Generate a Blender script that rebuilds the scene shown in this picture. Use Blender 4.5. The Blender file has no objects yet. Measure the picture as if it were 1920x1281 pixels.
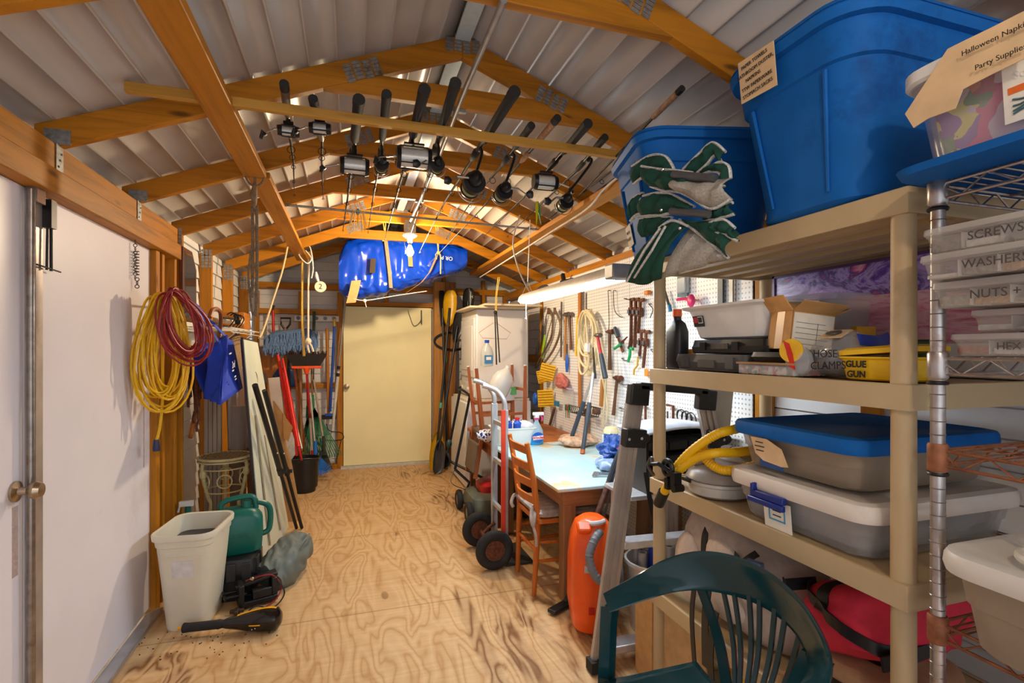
import bpy, bmesh, math, random
from mathutils import Vector, Matrix, Euler
random.seed(7)
sc = bpy.context.scene
COL = sc.collection
R = math.radians
# ---------------------------------------------------------------- camera, sky, exposure
EYE = 1.45
YAW = math.atan(305 / 960)
cam = bpy.data.objects.new('camera', bpy.data.cameras.new('camera'))
COL.objects.link(cam)
cam.data.sensor_width = 36
cam.data.lens = 18
cam.data.shift_y = 14.5 / 1920
cam.data.clip_start = .02
cam.location = (0, 0, EYE)
cam.rotation_euler = (R(90), 0, -YAW)
sc.camera = cam
sc.view_settings.view_transform = 'Standard'
sc.view_settings.look = 'None'
sc.view_settings.gamma = 1
sc.view_settings.exposure = 0.12
W = bpy.data.worlds.new('sky')
sc.world = W
W.use_nodes = True
W.node_tree.nodes['Background'].inputs[0].default_value = (.86, .92, 1, 1)   # bright overcast outside the open end
W.node_tree.nodes['Background'].inputs[1].default_value = 1.38
# the room's lamps: warm bulb on the ridge, shop light over the bench; plus an unseen bulb added as fill
BULB = Vector((.49, 4.40, 2.285))
BULB_GLOW, TUBE_GLOW, FILL_GLOW = 1750, 56, 420       # what the bulb, the shop light and the added fill bulb give off
# ---------------------------------------------------------------- helpers
SN, CS = math.sin(YAW), math.cos(YAW)
def ray(px, py):
    a = (px - 960) / 960
    return Vector((SN + a * CS, CS - a * SN, (655 - py) / 960))
def P(px, py, X=None, Y=None, Z=None):
    "the point of the place that a photo pixel shows, on the plane X, Y or Z"
    d = ray(px, py)
    s = X / d.x if X is not None else Y / d.y if Y is not None else (Z - EYE) / d.z
    return Vector((0, 0, EYE)) + d * s
def lin(c):
    return tuple((v / 255 / 12.92 if v / 255 <= .04045 else ((v / 255 + .055) / 1.055) ** 2.4) for v in c)
MATS = {}
def nt(m):
    m.use_nodes = True
    t = m.node_tree
    return t, t.nodes['Principled BSDF']
def nd(t, kind, **kw):
    n = t.nodes.new(kind)
    for k, v in kw.items():
        if k in n.inputs.keys():
            n.inputs[k].default_value = v
        else:
            setattr(n, k, v)
    return n
def ramp(t, stops, fac):
    r = t.nodes.new('ShaderNodeValToRGB')
    e = r.color_ramp.elements
    while len(e) < len(stops):
        e.new(.5)
    for q, (p, c) in zip(e, stops):
        q.position = p
        q.color = (*c, 1) if len(c) == 3 else c
    t.links.new(fac, r.inputs[0])
    return r.outputs[0]
def coords(t, scale=(1, 1, 1), rnd=True):
    tc = t.nodes.new('ShaderNodeTexCoord')
    mp = t.nodes.new('ShaderNodeMapping')
    mp.inputs['Scale'].default_value = scale
    t.links.new(tc.outputs['Object'], mp.inputs[0])
    if rnd:
        oi = t.nodes.new('ShaderNodeObjectInfo')
        mu = nd(t, 'ShaderNodeMath', operation='MULTIPLY')
        mu.inputs[1].default_value = 37
        t.links.new(oi.outputs['Random'], mu.inputs[0])
        t.links.new(mu.outputs[0], mp.inputs['Location'])
    return mp.outputs[0]
def mat(name, rgb, rough=.5, metal=0, var=.12, scale=25, bump=0, alpha=1, trans=0, ior=1.45, emit=0, dirt=None, dirt_lo=.55, spec=.5):
    if name in MATS:
        return MATS[name]
    m = bpy.data.materials.new(name); MATS[name] = m
    t, b = nt(m)
    c = lin(rgb)
    b.inputs['Roughness'].default_value = rough
    b.inputs['Metallic'].default_value = metal
    b.inputs['Specular IOR Level'].default_value = spec
    n = nd(t, 'ShaderNodeTexNoise', Scale=scale, Detail=4)
    t.links.new(coords(t), n.inputs['Vector'])
    lo = tuple(v * (1 - var) for v in c); hi = tuple(min(1, v * (1 + var)) for v in c)
    st = [(.3, lo), (.7, hi)]
    out = ramp(t, st, n.outputs[0])
    if dirt:
        n2 = nd(t, 'ShaderNodeTexNoise', Scale=scale * .35, Detail=6, Roughness=.7)
        t.links.new(coords(t), n2.inputs['Vector'])
        f = ramp(t, [(dirt_lo, (0, 0, 0)), (dirt_lo + .16, (1, 1, 1))], n2.outputs[0])
        mx = nd(t, 'ShaderNodeMix', data_type='RGBA')
        t.links.new(f, mx.inputs[0]); t.links.new(out, mx.inputs[6])
        mx.inputs[7].default_value = (*lin(dirt), 1)
        out = mx.outputs[2]
    t.links.new(out, b.inputs['Base Color'])
    if bump:
        bp = nd(t, 'ShaderNodeBump', Strength=bump, Distance=.004)
        t.links.new(n.outputs[0], bp.inputs['Height']); t.links.new(bp.outputs[0], b.inputs['Normal'])
    if alpha < 1:
        b.inputs['Alpha'].default_value = alpha
    if trans:
        b.inputs['Transmission Weight'].default_value = trans
        b.inputs['IOR'].default_value = ior
    if emit:
        b.inputs['Emission Color'].default_value = (*c, 1)
        b.inputs['Emission Strength'].default_value = emit
    return m
def wood(name, rgb, axis='Y', dark=.62, rough=.5, scale=1.0, knots=True):
    if name in MATS:
        return MATS[name]
    m = bpy.data.materials.new(name); MATS[name] = m
    t, b = nt(m)
    c = lin(rgb)
    s = [26 * scale] * 3
    s['XYZ'.index(axis)] = 1.6 * scale
    n = nd(t, 'ShaderNodeTexNoise', Scale=1, Detail=5, Roughness=.6, Distortion=.8)
    t.links.new(coords(t, s), n.inputs['Vector'])
    d = tuple(v * dark for v in c)
    out = ramp(t, [(.3, d), (.52, c), (.75, tuple(min(1, v * 1.12) for v in c))], n.outputs[0])
    if knots:
        s2 = [9.0] * 3
        s2['XYZ'.index(axis)] = 2.6
        v = nd(t, 'ShaderNodeTexVoronoi', Scale=1)
        t.links.new(coords(t, s2), v.inputs['Vector'])
        f = ramp(t, [(.07, (1, 1, 1)), (.14, (0, 0, 0))], v.outputs['Distance'])
        mx = nd(t, 'ShaderNodeMix', data_type='RGBA')
        t.links.new(f, mx.inputs[0]); t.links.new(out, mx.inputs[6])
        mx.inputs[7].default_value = (*(q * .3 for q in c), 1)
        out = mx.outputs[2]
    t.links.new(out, b.inputs['Base Color'])
    b.inputs['Roughness'].default_value = rough
    b.inputs['Specular IOR Level'].default_value = .3
    bp = nd(t, 'ShaderNodeBump', Strength=.15, Distance=.003)
    t.links.new(n.outputs[0], bp.inputs['Height']); t.links.new(bp.outputs[0], b.inputs['Normal'])
    return m
ZUP = Vector((0, 0, 1))
def V(*a):
    return Vector(a)
def basis(d, up=ZUP):
    d = d.normalized()
    x = d.cross(up)
    if x.length < 1e-4:
        x = d.cross(Vector((0, 1, 0)))
    x.normalize()
    return x, x.cross(d).normalized(), d
def rr(cx, cy, z, w, d, r, n=5):
    "rounded rectangle ring"
    r = min(r, w / 2 - 1e-4, d / 2 - 1e-4)
    out = []
    for sx, sy, a0 in ((1, 1, 0), (-1, 1, 90), (-1, -1, 180), (1, -1, 270)):
        for k in range(n):
            a = R(a0 + 90 * k / (n - 1))
            out.append(Vector((cx + sx * (w / 2 - r) + r * math.cos(a), cy + sy * (d / 2 - r) + r * math.sin(a), z)))
    return out
def circ(c, r, n=20, ax='Z', r2=None):
    r2 = r2 or r
    out = []
    for k in range(n):
        a = 2 * math.pi * k / n
        p, q = r * math.cos(a), r2 * math.sin(a)
        out.append(Vector(c) + (Vector((p, q, 0)) if ax == 'Z' else Vector((0, p, q)) if ax == 'X' else Vector((q, 0, p))))
    return out
def smooth_path(pts, n=6, closed=False):
    "Catmull-Rom through the points"
    pts = [Vector(p) for p in pts]
    m = len(pts)
    out = []
    for i in range(m if closed else m - 1):
        if closed:
            p0, p1, p2, p3 = (pts[(i + k) % m] for k in (-1, 0, 1, 2))
        else:
            p0, p1, p2, p3 = pts[max(i - 1, 0)], pts[i], pts[i + 1], pts[min(i + 2, m - 1)]
        for k in range(n):
            u = k / n
            out.append(.5 * (2 * p1 + (p2 - p0) * u + (2 * p0 - 5 * p1 + 4 * p2 - p3) * u * u + (3 * p1 - p0 - 3 * p2 + p3) * u ** 3))
    if not closed:
        out.append(pts[-1])
    return out
class MB:
    def __init__(s):
        s.bm = bmesh.new()
        s.mi = 0
    def face(s, vs):
        try:
            f = s.bm.faces.new(vs); f.material_index = s.mi
            return f
        except ValueError:
            pass
    def loft(s, rings, cap0=True, cap1=True, closed=True):
        rs = [[s.bm.verts.new(p) for p in r] for r in rings]
        n = len(rs[0])
        for a, b in zip(rs, rs[1:]):
            for i in range(n if closed else n - 1):
                j = (i + 1) % n
                s.face((a[i], a[j], b[j], b[i]))
        if closed and n > 2:
            if cap0: s.face(rs[0][::-1])
            if cap1: s.face(rs[-1])
        return s
    def box(s, c, size, rot=None, taper=1):
        x, y, z = (v / 2 for v in size)
        M = rot if isinstance(rot, Matrix) else Euler(rot).to_matrix() if rot else Matrix.Identity(3)
        c = Vector(c)
        lo = [c + M @ Vector(p) for p in ((-x, -y, -z), (x, -y, -z), (x, y, -z), (-x, y, -z))]
        hi = [c + M @ Vector(p) for p in ((-x * taper, -y * taper, z), (x * taper, -y * taper, z), (x * taper, y * taper, z), (-x * taper, y * taper, z))]
        return s.loft([lo, hi])
    def bx(s, x0, x1, y0, y1, z0, z1):
        return s.box(((x0 + x1) / 2, (y0 + y1) / 2, (z0 + z1) / 2), (abs(x1 - x0), abs(y1 - y0), abs(z1 - z0)))
    def beam(s, p0, p1, w, h, up=ZUP, w1=None, h1=None):
        p0, p1 = Vector(p0), Vector(p1)
        x, u, d = basis(p1 - p0, up)
        w1 = w1 or w; h1 = h1 or h
        return s.loft([[p + x * (a * ww / 2) + u * (b * hh / 2) for a, b in ((-1, -1), (1, -1), (1, 1), (-1, 1))] for p, ww, hh in ((p0, w, h), (p1, w1, h1))])
    def cyl(s, p0, p1, r0, r1=None, n=12, caps=True):
        p0, p1 = Vector(p0), Vector(p1)
        x, u, d = basis(p1 - p0)
        r1 = r0 if r1 is None else r1
        return s.loft([[p + (x * math.cos(2 * math.pi * k / n) + u * math.sin(2 * math.pi * k / n)) * r for k in range(n)] for p, r in ((p0, r0), (p1, r1))], caps, caps)
    def tube(s, pts, r, n=8, closed=False, flat=1):
        "round sweep; r may be a list; flat squashes one cross axis"
        pts = [Vector(p) for p in pts]
        m = len(pts)
        rl = r if isinstance(r, (list, tuple)) else [r] * m
        up = None
        rings = []
        for i, p in enumerate(pts):
            a = pts[(i - 1) % m] if closed or i else p
            b = pts[(i + 1) % m] if closed or i < m - 1 else p
            d = (b - a)
            d = d.normalized() if d.length > 1e-9 else Vector((0, 0, 1))
            if up is None:
                up = basis(d)[1]
            up = (up - d * up.dot(d))
            up = up.normalized() if up.length > 1e-6 else basis(d)[1]
            x = d.cross(up)
            rings.append([p + (x * math.cos(2 * math.pi * k / n) + up * (flat * math.sin(2 * math.pi * k / n))) * rl[i] for k in range(n)])
        if closed:
            rings.append(rings[0])
            rs = [[s.bm.verts.new(q) for q in g] for g in rings[:-1]]
            rs.append(rs[0])
            for a, b in zip(rs, rs[1:]):
                for i in range(n):
                    s.face((a[i], a[(i + 1) % n], b[(i + 1) % n], b[i]))
            return s
        return s.loft(rings)
    def ribbon(s, pts, wd, th=.002):
        "flat strap; wd = width vector or a list of them"
        pts = [Vector(p) for p in pts]
        m = len(pts)
        ws = wd if isinstance(wd, list) else [Vector(wd)] * m
        rings = []
        for i, p in enumerate(pts):
            d = (pts[min(i + 1, m - 1)] - pts[max(i - 1, 0)]).normalized()
            nn = d.cross(ws[i]).normalized() * th / 2
            h = Vector(ws[i]) / 2
            rings.append([p - h - nn, p + h - nn, p + h + nn, p - h + nn])
        return s.loft(rings)
    def sph(s, c, r, n=14, m=None):
        r = Vector((r, r, r)) if isinstance(r, (int, float)) else Vector(r)
        c = Vector(c)
        m = m or max(6, n // 2)
        rings = []
        for i in range(m + 1):
            t = math.pi * min(max(i / m, .004), .996)
            rings.append([c + Vector((r.x * math.sin(t) * math.cos(2 * math.pi * k / n), r.y * math.sin(t) * math.sin(2 * math.pi * k / n), -r.z * math.cos(t))) for k in range(n)])
        return s.loft(rings)
    def lathe(s, prof, c=(0, 0, 0), n=20, ax=ZUP, cap0=True, cap1=True):
        c = Vector(c)
        x, u, d = basis(Vector(ax))
        return s.loft([[c + d * z + (x * math.cos(2 * math.pi * k / n) + u * math.sin(2 * math.pi * k / n)) * max(r, 1e-4) for k in range(n)] for r, z in prof], cap0, cap1)
    def prism(s, poly, vec):
        poly = [Vector(p) for p in poly]
        return s.loft([poly, [p + Vector(vec) for p in poly]])
    def grid(s, fn, nu, nv):
        vs = [[s.bm.verts.new(fn(i / nu, j / nv)) for j in range(nv + 1)] for i in range(nu + 1)]
        for i in range(nu):
            for j in range(nv):
                s.face((vs[i][j], vs[i + 1][j], vs[i + 1][j + 1], vs[i][j + 1]))
        return s
    def torus(s, c, r, r2, ax='Z', n=24, k=8, ry=None):
        return s.tube(circ(c, r, n, ax, ry), r2, k, closed=True)
    def build(s, name, m, parent=None, flat=False, bev=0, solid=0, sub=0, local=False, off=0):
        bmesh.ops.recalc_face_normals(s.bm, faces=s.bm.faces)
        me = bpy.data.meshes.new(name)
        if parent is not None and not local:
            q = parent; M = Matrix.Identity(4)
            while q is not None:
                M = q.matrix_basis @ M; q = q.parent
            s.bm.transform(M.inverted())
        loc = None
        if parent is None:
            co = [v.co for v in s.bm.verts]
            loc = Vector(((min(c.x for c in co) + max(c.x for c in co)) / 2, (min(c.y for c in co) + max(c.y for c in co)) / 2, min(c.z for c in co)))
            s.bm.transform(Matrix.Translation(-loc))
        s.bm.to_mesh(me); s.bm.free()
        for q in (m if isinstance(m, (list, tuple)) else [m]):
            me.materials.append(q)
        for p in me.polygons:
            p.use_smooth = not flat
        me.set_sharp_from_angle(angle=R(38))
        o = bpy.data.objects.new(name, me)
        COL.objects.link(o)
        if loc: o.location = loc
        if parent is not None: o.parent = parent
        if solid:
            md = o.modifiers.new('thickness', 'SOLIDIFY'); md.thickness = solid; md.offset = off
        if bev:
            md = o.modifiers.new('edges', 'BEVEL'); md.width = bev; md.segments = 2; md.limit_method = 'ANGLE'; md.angle_limit = R(40)
        if sub:
            md = o.modifiers.new('smooth', 'SUBSURF'); md.levels = sub; md.render_levels = sub
        return o
def tag(o, label, cat, group=None):
    o['label'] = label; o['category'] = cat
    if group: o['group'] = group
    return o
def thing(name, loc, label, cat, group=None, rz=0):
    o = bpy.data.objects.new(name, None)
    o.empty_display_size = .05
    COL.objects.link(o)
    o.location = loc; o.rotation_euler = (0, 0, rz)
    return tag(o, label, cat, group)
def struct(o):
    o['kind'] = 'structure'
    return o
def kids(o):
    return [c for c in bpy.data.objects if c.parent == o]
def dup(root, loc=None, rz=None, label=None, group=None):
    def cp(o, par):
        c = o.copy(); COL.objects.link(c)
        if par: c.parent = par
        for k in kids(o): cp(k, c)
        return c
    src = list(bpy.data.objects)
    r = cp(root, None)
    if loc is not None: r.location = loc
    if rz is not None: r.rotation_euler = (0, 0, rz)
    if label: r['label'] = label
    if group: r['group'] = group
    return r
def txt(s, size, o, xd, yd, m, parent=None, name='lettering', lift=.0015, align='CENTER', bold=0):
    "lettering: centre o, reading direction xd, upward direction yd"
    cu = bpy.data.curves.new('t', 'FONT')
    cu.body = s; cu.size = size; cu.align_x = align; cu.align_y = 'CENTER'; cu.offset = bold; cu.resolution_u = 3; cu.extrude = .0004
    t = bpy.data.objects.new('t', cu); COL.objects.link(t)
    dg = bpy.context.evaluated_depsgraph_get()
    me = bpy.data.meshes.new_from_object(t.evaluated_get(dg))
    bpy.data.objects.remove(t); bpy.data.curves.remove(cu)
    xd = Vector(xd).normalized(); yd = Vector(yd); yd = (yd - xd * yd.dot(xd)).normalized(); zd = xd.cross(yd)
    M = Matrix(((xd.x, yd.x, zd.x), (xd.y, yd.y, zd.y), (xd.z, yd.z, zd.z))).to_4x4()
    M.translation = Vector(o) + zd * lift
    if parent is not None:
        q = parent; B = Matrix.Identity(4)
        while q is not None:
            B = q.matrix_basis @ B; q = q.parent
        M = B.inverted() @ M
    me.transform(M)
    me.materials.clear(); me.materials.append(m)
    ob = bpy.data.objects.new(name, me); COL.objects.link(ob)
    if parent is not None: ob.parent = parent
    return ob
# ---------------------------------------------------------------- shared materials
PINE = (184, 118, 20)
wx = wood('pine_along_x', PINE, 'X'); wy = wood('pine_along_y', PINE, 'Y'); wz = wood('pine_along_z', PINE, 'Z')
galv = mat('galvanised', (150, 152, 152), .45, .7, .25, 60, dirt=(95, 95, 95))
alu = mat('aluminium', (196, 196, 198), .38, .75, .12, 12)
chrome = mat('chrome', (205, 205, 210), .18, 1, .08, 30)
steel = mat('dark_steel', (92, 90, 88), .4, .8, .2, 60)
black = mat('black_plastic', (24, 24, 26), .42, 0, .25, 40)
blackm = mat('black_metal', (30, 30, 32), .35, .4, .25, 40)
blackr = mat('black_rubber', (32, 31, 31), .75, 0, .25, 60)
rust = mat('rusty_iron', (112, 66, 44), .75, .35, .35, 60, bump=.4, dirt=(70, 48, 38))
white = mat('white_plastic', (232, 232, 228), .4, 0, .04, 12)
rope = mat('rope', (206, 182, 138), .9, 0, .25, 120, bump=.6)
ropeg = mat('grey_rope', (122, 104, 82), .9, 0, .35, 120, bump=.6)
ink = mat('ink', (28, 26, 30), .7, 0, .05, 20)
paper = mat('paper', (236, 230, 214), .8, 0, .06, 30)
tan = mat('tan_paper', (222, 190, 146), .85, 0, .1, 18)
card = mat('cardboard', (206, 158, 98), .85, 0, .1, 22)
yellowp = mat('yellow_plastic', (242, 196, 16), .42, 0, .08, 20)
redp = mat('red_plastic', (214, 34, 30), .4, 0, .1, 20)
bluep = mat('blue_plastic', (24, 98, 176), .55, 0, .08, 9, dirt=(20, 66, 130), dirt_lo=.6, spec=.1)
clearp = mat('clear_plastic', (214, 218, 222), .22, 0, .05, 12, alpha=.42)
glassy = mat('clear_film', (226, 228, 232), .15, 0, .05, 12, alpha=.3)
# ================================================================ the shed itself
XL, XR, YB, Y0 = -1.015, 1.99, 6.60, -1.25        # stud faces, back wall, open end
RX = .485                                         # ridge
def roofz(x):                                     # top of the rafters
    return 2.865 - .39 * abs(x - RX)
def floor_mat():
    m = bpy.data.materials.new('plywood_floor'); t, b = nt(m)
    n = nd(t, 'ShaderNodeTexNoise', Scale=1, Detail=2.0, Roughness=.4, Distortion=.5)
    t.links.new(coords(t, (6.0, 1.35, 1), False), n.inputs['Vector'])
    mu = nd(t, 'ShaderNodeMath', operation='MULTIPLY'); mu.inputs[1].default_value = 19
    t.links.new(n.outputs[0], mu.inputs[0])
    fr = nd(t, 'ShaderNodeMath', operation='PINGPONG'); fr.inputs[1].default_value = 1
    t.links.new(mu.outputs[0], fr.inputs[0])
    out = ramp(t, [(0, lin((198, 152, 100))), (.3, lin((214, 174, 124))), (1, lin((224, 188, 140)))], fr.outputs[0])
    f2 = nd(t, 'ShaderNodeTexNoise', Scale=1, Detail=5, Roughness=.6)
    t.links.new(coords(t, (3, 34, 1), False), f2.inputs['Vector'])
    mx = nd(t, 'ShaderNodeMix', data_type='RGBA', blend_type='MULTIPLY'); mx.inputs[0].default_value = .6
    t.links.new(out, mx.inputs[6]); t.links.new(ramp(t, [(.3, (.78, .72, .66)), (.65, (1, 1, 1))], f2.outputs[0]), mx.inputs[7])
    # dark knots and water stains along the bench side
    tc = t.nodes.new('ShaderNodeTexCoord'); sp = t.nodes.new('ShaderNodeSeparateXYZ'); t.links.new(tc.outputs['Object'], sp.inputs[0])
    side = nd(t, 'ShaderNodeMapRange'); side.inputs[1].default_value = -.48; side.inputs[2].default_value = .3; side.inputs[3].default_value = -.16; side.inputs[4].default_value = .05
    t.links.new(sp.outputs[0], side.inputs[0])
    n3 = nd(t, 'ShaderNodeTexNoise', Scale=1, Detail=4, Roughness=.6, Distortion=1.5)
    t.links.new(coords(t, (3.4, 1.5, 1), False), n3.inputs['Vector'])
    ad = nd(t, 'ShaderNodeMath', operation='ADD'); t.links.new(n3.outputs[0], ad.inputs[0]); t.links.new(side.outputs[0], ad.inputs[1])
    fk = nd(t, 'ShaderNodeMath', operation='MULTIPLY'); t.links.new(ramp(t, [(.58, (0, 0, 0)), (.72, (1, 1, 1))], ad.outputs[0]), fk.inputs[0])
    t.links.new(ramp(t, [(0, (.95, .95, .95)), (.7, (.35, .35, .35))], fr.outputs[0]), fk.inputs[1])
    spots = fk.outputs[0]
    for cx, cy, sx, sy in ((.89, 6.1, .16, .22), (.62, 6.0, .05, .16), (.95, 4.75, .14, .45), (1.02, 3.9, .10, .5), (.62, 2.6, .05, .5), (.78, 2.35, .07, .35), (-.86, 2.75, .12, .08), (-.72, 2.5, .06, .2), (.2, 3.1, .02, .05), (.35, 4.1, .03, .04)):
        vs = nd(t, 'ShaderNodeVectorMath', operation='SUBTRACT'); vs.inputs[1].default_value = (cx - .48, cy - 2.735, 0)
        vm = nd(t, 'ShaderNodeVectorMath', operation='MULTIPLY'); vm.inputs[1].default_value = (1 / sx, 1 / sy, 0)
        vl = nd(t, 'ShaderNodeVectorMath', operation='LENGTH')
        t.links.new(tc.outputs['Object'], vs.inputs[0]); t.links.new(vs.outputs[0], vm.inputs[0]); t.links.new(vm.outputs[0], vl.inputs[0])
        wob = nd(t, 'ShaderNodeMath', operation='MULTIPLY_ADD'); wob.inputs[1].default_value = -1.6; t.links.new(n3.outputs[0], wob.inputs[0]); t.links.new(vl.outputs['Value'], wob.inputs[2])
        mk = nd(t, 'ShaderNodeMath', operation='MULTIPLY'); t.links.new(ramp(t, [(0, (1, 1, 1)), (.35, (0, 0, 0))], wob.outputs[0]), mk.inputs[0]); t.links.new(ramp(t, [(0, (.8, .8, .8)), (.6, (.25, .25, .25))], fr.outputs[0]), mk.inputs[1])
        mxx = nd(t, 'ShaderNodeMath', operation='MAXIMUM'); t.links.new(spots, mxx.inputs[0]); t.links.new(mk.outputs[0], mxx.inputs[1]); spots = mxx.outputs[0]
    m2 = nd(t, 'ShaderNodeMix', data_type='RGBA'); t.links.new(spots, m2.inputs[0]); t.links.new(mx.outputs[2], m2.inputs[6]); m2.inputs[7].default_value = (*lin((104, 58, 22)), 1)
    # panel seams
    y = nd(t, 'ShaderNodeMath', operation='PINGPONG'); y.inputs[1].default_value = .61
    ya = nd(t, 'ShaderNodeMath', operation='ADD'); ya.inputs[1].default_value = 1.025
    t.links.new(sp.outputs[1], ya.inputs[0]); t.links.new(ya.outputs[0], y.inputs[0])
    m3 = nd(t, 'ShaderNodeMix', data_type='RGBA', blend_type='MULTIPLY')
    t.links.new(ramp(t, [(.002, (.7, .7, .7)), (.006, (0, 0, 0))], y.outputs[0]), m3.inputs[0]); t.links.new(m2.outputs[2], m3.inputs[6]); m3.inputs[7].default_value = (.35, .28, .2, 1)
    t.links.new(m3.outputs[2], b.inputs['Base Color'])
    b.inputs['Roughness'].default_value = .48; b.inputs['Specular IOR Level'].default_value = .35
    bp = nd(t, 'ShaderNodeBump', Strength=.08, Distance=.003); t.links.new(fr.outputs[0], bp.inputs['Height']); t.links.new(bp.outputs[0], b.inputs['Normal'])
    return m
struct(MB().bx(-1.16, 2.12, Y0, YB + .12, -.04, 0).build('floor', floor_mat()))
roofm = mat('roof_sheet', (196, 190, 184), .32, .1, .05, 3)
sid = mat('white_siding', (226, 226, 226), .5, 0, .05, 8, dirt=(196, 196, 196), dirt_lo=.6)
def roof():
    pts = []
    w = .108
    def pan(x0, x1, dirn):
        # flat lapped sheet, its low edge hangs a little and folds back under the next
        z = lambda x: roofz(x) + .014
        return [(x0, z(x0)), (x1 - dirn * .012, z(x1 - dirn * .012) - .002), (x1 - dirn * .009, z(x1) - .007), (x1 - dirn * .001, z(x1) - .007)]
    right = []
    x = RX
    while x < 2.14:
        right += pan(x, x + w, 1); x += w
    left = []
    x = RX
    while x > -1.19:
        left += pan(x, x - w, -1); x -= w
    prof = left[::-1] + right
    m = MB()
    m.loft([[V(px, y, pz) for px, pz in prof] for y in (Y0 - .3, YB + .15)], closed=False)
    struct(m.build('ceiling', roofm, flat=True, solid=.01, off=1))
roof()
struct(MB().bx(RX - .035, RX + .035, Y0, YB + .05, 2.838, 2.85).build('trim_8', mat('ridge_strip', (206, 226, 236), .3, .2, .05, 30)))  # silver ridge strip, coloured pale blue to suggest daylight leaking under the cap
# ---- siding walls: lapped boards 105 mm high
def siding(name, p0, p1, z0, ztop, out):
    "boards from p0 to p1 (xy); out = outward normal; ztop may be a function of t"
    p0, p1, out = V(*p0, 0), V(*p1, 0), V(*out, 0)
    m = MB()
    n = 26
    ts = [i / n for i in range(n + 1)]
    z = z0
    while z < 3:
        z1 = z + .105
        rings = [[] for _ in range(5)]
        for t in ts:
            zt = ztop(t) if callable(ztop) else ztop
            q = p0.lerp(p1, t)
            for rg, (dz, dd) in zip(rings, ((0, .0), (.097, .010), (.0975, .022), (.1045, .022), (.105, 0))):
                rg.append(q + out * dd + ZUP * min(z + dz, zt))
        if max(v.z for v in rings[4]) - min(v.z for v in rings[0]) > .001:
            m.loft(rings, closed=False)
        z = z1
    return struct(m.build(name, sid, flat=True))
siding('wall_left', (-1.10, 3.32), (-1.10, YB + .08), 0, roofz(-1.1) + .02, (-1, 0))
siding('wall_right', (2.075, Y0), (2.075, YB + .08), 0, roofz(2.075) + .02, (1, 0))
siding('wall_back', (-1.10, YB + .075), (2.08, YB + .075), 0, lambda t: roofz(-1.1 + 3.18 * t) + .02, (0, 1))
struct(MB().bx(-1.14, -1.10, Y0, 3.34, 2.0, roofz(-1.1) + .02).build('wall_front', sid))
# ---- doors in the near side wall
doorm = mat('door_skin', (238, 234, 242), .42, 0, .03, 2.5, dirt=(214, 208, 210), dirt_lo=.62)
rusts = mat('rust_stain', (198, 160, 128), .7, 0, .25, 30, alpha=.45)
d1 = struct(MB().bx(-1.09, -1.045, Y0, 2.149, .02, 2.0).build('door_1', doorm, bev=.004))
d2 = struct(MB().bx(-1.09, -1.045, 2.225, 3.285, .03, 2.0).build('door_2', doorm, bev=.004))
st = mat('brushed_nickel', (176, 158, 134), .3, .95, .1, 40)
kp = P(30, 922, X=-1.04)
m = MB().lathe([(.034, 0), (.034, .008), (.014, .014), (.012, .035), (.024, .045), (.029, .06), (.022, .074), (.005, .077)], (-1.045, kp.y, kp.z), 20, V(1, 0, 0))
m.build('door_knob', st, d1)
MB().bx(-1.0455, -1.0445, kp.y - .012, kp.y + .02, kp.z - .28, kp.z - .05).build('rust_streak', rusts, d1)
MB().bx(-1.0455, -1.0445, 3.19, 3.205, .82, 1.22).build('rust_streak', rusts, d2)
# aluminium astragal with the long cane bolt and its orange housing
m = MB().bx(-1.05, -1.03, 2.15, 2.225, .02, 2.0)
m.build('edge_strip', mat('old_aluminium', (190, 180, 172), .38, .6, .2, 8, dirt=(150, 120, 95), dirt_lo=.58), d2, bev=.003)
m = MB().cyl((-1.022, 2.135, .03), (-1.022, 2.135, 1.99), .012)
m.box((-1.02, 2.16, 1.98), (.03, .05, .06))
m.build('bolt_rod', mat('tarnished_rod', (150, 140, 130), .3, .8, .25, 25, dirt=(120, 84, 60)), d2)
m = MB().box((-1.018, 2.235, 1.93), (.03, .035, .10)).cyl((-1.018, 2.225, 1.89), (-1.018, 2.22, 1.73), .004).cyl((-1.018, 2.248, 1.89), (-1.018, 2.248, 1.73), .005)
m.build('latch', blackm, d2)
MB().cyl((-1.018, 2.16, 1.74), (-1.018, 2.31, 1.735), .003).build('latch_pin', blackm, d2)
struct(MB().bx(-1.05, -.985, Y0, 3.30, 0, .018).build('trim_1', alu, bev=.004))           # door sill
struct(MB().bx(-1.07, -1.052, Y0, 3.32, 1.985, 2.02).build('trim_2', mat('weather_strip', (70, 58, 48), .7)))
# ---- header over the doors (two stacked boards) and the studs
hdr = mat('x', (1, 1, 1)) if False else wy
struct(MB().bx(-1.075, -.985, Y0, 3.62, 2.0, 2.088).build('trim_3', wy, bev=.004))
struct(MB().bx(-1.095, -1.005, Y0, 3.62, 2.09, 2.19).build('trim_4', wy, bev=.004))
def stud(n, x0, x1, y0, y1, z0, z1, mm=None):
    return struct(MB().bx(x0, x1, y0, y1, z0, z1).build('trim_%d' % n, mm or wz, bev=.003))
stud(10, -1.1, XL, 3.285, 3.345, 0, 2.0); stud(11, -1.09, -1.02, 3.40, 3.44, 0, 2.0); stud(12, -1.1, XL, 3.60, 3.64, 0, 2.17)
TY = [.805, 1.545, 2.28, 3.02, 3.76, 4.50, 5.24, 5.98]
for i, y in enumerate(TY[4:]):
    stud(20 + i, -1.1, XL, y - .019, y + .019, 0, 2.19)
for i, y in enumerate(TY):
    stud(30 + i, XR, 2.075, y - .019, y + .019, 0, 2.1)
stud(40, 1.985, 2.075, 2.09, 2.13, 0, 2.17)
stud(41, XR, 2.07, Y0, YB, 2.1, 2.19, wy)                         # plate on the bench side
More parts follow.
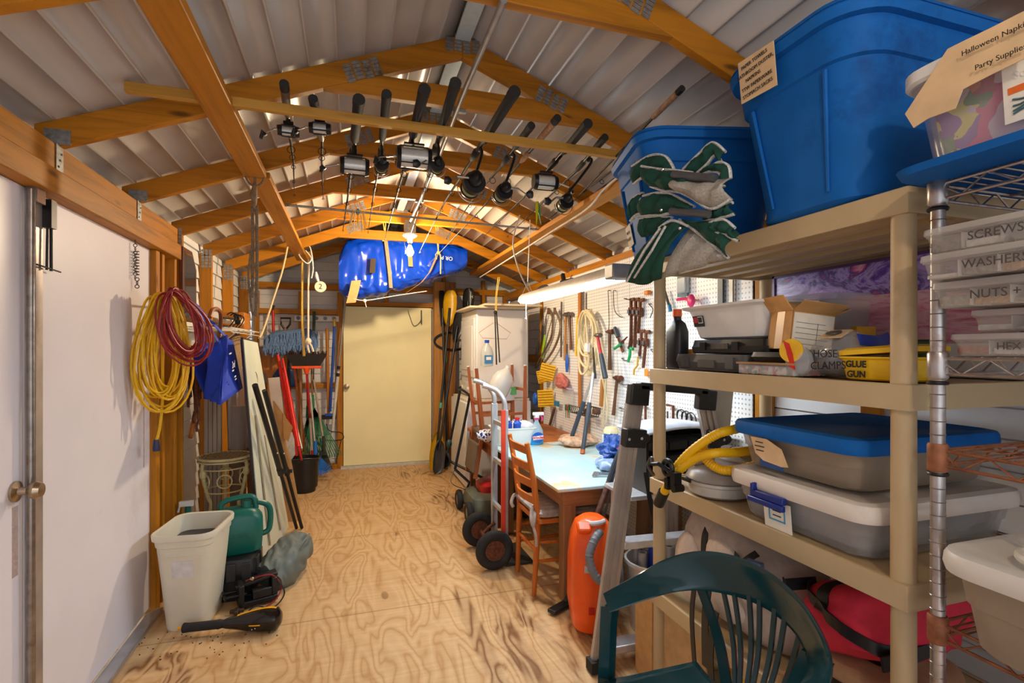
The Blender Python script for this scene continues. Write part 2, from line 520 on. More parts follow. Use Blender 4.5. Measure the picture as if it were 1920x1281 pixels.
stud(42, XR, 2.07, 4.95, YB, 1.3, 1.39, wy)
for i, x in enumerate((-1.03, -.56, 1.17, 1.7, 2.0)):
    stud(45 + i, x - .02, x + .02, YB - .01, YB + .07, 0, roofz(x) - .03 if x > 0 else 2.14)
stud(51, -.14, -.075, YB - .03, YB + .07, 0, 2.14); 
stud(54, -.06, 1.2, YB - .02, YB + .06, 1.985, 2.04, wx); stud(55, -1.05, 2.0, YB - .02, YB + .06, 2.165, 2.24, wx)
stud(56, -1.05, -.14, YB - .02, YB + .07, 1.87, 1.93, wx); stud(57, -1.05, -.14, YB - .02, YB + .07, .98, 1.04, wx)
stud(58, -1.05, -.14, YB - .04, YB + .07, 0, .05, wx); stud(59, .42, .47, YB - .01, YB + .07, 2.04, 2.165)
# heavy post beside the far door, two timbers
old = wood('old_pine', (190, 134, 66), 'Z')
struct(MB().bx(1.02, 1.155, 6.42, 6.56, 0, 2.30).build('trim_60', old, bev=.004))
struct(MB().bx(1.158, 1.29, 6.42, 6.56, 0, 2.30).build('trim_61', wood('old_pine_dark', (160, 104, 50), 'Z'), bev=.004))
# ---- far door
cream = mat('cream_door', (250, 240, 188), .5, 0, .05, 2, dirt=(226, 208, 150), dirt_lo=.6)
d3 = struct(MB().bx(-.07, 1.0, 6.55, 6.60, .03, 1.975).build('door_3', cream, bev=.004))
dk = P(650, 725, Y=6.54)
MB().lathe([(.034, 0), (.034, .01), (.013, .014), (.013, .03), (.03, .045), (.028, .062), (.005, .068)], (dk.x, 6.55, dk.z), 18, V(0, -1, 0)).build('door_knob', st, d3)
struct(MB().bx(-.1, 1.02, 6.50, 6.60, 0, .028).build('trim_62', mat('door_sill', (206, 204, 200), .5, .2)))
m = MB()
p0 = P(790, 582, Y=6.5); m.cyl(p0, p0 - V(0, 0, .17), .008)
pts = [P(x, y, Y=6.52) for x, y in ((790, 586), (788, 603), (776, 611), (768, 592), (765, 582))]
m.tube(smooth_path(pts, 6), .004, 6)
m.build('door_chain', steel, d3)
# ---- pegboard
def pegmat():
    mm = bpy.data.materials.new('pegboard'); t, b = nt(mm)
    tc = t.nodes.new('ShaderNodeTexCoord')
    def cell(o):
        f = nd(t, 'ShaderNodeMath', operation='PINGPONG'); f.inputs[1].default_value = .0127
        t.links.new(o, f.inputs[0])
        q = nd(t, 'ShaderNodeMath', operation='POWER'); q.inputs[1].default_value = 2; t.links.new(f.outputs[0], q.inputs[0])
        return q.outputs[0]
    sp = t.nodes.new('ShaderNodeSeparateXYZ'); t.links.new(tc.outputs['Object'], sp.inputs[0])
    ad = nd(t, 'ShaderNodeMath', operation='ADD'); t.links.new(cell(sp.outputs[1]), ad.inputs[0]); t.links.new(cell(sp.outputs[2]), ad.inputs[1])
    sq = nd(t, 'ShaderNodeMath', operation='SQRT'); t.links.new(ad.outputs[0], sq.inputs[0])
    col = ramp(t, [(.0034, lin((40, 40, 42))), (.0042, lin((238, 238, 236)))], sq.outputs[0])
    t.links.new(col, b.inputs['Base Color']); b.inputs['Roughness'].default_value = .35
    return mm
PEG = pegmat()
PX = 1.98
for i, (a, c) in enumerate(((2.14, 3.35), (3.355, 4.57), (4.575, 5.12))):
    struct(MB().bx(PX, PX + .006, a, c, .12, 2.13).build('wall_right', PEG))
# ---- roof trusses
def truss(y, kind=0):
    o = thing('roof_truss', (RX, y, 2.18), 'pine roof truss', 'roof truss'); o['kind'] = 'structure'
    del o['label']; del o['category']
    h = .1; w = .038
    for s in (-1, 1):
        xe = XL - .06 if s < 0 else XR + .06
        zt = lambda x: roofz(x)
        p = [V(RX, y - w / 2, zt(RX)), V(xe, y - w / 2, zt(xe)), V(xe, y - w / 2, zt(xe) - h), V(RX, y - w / 2, zt(RX) - h)]
        MB().prism(p, (0, w, 0)).build('rafter', wx, o, bev=.003)
    xa, xb = RX - .655, RX + .655
    za, zc = 2.535, 2.625
    zb = lambda x: roofz(x) - h
    xi = .655 - (zc - zb(RX - .655)) / .39     # where the tie's top meets the rafter's underside
    p = [V(RX - .59, y - w / 2, za), V(RX + .59, y - w / 2, za), V(RX + xi, y - w / 2, zc), V(RX - xi, y - w / 2, zc)]
    MB().prism(p, (0, w, 0)).build('collar_tie', wx, o, bev=.003)
    def plate(x, z, lx, ang):
        m = MB()
        M = Euler((0, -ang, 0)).to_matrix()
        for k in range(4):
            for j in range(5):
                m.box(V(x, y - w / 2 - .0015, z) + M @ V((k - 1.5) * lx / 4, 0, (j - 2) * .016 + (k % 2) * .006), (lx / 4 * .82, .002, .0125), M)
        m.build('nail_plate', galv, o)
    a = math.atan(.39)
    plate(RX, roofz(RX) - .045, .16, 0); plate(RX - .43, 2.633, .16, a); plate(RX + .43, 2.633, .16, -a)
    if y > 3.5:
        for xe in (XL - .035, XR + .035):
            m = MB()
            for k in range(3):
                for j in range(6):
                    m.box((xe + (k - 1) * .026, y - w / 2 - .0015, 2.15 + (j - 2.5) * .024), (.021, .002, .019))
            m.build('nail_plate', galv, o)
    else:
        m = MB().bx(XL - .03, XL + .05, y - w / 2 - .003, y - w / 2, 2.19, 2.245).bx(XL + .012, XL + .014, y - .035, y + .012, 2.08, 2.2)
        for k in range(3):
            m.cyl((XL + .013, y - .02 + k * .01, 2.11 + k * .025), (XL + .018, y - .02 + k * .01, 2.11 + k * .025), .004, n=6)
        m.build('hurricane_tie', galv, o)
    return o
for y in TY: truss(y)
# long stringers nailed under the rafters
def stringer(n, x, y0, y1, z):
    return struct(MB().bx(x - .055, x + .055, y0, y1, z - .036, z).build('trim_%d' % n, wy, bev=.004))
stringer(70, -.47, .1, 2.96, 2.385); stringer(71, -.455, 2.965, 5.62, 2.385)
stringer(72, 1.45, 2.2, 6.1, 2.385)
# ================================================================ hung under the roof
def single(name, mb, m, label, cat, group=None, **kw):
    return tag(mb.build(name, m, **kw), label, cat, group)
# ---- rod rack: thin batten lying on the stringers, steel bar further in
a, c = V(-.752, 2.13, 2.372), V(1.46, 2.245, 2.405)
single('wood_batten', MB().beam(a, c, .03, .036), wood('thin_batten', (190, 140, 58), 'X', knots=False), 'long thin wood batten carrying the fishing rods under the roof', 'batten', bev=.003)
b0, b1 = P(556, 386, Y=3.70), P(1003, 430, Y=3.72)
single('rack_bar', MB().tube([b0 - V(.1, 0, 0), b0, b1, b1 + V(.06, 0, 0)], .008, 8), galv, 'thin grey steel bar crossing under the rod tips', 'bar')
# conduit clipped under the collar ties
m = MB().tube([P(945, 0, Z=2.50), P(876, 158, Z=2.512), (.478, 3.0, 2.518), (.485, 4.35, 2.518)], .011, 10)
o = thing('electrical_conduit', (.485, 2.5, 2.5), 'grey electrical conduit clipped under the collar ties along the ridge', 'conduit')
m.build('pipe', mat('grey_conduit', (150, 148, 150), .4, .4), o)
for y in (2.28, 3.02, 3.76):
    MB().box((.48 - (3.0 - y) * .008, y, 2.528), (.06, .02, .016)).build('clip', galv, o)
# ---- light bulb in its pull-chain holder
o = thing('light_bulb_holder', (BULB.x, BULB.y, 2.535), 'white porcelain lampholder with bare glowing bulb under the ridge', 'lamp')
MB().lathe([(.02, .03), (.055, .028), (.06, .012), (.045, 0), (.024, -.012), (.02, -.045), (.016, -.047)], (BULB.x, BULB.y, 2.40), 24).build('porcelain_base', white, o)
MB().bx(BULB.x - .045, BULB.x + .045, BULB.y - .045, BULB.y + .06, 2.43, 2.535).build('junction_box', galv, o)
def glow(name, rgb, strength):
    m_ = bpy.data.materials.new(name); t_, b_ = nt(m_)
    b_.inputs['Base Color'].default_value = (*rgb, 1); b_.inputs['Emission Color'].default_value = (*rgb, 1); b_.inputs['Emission Strength'].default_value = strength
    return m_
BPROF = [(.012, .045), (.022, .02), (.031, -.005), (.031, -.02), (.022, -.038), (.008, -.046)]
MB().lathe(BPROF, BULB, 16).build('bulb', glow('glowing_bulb', (1, .77, .48), BULB_GLOW), o)
MB().cyl(BULB + V(0, 0, .045), BULB + V(0, 0, .085), .0135).build('bulb_cap', chrome, o)
m = MB().tube(smooth_path([BULB + V(-.03, 0, .115), BULB + V(-.045, 0, .07), BULB + V(-.04, -.01, .02), BULB + V(-.042, -.01, -.03)]), .0022, 5)
m.build('pull_chain', chrome, o)
# unseen bulb added behind the camera to brighten the near end
o = thing('light_bulb_holder', (.49, -.35, 2.535), 'added white porcelain lampholder with bare fill bulb over the entrance', 'lamp')
MB().lathe([(.02, .12), (.055, .112), (.06, .1), (.045, .085), (.022, .07)], (.49, -.35, 2.36), 20).build('porcelain_base', white, o)
MB().lathe(BPROF, (.49, -.35, 2.37), 16).build('bulb', glow('added_fill_bulb', (1, .80, .62), FILL_GLOW), o)
# ---- tarp bundle slung from the roof
tarp = mat('blue_tarp', (8, 68, 204), .2, 0, .14, 7, bump=.5)
o = thing('tarp_bundle', (.5, 5.53, 1.93), 'bulging bundle in shiny blue plastic tarp slung under the roof', 'bundle')
random.seed(3)
from mathutils import noise as _nz
def bundle(u, v):
    # u along X, v round the bundle; outline measured at Y = 5.53
    px = 636 + 234 * u
    top = 455 - 14 * math.sin(math.pi * min(1, u * 1.2)) + 8 * max(0, u - .8) / .2 + 2
    bot = 556 if u < .3 else 556 - (u - .3) / .7 * 50
    if u < .06: top, bot = top + 30 * (1 - u / .06), bot - 10 * (1 - u / .06)
    if u > .95: top, bot = top + 5 * (u - .95) / .05, bot - 3 * (u - .95) / .05
    cpt, tpt = P(px, (top + bot) / 2, Y=5.53), P(px, top, Y=5.53)
    h = tpt.z - cpt.z
    a = 2 * math.pi * v
    e = lambda q: math.copysign(abs(q) ** .5, q)
    p = V(cpt.x, 5.53 + .21 * (1 - .5 * abs(u - .5)) * e(math.cos(a)), cpt.z + h * e(math.sin(a)))
    pinch = 1 - .10 * math.exp(-((u - .42) / .025) ** 2) - .08 * math.exp(-((u - .8) / .03) ** 2)
    p.z = cpt.z + (p.z - cpt.z) * pinch
    n = _nz.noise(p * 6) * .022 + abs(_nz.noise(p * 9)) * .035 - abs(_nz.noise(V(p.x * 10, p.y * 22, p.z * 22) + V(2, 0, 0))) * .02
    d = V(0, math.cos(a), math.sin(a))
    return p + d * n
m = MB().grid(bundle, 96, 72)
bmesh.ops.holes_fill(m.bm, edges=m.bm.edges)
bmesh.ops.remove_doubles(m.bm, verts=m.bm.verts, dist=.0005)
m.build('tarp_cover', tarp, o)
def on_face(px, py, dy=.0): return P(px, py, Y=5.27 + dy)
tape = mat('brown_tape', (206, 152, 92), .35, 0, .1, 20)
MB().ribbon([on_face(668, 526), on_face(664, 545), on_face(658, 568)], V(.09, 0, .01), .003).build('tape_patch', tape, o)
MB().ribbon([on_face(700, 485, -.012), on_face(699, 500, -.012), on_face(698, 512, -.012)], V(.052, 0, 0), .004).build('black_strap_end', mat('brown_webbing', (58, 44, 32), .8), o)
MB().ribbon([on_face(769, 480, -.015), on_face(770, 500, -.015)], V(.045, 0, 0), .004).build('tape_patch', mat('tape_in_light', (170, 120, 50), .5), o)
strapm = mat('dull_strap', (150, 128, 96), .8, 0, .15, 40)
MB().ribbon([P(722, 440, Y=5.26), P(727, 480, Y=5.26), P(731, 515, Y=5.265), P(733, 540, Y=5.27)], V(.035, 0, 0), .004).build('sling_strap', strapm, o)
MB().ribbon([P(820, 478, Y=5.25), P(806, 510, Y=5.265), P(790, 530, Y=5.27), P(758, 552, Y=5.27)], V(.03, 0, .025), .004).build('sling_strap', strapm, o)
txt('OR P', .055, P(838, 484, Y=5.26), (-1, 0, .1), (0, 0, -1), mat('tarp_print', (226, 232, 240), .5), o, 'printed_letters', .004)
yrope = mat('yellow_rope', (236, 196, 96), .85, 0, .2, 100, bump=.4)
for i, (lab, top, kn, end) in enumerate((('pale rope sling tied at the near edge of the blue tarp bundle by the strap', (720, 421), (722, 440), (717, 452)), ('pale rope sling knotted beside the print on the blue tarp bundle', (818, 421), (822, 474), (826, 514)))):
    T, K, E = P(*top, Y=5.21), P(*kn, Y=5.26), P(*end, Y=5.26)
    m = MB()
    m.tube([T + V(-.008, 0, .02), K], .005, 6); m.tube([T + V(.016, 0, .02), K], .005, 6)
    m.sph(K, (.02, .018, .02), 8); m.tube(smooth_path([K, K + V(.02, -.01, -.04), E]), .006, 6); m.tube(smooth_path([K, K + V(-.03, -.01, -.02), K + V(-.02, -.01, -.07)]), .005, 6)
    single('rope_sling', m, yrope, lab, 'rope')
m = MB().tube(smooth_path([P(650, 556, Y=5.33), P(665, 561, Y=5.27), P(690, 563, Y=5.27), P(745, 554, Y=5.27), P(800, 546, Y=5.27)]), .004, 6)
m.sph(P(684, 564, Y=5.27), .018, 8); m.tube([P(684, 564, Y=5.27), P(687, 576, Y=5.27)], .004, 6)
m.build('tie_cord', white, bpy.data.objects['tarp_bundle'])
# ---- lure hanging on the bar, and fly
o = thing('fishing_lure', P(671, 420, Y=3.69), 'fringed blue and yellow fishing lure hung on the steel bar', 'lure')
q = P(671, 398, Y=3.69)
MB().sph(q, (.012, .012, .025), 8).build('lure_head', mat('lure_blue', (20, 120, 170), .3), o)
mm1, mm2 = MB(), MB()
for k in range(12):
    a = k * .52
    tgt = (mm1 if k % 2 else mm2)
    tgt.tube(smooth_path([q, q + V(.035 * math.cos(a), .03 * math.sin(a), .0), q + V(.055 * math.cos(a), .04 * math.sin(a), -.09 - .02 * (k % 3))], 3), .003, 4)
mm1.build('skirt', mat('lure_yellow', (230, 180, 60), .5), o); mm2.build('skirt', mat('lure_silver', (196, 190, 178), .5), o)
q = P(1007, 378, Y=3.2)
o = thing('fishing_lure', q - V(0, 0, .15), 'green and yellow feather fishing lure hanging from a rod', 'lure')
MB().tube([q, q - V(0, 0, .04), q + V(-.005, 0, -.16)], [.008, .012, .002], 6).build('feather', mat('lure_lime', (206, 214, 20), .6), o)
MB().tube([q + V(.004, 0, 0), q + V(.012, 0, -.05), q + V(.03, 0, -.15)], [.006, .010, .002], 6).build('feather', mat('lure_green', (40, 150, 70), .6), o)
# ---- fishing rods
foam = mat('black_foam_grip', (36, 35, 36), .8, 0, .2, 120, bump=.3)
blank = mat('rod_blank', (34, 27, 23), .6, 0, .3, 60, spec=.15)
ringm = mat('guide_ring', (54, 50, 46), .35, .7)
linem = mat('line_spool', (206, 208, 204), .35, .2, .08, 150)
corkm = mat('worn_cork', (166, 124, 92), .85, 0, .3, 70, bump=.3)
silver = mat('satin_silver', (178, 172, 164), .3, .85)
gold = mat('gold_trim', (196, 160, 84), .3, .8)
G = 'fishing rods lying on the batten under the roof'
def rod(label, butt, seat, mid, tip, kind, reel, gm=foam, gr=.0155, crank=-1, rs=1.0, z=2.425):
    B, S = P(*butt, Z=z + .015), P(*seat, Z=z)
    M_, T = P(*mid, Z=z + .005), P(*tip, Z=z - .01)
    o = thing('fishing_rod', (S.x, S.y, z - .1), label, 'fishing rod', G)
    if T.y > 4.55: T = P(*tip, Y=4.55)
    gr *= 1.22; rs *= 1.32
    d = (S - B).normalized()
    G1 = B + d * ((S - B).length * .92)
    MB().tube([B, B + d * .006, B + d * .05, G1 - d * .02, G1], [gr * .85, gr * 1.15, gr * 1.12, gr, gr * .7], 12).build('grip', gm, o)
    MB().tube([B - d * .004, B + d * .035], [gr * 1.2, gr * 1.2], 12).build('butt_cap', blackr, o)
    MB().tube([G1, S + d * .06], gr * .62, 10).build('reel_seat', blackm, o)
    F0 = S + d * .06
    MB().tube([F0, F0 + d * .02, F0 + d * .10, F0 + d * .13], [gr * .6, gr * .95, gr * .85, gr * .4], 10).build('foregrip', gm, o)
    p0 = F0 + d * .13
    MB().tube([p0, M_, T], [gr * .42, gr * .3, gr * .12], 8).build('blank', blank, o)
    for k, (f, rad) in enumerate(((.14, .017), (.34, .013), (.55, .010), (.76, .007), (.98, .005))):
        q = p0.lerp(M_, f * 2) if f < .5 else M_.lerp(T, f * 2 - 1)
        c = q - V(0, 0, rad + .006)
        mm = MB().torus(c, rad, .0018, 'Y', 14, 5)
        mm.cyl(q, c + V(0, 0, rad), .002, n=5).cyl(q + d * .016, c + V(0, 0, rad), .002, n=5)
        mm.build('line_guide', ringm, o)
    C = P(*reel, Y=S.y)
    x, u, dd = basis(d)
    if kind == 'conv':
        w, r = .034 * rs, .03 * rs
        MB().cyl(C - x * w, C + x * w, r * .78, n=20).build('spool', linem, o)
        mm = MB()
        for s in (-1, 1):
            mm.cyl(C + x * s * (w - .002), C + x * s * (w + .016), r, r * .86, n=24)
        for a in (.5, 2.2, 3.9, 5.3):
            q = dd * math.cos(a) * r * .95 + u * math.sin(a) * r * .95
            mm.cyl(C - x * w + q, C + x * w + q, .003, n=6)
        mm.box(C + u * (r + .004), (.05 * rs, .05, .008), Matrix((x, dd, u)).transposed())
        mm.beam(C + u * r, S - u * gr * .4, .018, .012)
        rl = mm.build('reel_frame', blackm, o)
        mm = MB().cyl(C + x * crank * (w + .012), C + x * crank * (w + .03), .007)
        e = C + x * crank * (w + .03)
        k = e - dd * .01 * rs - u * .02 + x * crank * .035 * rs
        mm.beam(e, k, .008, .005)
        mm.build('crank_arm', silver, rl)
        MB().tube([k - u * .014, k + x * crank * .012, k + x * crank * .02 - u * .03], [.007, .010, .008], 8).build('crank_knob', black, rl)
        MB().torus(C + x * crank * (w + .016), r * .8, .0022, 'X', 20, 5).build('trim_ring', gold, rl)
    elif kind == 'spin':
        r = .034 * rs
        foot = S - u * .012
        mm = MB().tube(smooth_path([foot + dd * .02, foot - u * .035 - dd * .012, C + u * .02]), [.007] * 13, 8, flat=1.6)
        mm.sph(C, (.022 * rs, .03 * rs, .024 * rs), 12)
        rl = mm.build('reel_body', blackm, o)
        sp = C - u * .012 + dd * .038 * rs
        mm = MB().lathe([(r * .95, -.03 * rs), (r, -.01 * rs), (r * .8, .0), (r * .74, .025 * rs), (r * .9, .03 * rs), (r * .86, .038 * rs), (.006, .042 * rs)], sp, 20, dd)
        mm.build('spool', blackm, rl)
        MB().cyl(sp + dd * .001, sp + dd * .024 * rs, r * .8, n=18).build('line', mat('green_line', (160, 170, 120), .4), rl)
        mm = MB()
        pts = [sp + x * (r * 1.25 * math.cos(t)) + (u * math.sin(t) * -1 + dd * .35) * r * 1.35 for t in [math.pi * k / 12 for k in range(13)]]
        mm.tube(pts, .0022, 5)
        mm.build('bail', silver, rl)
        mm = MB().cyl(C, C + x * crank * .055 * rs, .006); e = C + x * crank * .055 * rs
        mm.beam(e, e + x * crank * .03 - dd * .02 - u * .03, .008, .006)
        mm.build('crank_arm', silver, rl)
        k = e + x * crank * .03 - dd * .02 - u * .03
        MB().tube([k, k + x * crank * .014, k + x * crank * .034], [.006, .014, .011], 8, flat=1.5).build('crank_knob', black, rl)
    return o
rod('slim worn rod with silver baitcaster, end of the rack by the long beam', (533, 158), (540, 222), (550, 300), (552, 365), 'conv', (541, 246), mat('old_grip', (110, 92, 70), .7), .012, -1, .6)
rod('flat grey handled rod with small silver reel, second from the long beam', (587, 186), (595, 222), (603, 300), (606, 372), 'conv', (600, 241), mat('grey_handle', (120, 112, 100), .5), .013, -1, .62)
rod('black rod with gold trimmed trolling reel and crank on its near side', (673, 187), (664, 270), (652, 370), (643, 432), 'conv', (665, 312), foam, .0165, -1, 1.1)
rod('black rod with compact reel and big oval crank knob', (725, 177), (716, 268), (700, 370), (690, 436), 'spin', (716, 300), foam, .0135, 1, .8)
rod('thick black rod with the largest silver spool reel', (796, 168), (772, 262), (742, 372), (722, 448), 'conv', (776, 297), foam, .0165, -1, 1.4)
rod('black rod with small boxy black reel beside the conduit', (854, 156), (822, 262), (792, 372), (766, 452), 'spin', (822, 302), foam, .0155, -1, .75)
rod('longest thick black rod with large black spinning reel', (965, 172), (902, 272), (834, 378), (786, 474), 'spin', (892, 335), foam, .0165, -1, 1.25)
rod('short gripped rod with open wire bail spinning reel', (996, 236), (962, 282), (888, 372), (836, 448), 'spin', (948, 352), foam, .0125, 1, .95)
rod('worn cork handled rod with no large reel', (1045, 222), (1000, 276), (906, 388), (800, 500), 'none', (990, 300), corkm, .0125, z=2.455)
rod('black rod with gold levelwind baitcasting reel', (1102, 232), (1052, 290), (982, 370), (905, 446), 'conv', (1022, 342), foam, .0155, 1, 1.0)
rod('black rod with spinning reel nearest the blue totes', (1134, 258), (1105, 292), (1030, 368), (950, 444), 'spin', (1064, 372), foam, .0125, -1, .85)
a, c = P(1277, 168, Z=2.40), P(1225, 220, Z=2.38)
o = thing('fishing_rod', c, 'bare wooden rod handle poking out above the blue totes', 'fishing rod')
d = (c - a).normalized()
MB().tube([a, a + d * .01, c], [.009, .012, .011], 10).build('grip', corkm, o)
MB().tube([c, P(1030, 425, Z=2.42)], [.006, .003], 8).build('blank', blank, o)
MB().tube([a - d * .008, a + d * .02], .013, 10).build('butt_cap', black, o)
for lab, p, q in (('thin dark rod tip running past the tote rim to the bar', (1150, 318), (1000, 432)), ('second thin rod section below the tote rim with wire guides', (1152, 335), (985, 460))):
    A_, B_ = P(*p, Z=2.43), P(*q, Z=2.43)
    o = thing('rod_section', B_, lab, 'fishing rod')
    MB().tube([A_, B_], [.005, .003], 6).build('blank', blank, o)
    mm = MB()
    for f in (.1, .5): mm.torus(A_.lerp(B_, f) - V(0, 0, .02), .012, .002, 'Y', 12, 5)
    mm.build('line_guide', ringm, o)
# ---- ropes, pulleys, tag hanging from the stringer
def ropeth(label, pts, r, m_=rope, extra=None, cat='rope', n=6):
    mb = MB().tube(smooth_path(pts, n), r, 7)
    if extra: extra(mb)
    return single('hanging_rope', mb, m_, label, cat)
J = V(-.47, 2.955, 2.35)
o = thing('pulley_rope', (-.47, 2.95, 1.62), 'weathered grey rope with wooden pulley hung at the beam joint', 'rope')
MB().torus((-.47, 2.955, 2.365), .062, .006, 'Y', 20, 6, ry=.045).build('rope_loop', ropeg, o)
MB().tube([J, J - V(0, 0, .06)], .007, 7).build('hanger', ropeg, o)
MB().tube([V(-.47, 2.955, 2.32), V(-.475, 2.955, 2.26), V(-.472, 2.955, 2.17)], [.012, .03, .01], 10, flat=.6).build('pulley_block', mat('grey_wood', (128, 104, 78), .8, 0, .3, 60), o)
mm = MB()
for dx, zb in ((-.012, 1.72), (.008, 1.62)):
    mm.tube(smooth_path([(-.47 + dx, 2.955, 2.2), (-.468 + dx, 2.96, 1.95), (-.472 + dx, 2.955, zb)]), .008, 7)
mm.tube(smooth_path([(-.482, 2.955, 2.0), (-.50, 2.955, 1.85), (-.49, 2.955, 1.70), (-.478, 2.955, 1.63), (-.46, 2.955, 1.70), (-.462, 2.955, 1.85)]), .006, 6)
mm.build('rope_strands', ropeg, o)
q = lambda x, y, Y=5.3: P(x, y, Y=Y)
ropeth('long cream rope slanting down to the folded pale board', [q(541, 452, 4.9), q(530, 505, 4.8), q(512, 562, 4.7), (P(495, 615, Y=4.5)), P(486, 634, Y=4.2)], .008)
ropeth('thick yellowish rope hanging straight from the beam end with frayed tail', [q(567, 488), q(567, 540), q(567, 600), q(569, 640), q(570, 668)], .012, yrope)
def knot(mb):
    K = q(578, 640, 5.25)
    mb.sph(K, (.03, .03, .035), 8); mb.tube(smooth_path([K, K + V(.03, 0, -.05), K + V(.045, 0, -.10)], 3), .010, 6); mb.tube(smooth_path([K, K + V(-.005, 0, -.05), K + V(.01, 0, -.11)], 3), .010, 6)
ropeth('white rope ending in a fat knot beside the dust mop', [q(579, 486, 5.25), q(578, 560, 5.25), q(578, 640, 5.25)], .009, mat('white_rope', (226, 210, 190), .85, 0, .15, 100, bump=.5), knot)
ropeth('loose white cord looped through the eye at the beam end', [q(573, 470, 5.25), q(584, 485, 5.22), q(576, 494, 5.2), q(563, 482, 5.22), q(561, 470, 5.25), q(580, 462, 5.25), q(587, 500, 5.2), q(584, 522, 5.2)], .006, white)
C = q(601, 538, 5.2)
o = thing('numbered_tag', C, 'round cream tag numbered 2 on a short cord', 'tag')
MB().cyl(C + V(0, .012, 0), C - V(0, .012, 0), .052, n=24).build('disc', mat('cream_tag', (228, 216, 190), .5), o)
MB().tube([C + V(-.02, 0, .05), C + V(-.035, 0, .10), C + V(-.04, .02, .14)], [.012, .016, .008], 7).build('cord', white, o)
txt('2', .07, C - V(0, .012, 0), (1, 0, 0), (0, 0, 1), ink, o, 'numeral', .002)
# cord along the second stringer and hanging lines by the shop light
mm = MB().tube(smooth_path([V(1.39, 2.25, 2.40), P(1135, 352, X=1.375), P(1100, 392, X=1.375), P(1030, 437, X=1.378), P(960, 482, X=1.378), P(900, 520, X=1.378)], 6), .006, 6)
single('white_cable', mm, mat('pale_cable', (206, 196, 188), .5), 'pale electric cable stapled along the slanting stringer above the bench', 'cable')
# ================================================================ along the door side wall
# ---- coils on the studs
def coil(name, label, px, rx, rz, n, r, m_, x0, seed, tail=None, cat='cord', tilt=0, H=V(.62, .78, 0), spread=.5):
    random.seed(seed)
    C = P(*px, X=x0)
    o = thing(name, C - V(0, 0, rz), label, cat)
    N_ = V(H.y, -H.x, 0)
    mb = MB()
    for k in range(n):
        f = random.uniform(.5, 1.0)
        ry_, rz_ = rx * f, rz * (.72 + .28 * f) * random.uniform(.9, 1.0)
        top = C.z + rz * random.uniform(.88, 1.0)
        off = random.uniform(-.035, .035); dep = random.uniform(-.03, .03); ph = random.uniform(0, 6)
        pts = []
        for j in range(26):
            t = 2 * math.pi * j / 26
            w = math.sin(t)
            hx = ry_ * math.cos(t) * (1 - spread * max(0, (w + 1) / 2) ** 1.6) + off + tilt * (1 - w) / 2
            pts.append(V(C.x, C.y, 0) + H * hx + N_ * (dep + .012 * math.sin(2 * t + ph)) + ZUP * (top - rz_ + rz_ * w + .008 * math.sin(3 * t + ph)))
        mb.tube(pts, r, 6, closed=True)
    mb.build('loops', m_, o)
    if tail: tail(o, C)
    return o
ycord = mat('yellow_cord', (232, 182, 10), .5, 0, .1, 30)
def ytail(o, C):
    e = P(293, 828, X=-.965)
    MB().tube(smooth_path([P(305, 555, X=-.93), P(304, 640, X=-.925), P(305, 740, X=-.935), P(300, 800, X=-.95), e]), .007, 7).build('tail', ycord, o)
    MB().tube([e + V(0, 0, .01), e - V(0, 0, .035), e - V(0, 0, .05)], [.012, .018, .016], 8).build('plug', mat('navy_plug', (36, 40, 84), .4), o)
    q = P(314, 730, X=-.93)
    MB().tube([q + V(0, 0, .03), q - V(0, 0, .03)], [.010, .016], 8).build('plug', mat('navy_plug', (36, 40, 84), .4), o)
    MB().tube([C + V(.02, .05, .275), C + V(-.01, .18, .27), C + V(-.08, .44, .26)], .006, 7).build('hook', steel, o)
coil('extension_cable', 'big coil of yellow extension cord hung on the door side stud', (304, 656), .165, .305, 20, .0056, ycord, -.925, 5, ytail)
rcord = mat('red_cord', (150, 26, 30), .45, 0, .15, 30)
coil('extension_cable', 'dark red cord coil hung over the yellow one', (328, 610), .15, .19, 14, .0052, rcord, -.86, 11, tilt=.09, spread=.35)
# ---- spring and chain on the door
C = P(254, 490, X=-1.03)
o = thing('door_spring', C - V(0, 0, .1), 'rusty coil spring on a chain hanging against the white door', 'spring')
mm = MB().tube([C + V(0, .012 + .012 * math.cos(t * .9), .055 - t * .0021) + V(.012 * math.sin(t * .9), 0, 0) for t in range(60)], .0022, 5)
mm.build('coil', steel, o)
mm = MB()
for k in range(14):
    mm.torus(C + V(.003, -.012, .15 - k * .018), .008, .0018, 'X' if k % 2 else 'Y', 10, 4)
for k in range(3): mm.torus(C + V(.003, .012, -.09 - k * .018), .009, .0022, 'X' if k % 2 else 'Y', 10, 4)
mm.tube([C + V(0, -.014, .16), C + V(-.01, -.014, .19)], .003, 5)
mm.build('chain', steel, o)
# ---- mirror propped on the wall girt
o = thing('wall_mirror', (-1.06, 3.86, 1.62), 'tall clipped-corner wood framed mirror hung behind the cords', 'mirror')
def pol(dy, dz, sx): return [V(sx, 3.70 + y, 1.63 + z) for y, z in ((.0 + dy, 0 + dz), (.30 - dy, 0 + dz), (.30 - dy, .36), (.20 - dy * .4, .47 - dz), (.0 + dy, .47 - dz))]
MB().prism(pol(0, 0, -1.02), (.022, 0, 0)).build('frame', wood('dark_frame', (96, 56, 28), 'Z', knots=False), o, bev=.004)
MB().prism(pol(.026, .028, -1.0), (.004, 0, 0)).build('glass', mat('mirror_glass', (205, 200, 192), .06, .95, .02, 5), o)
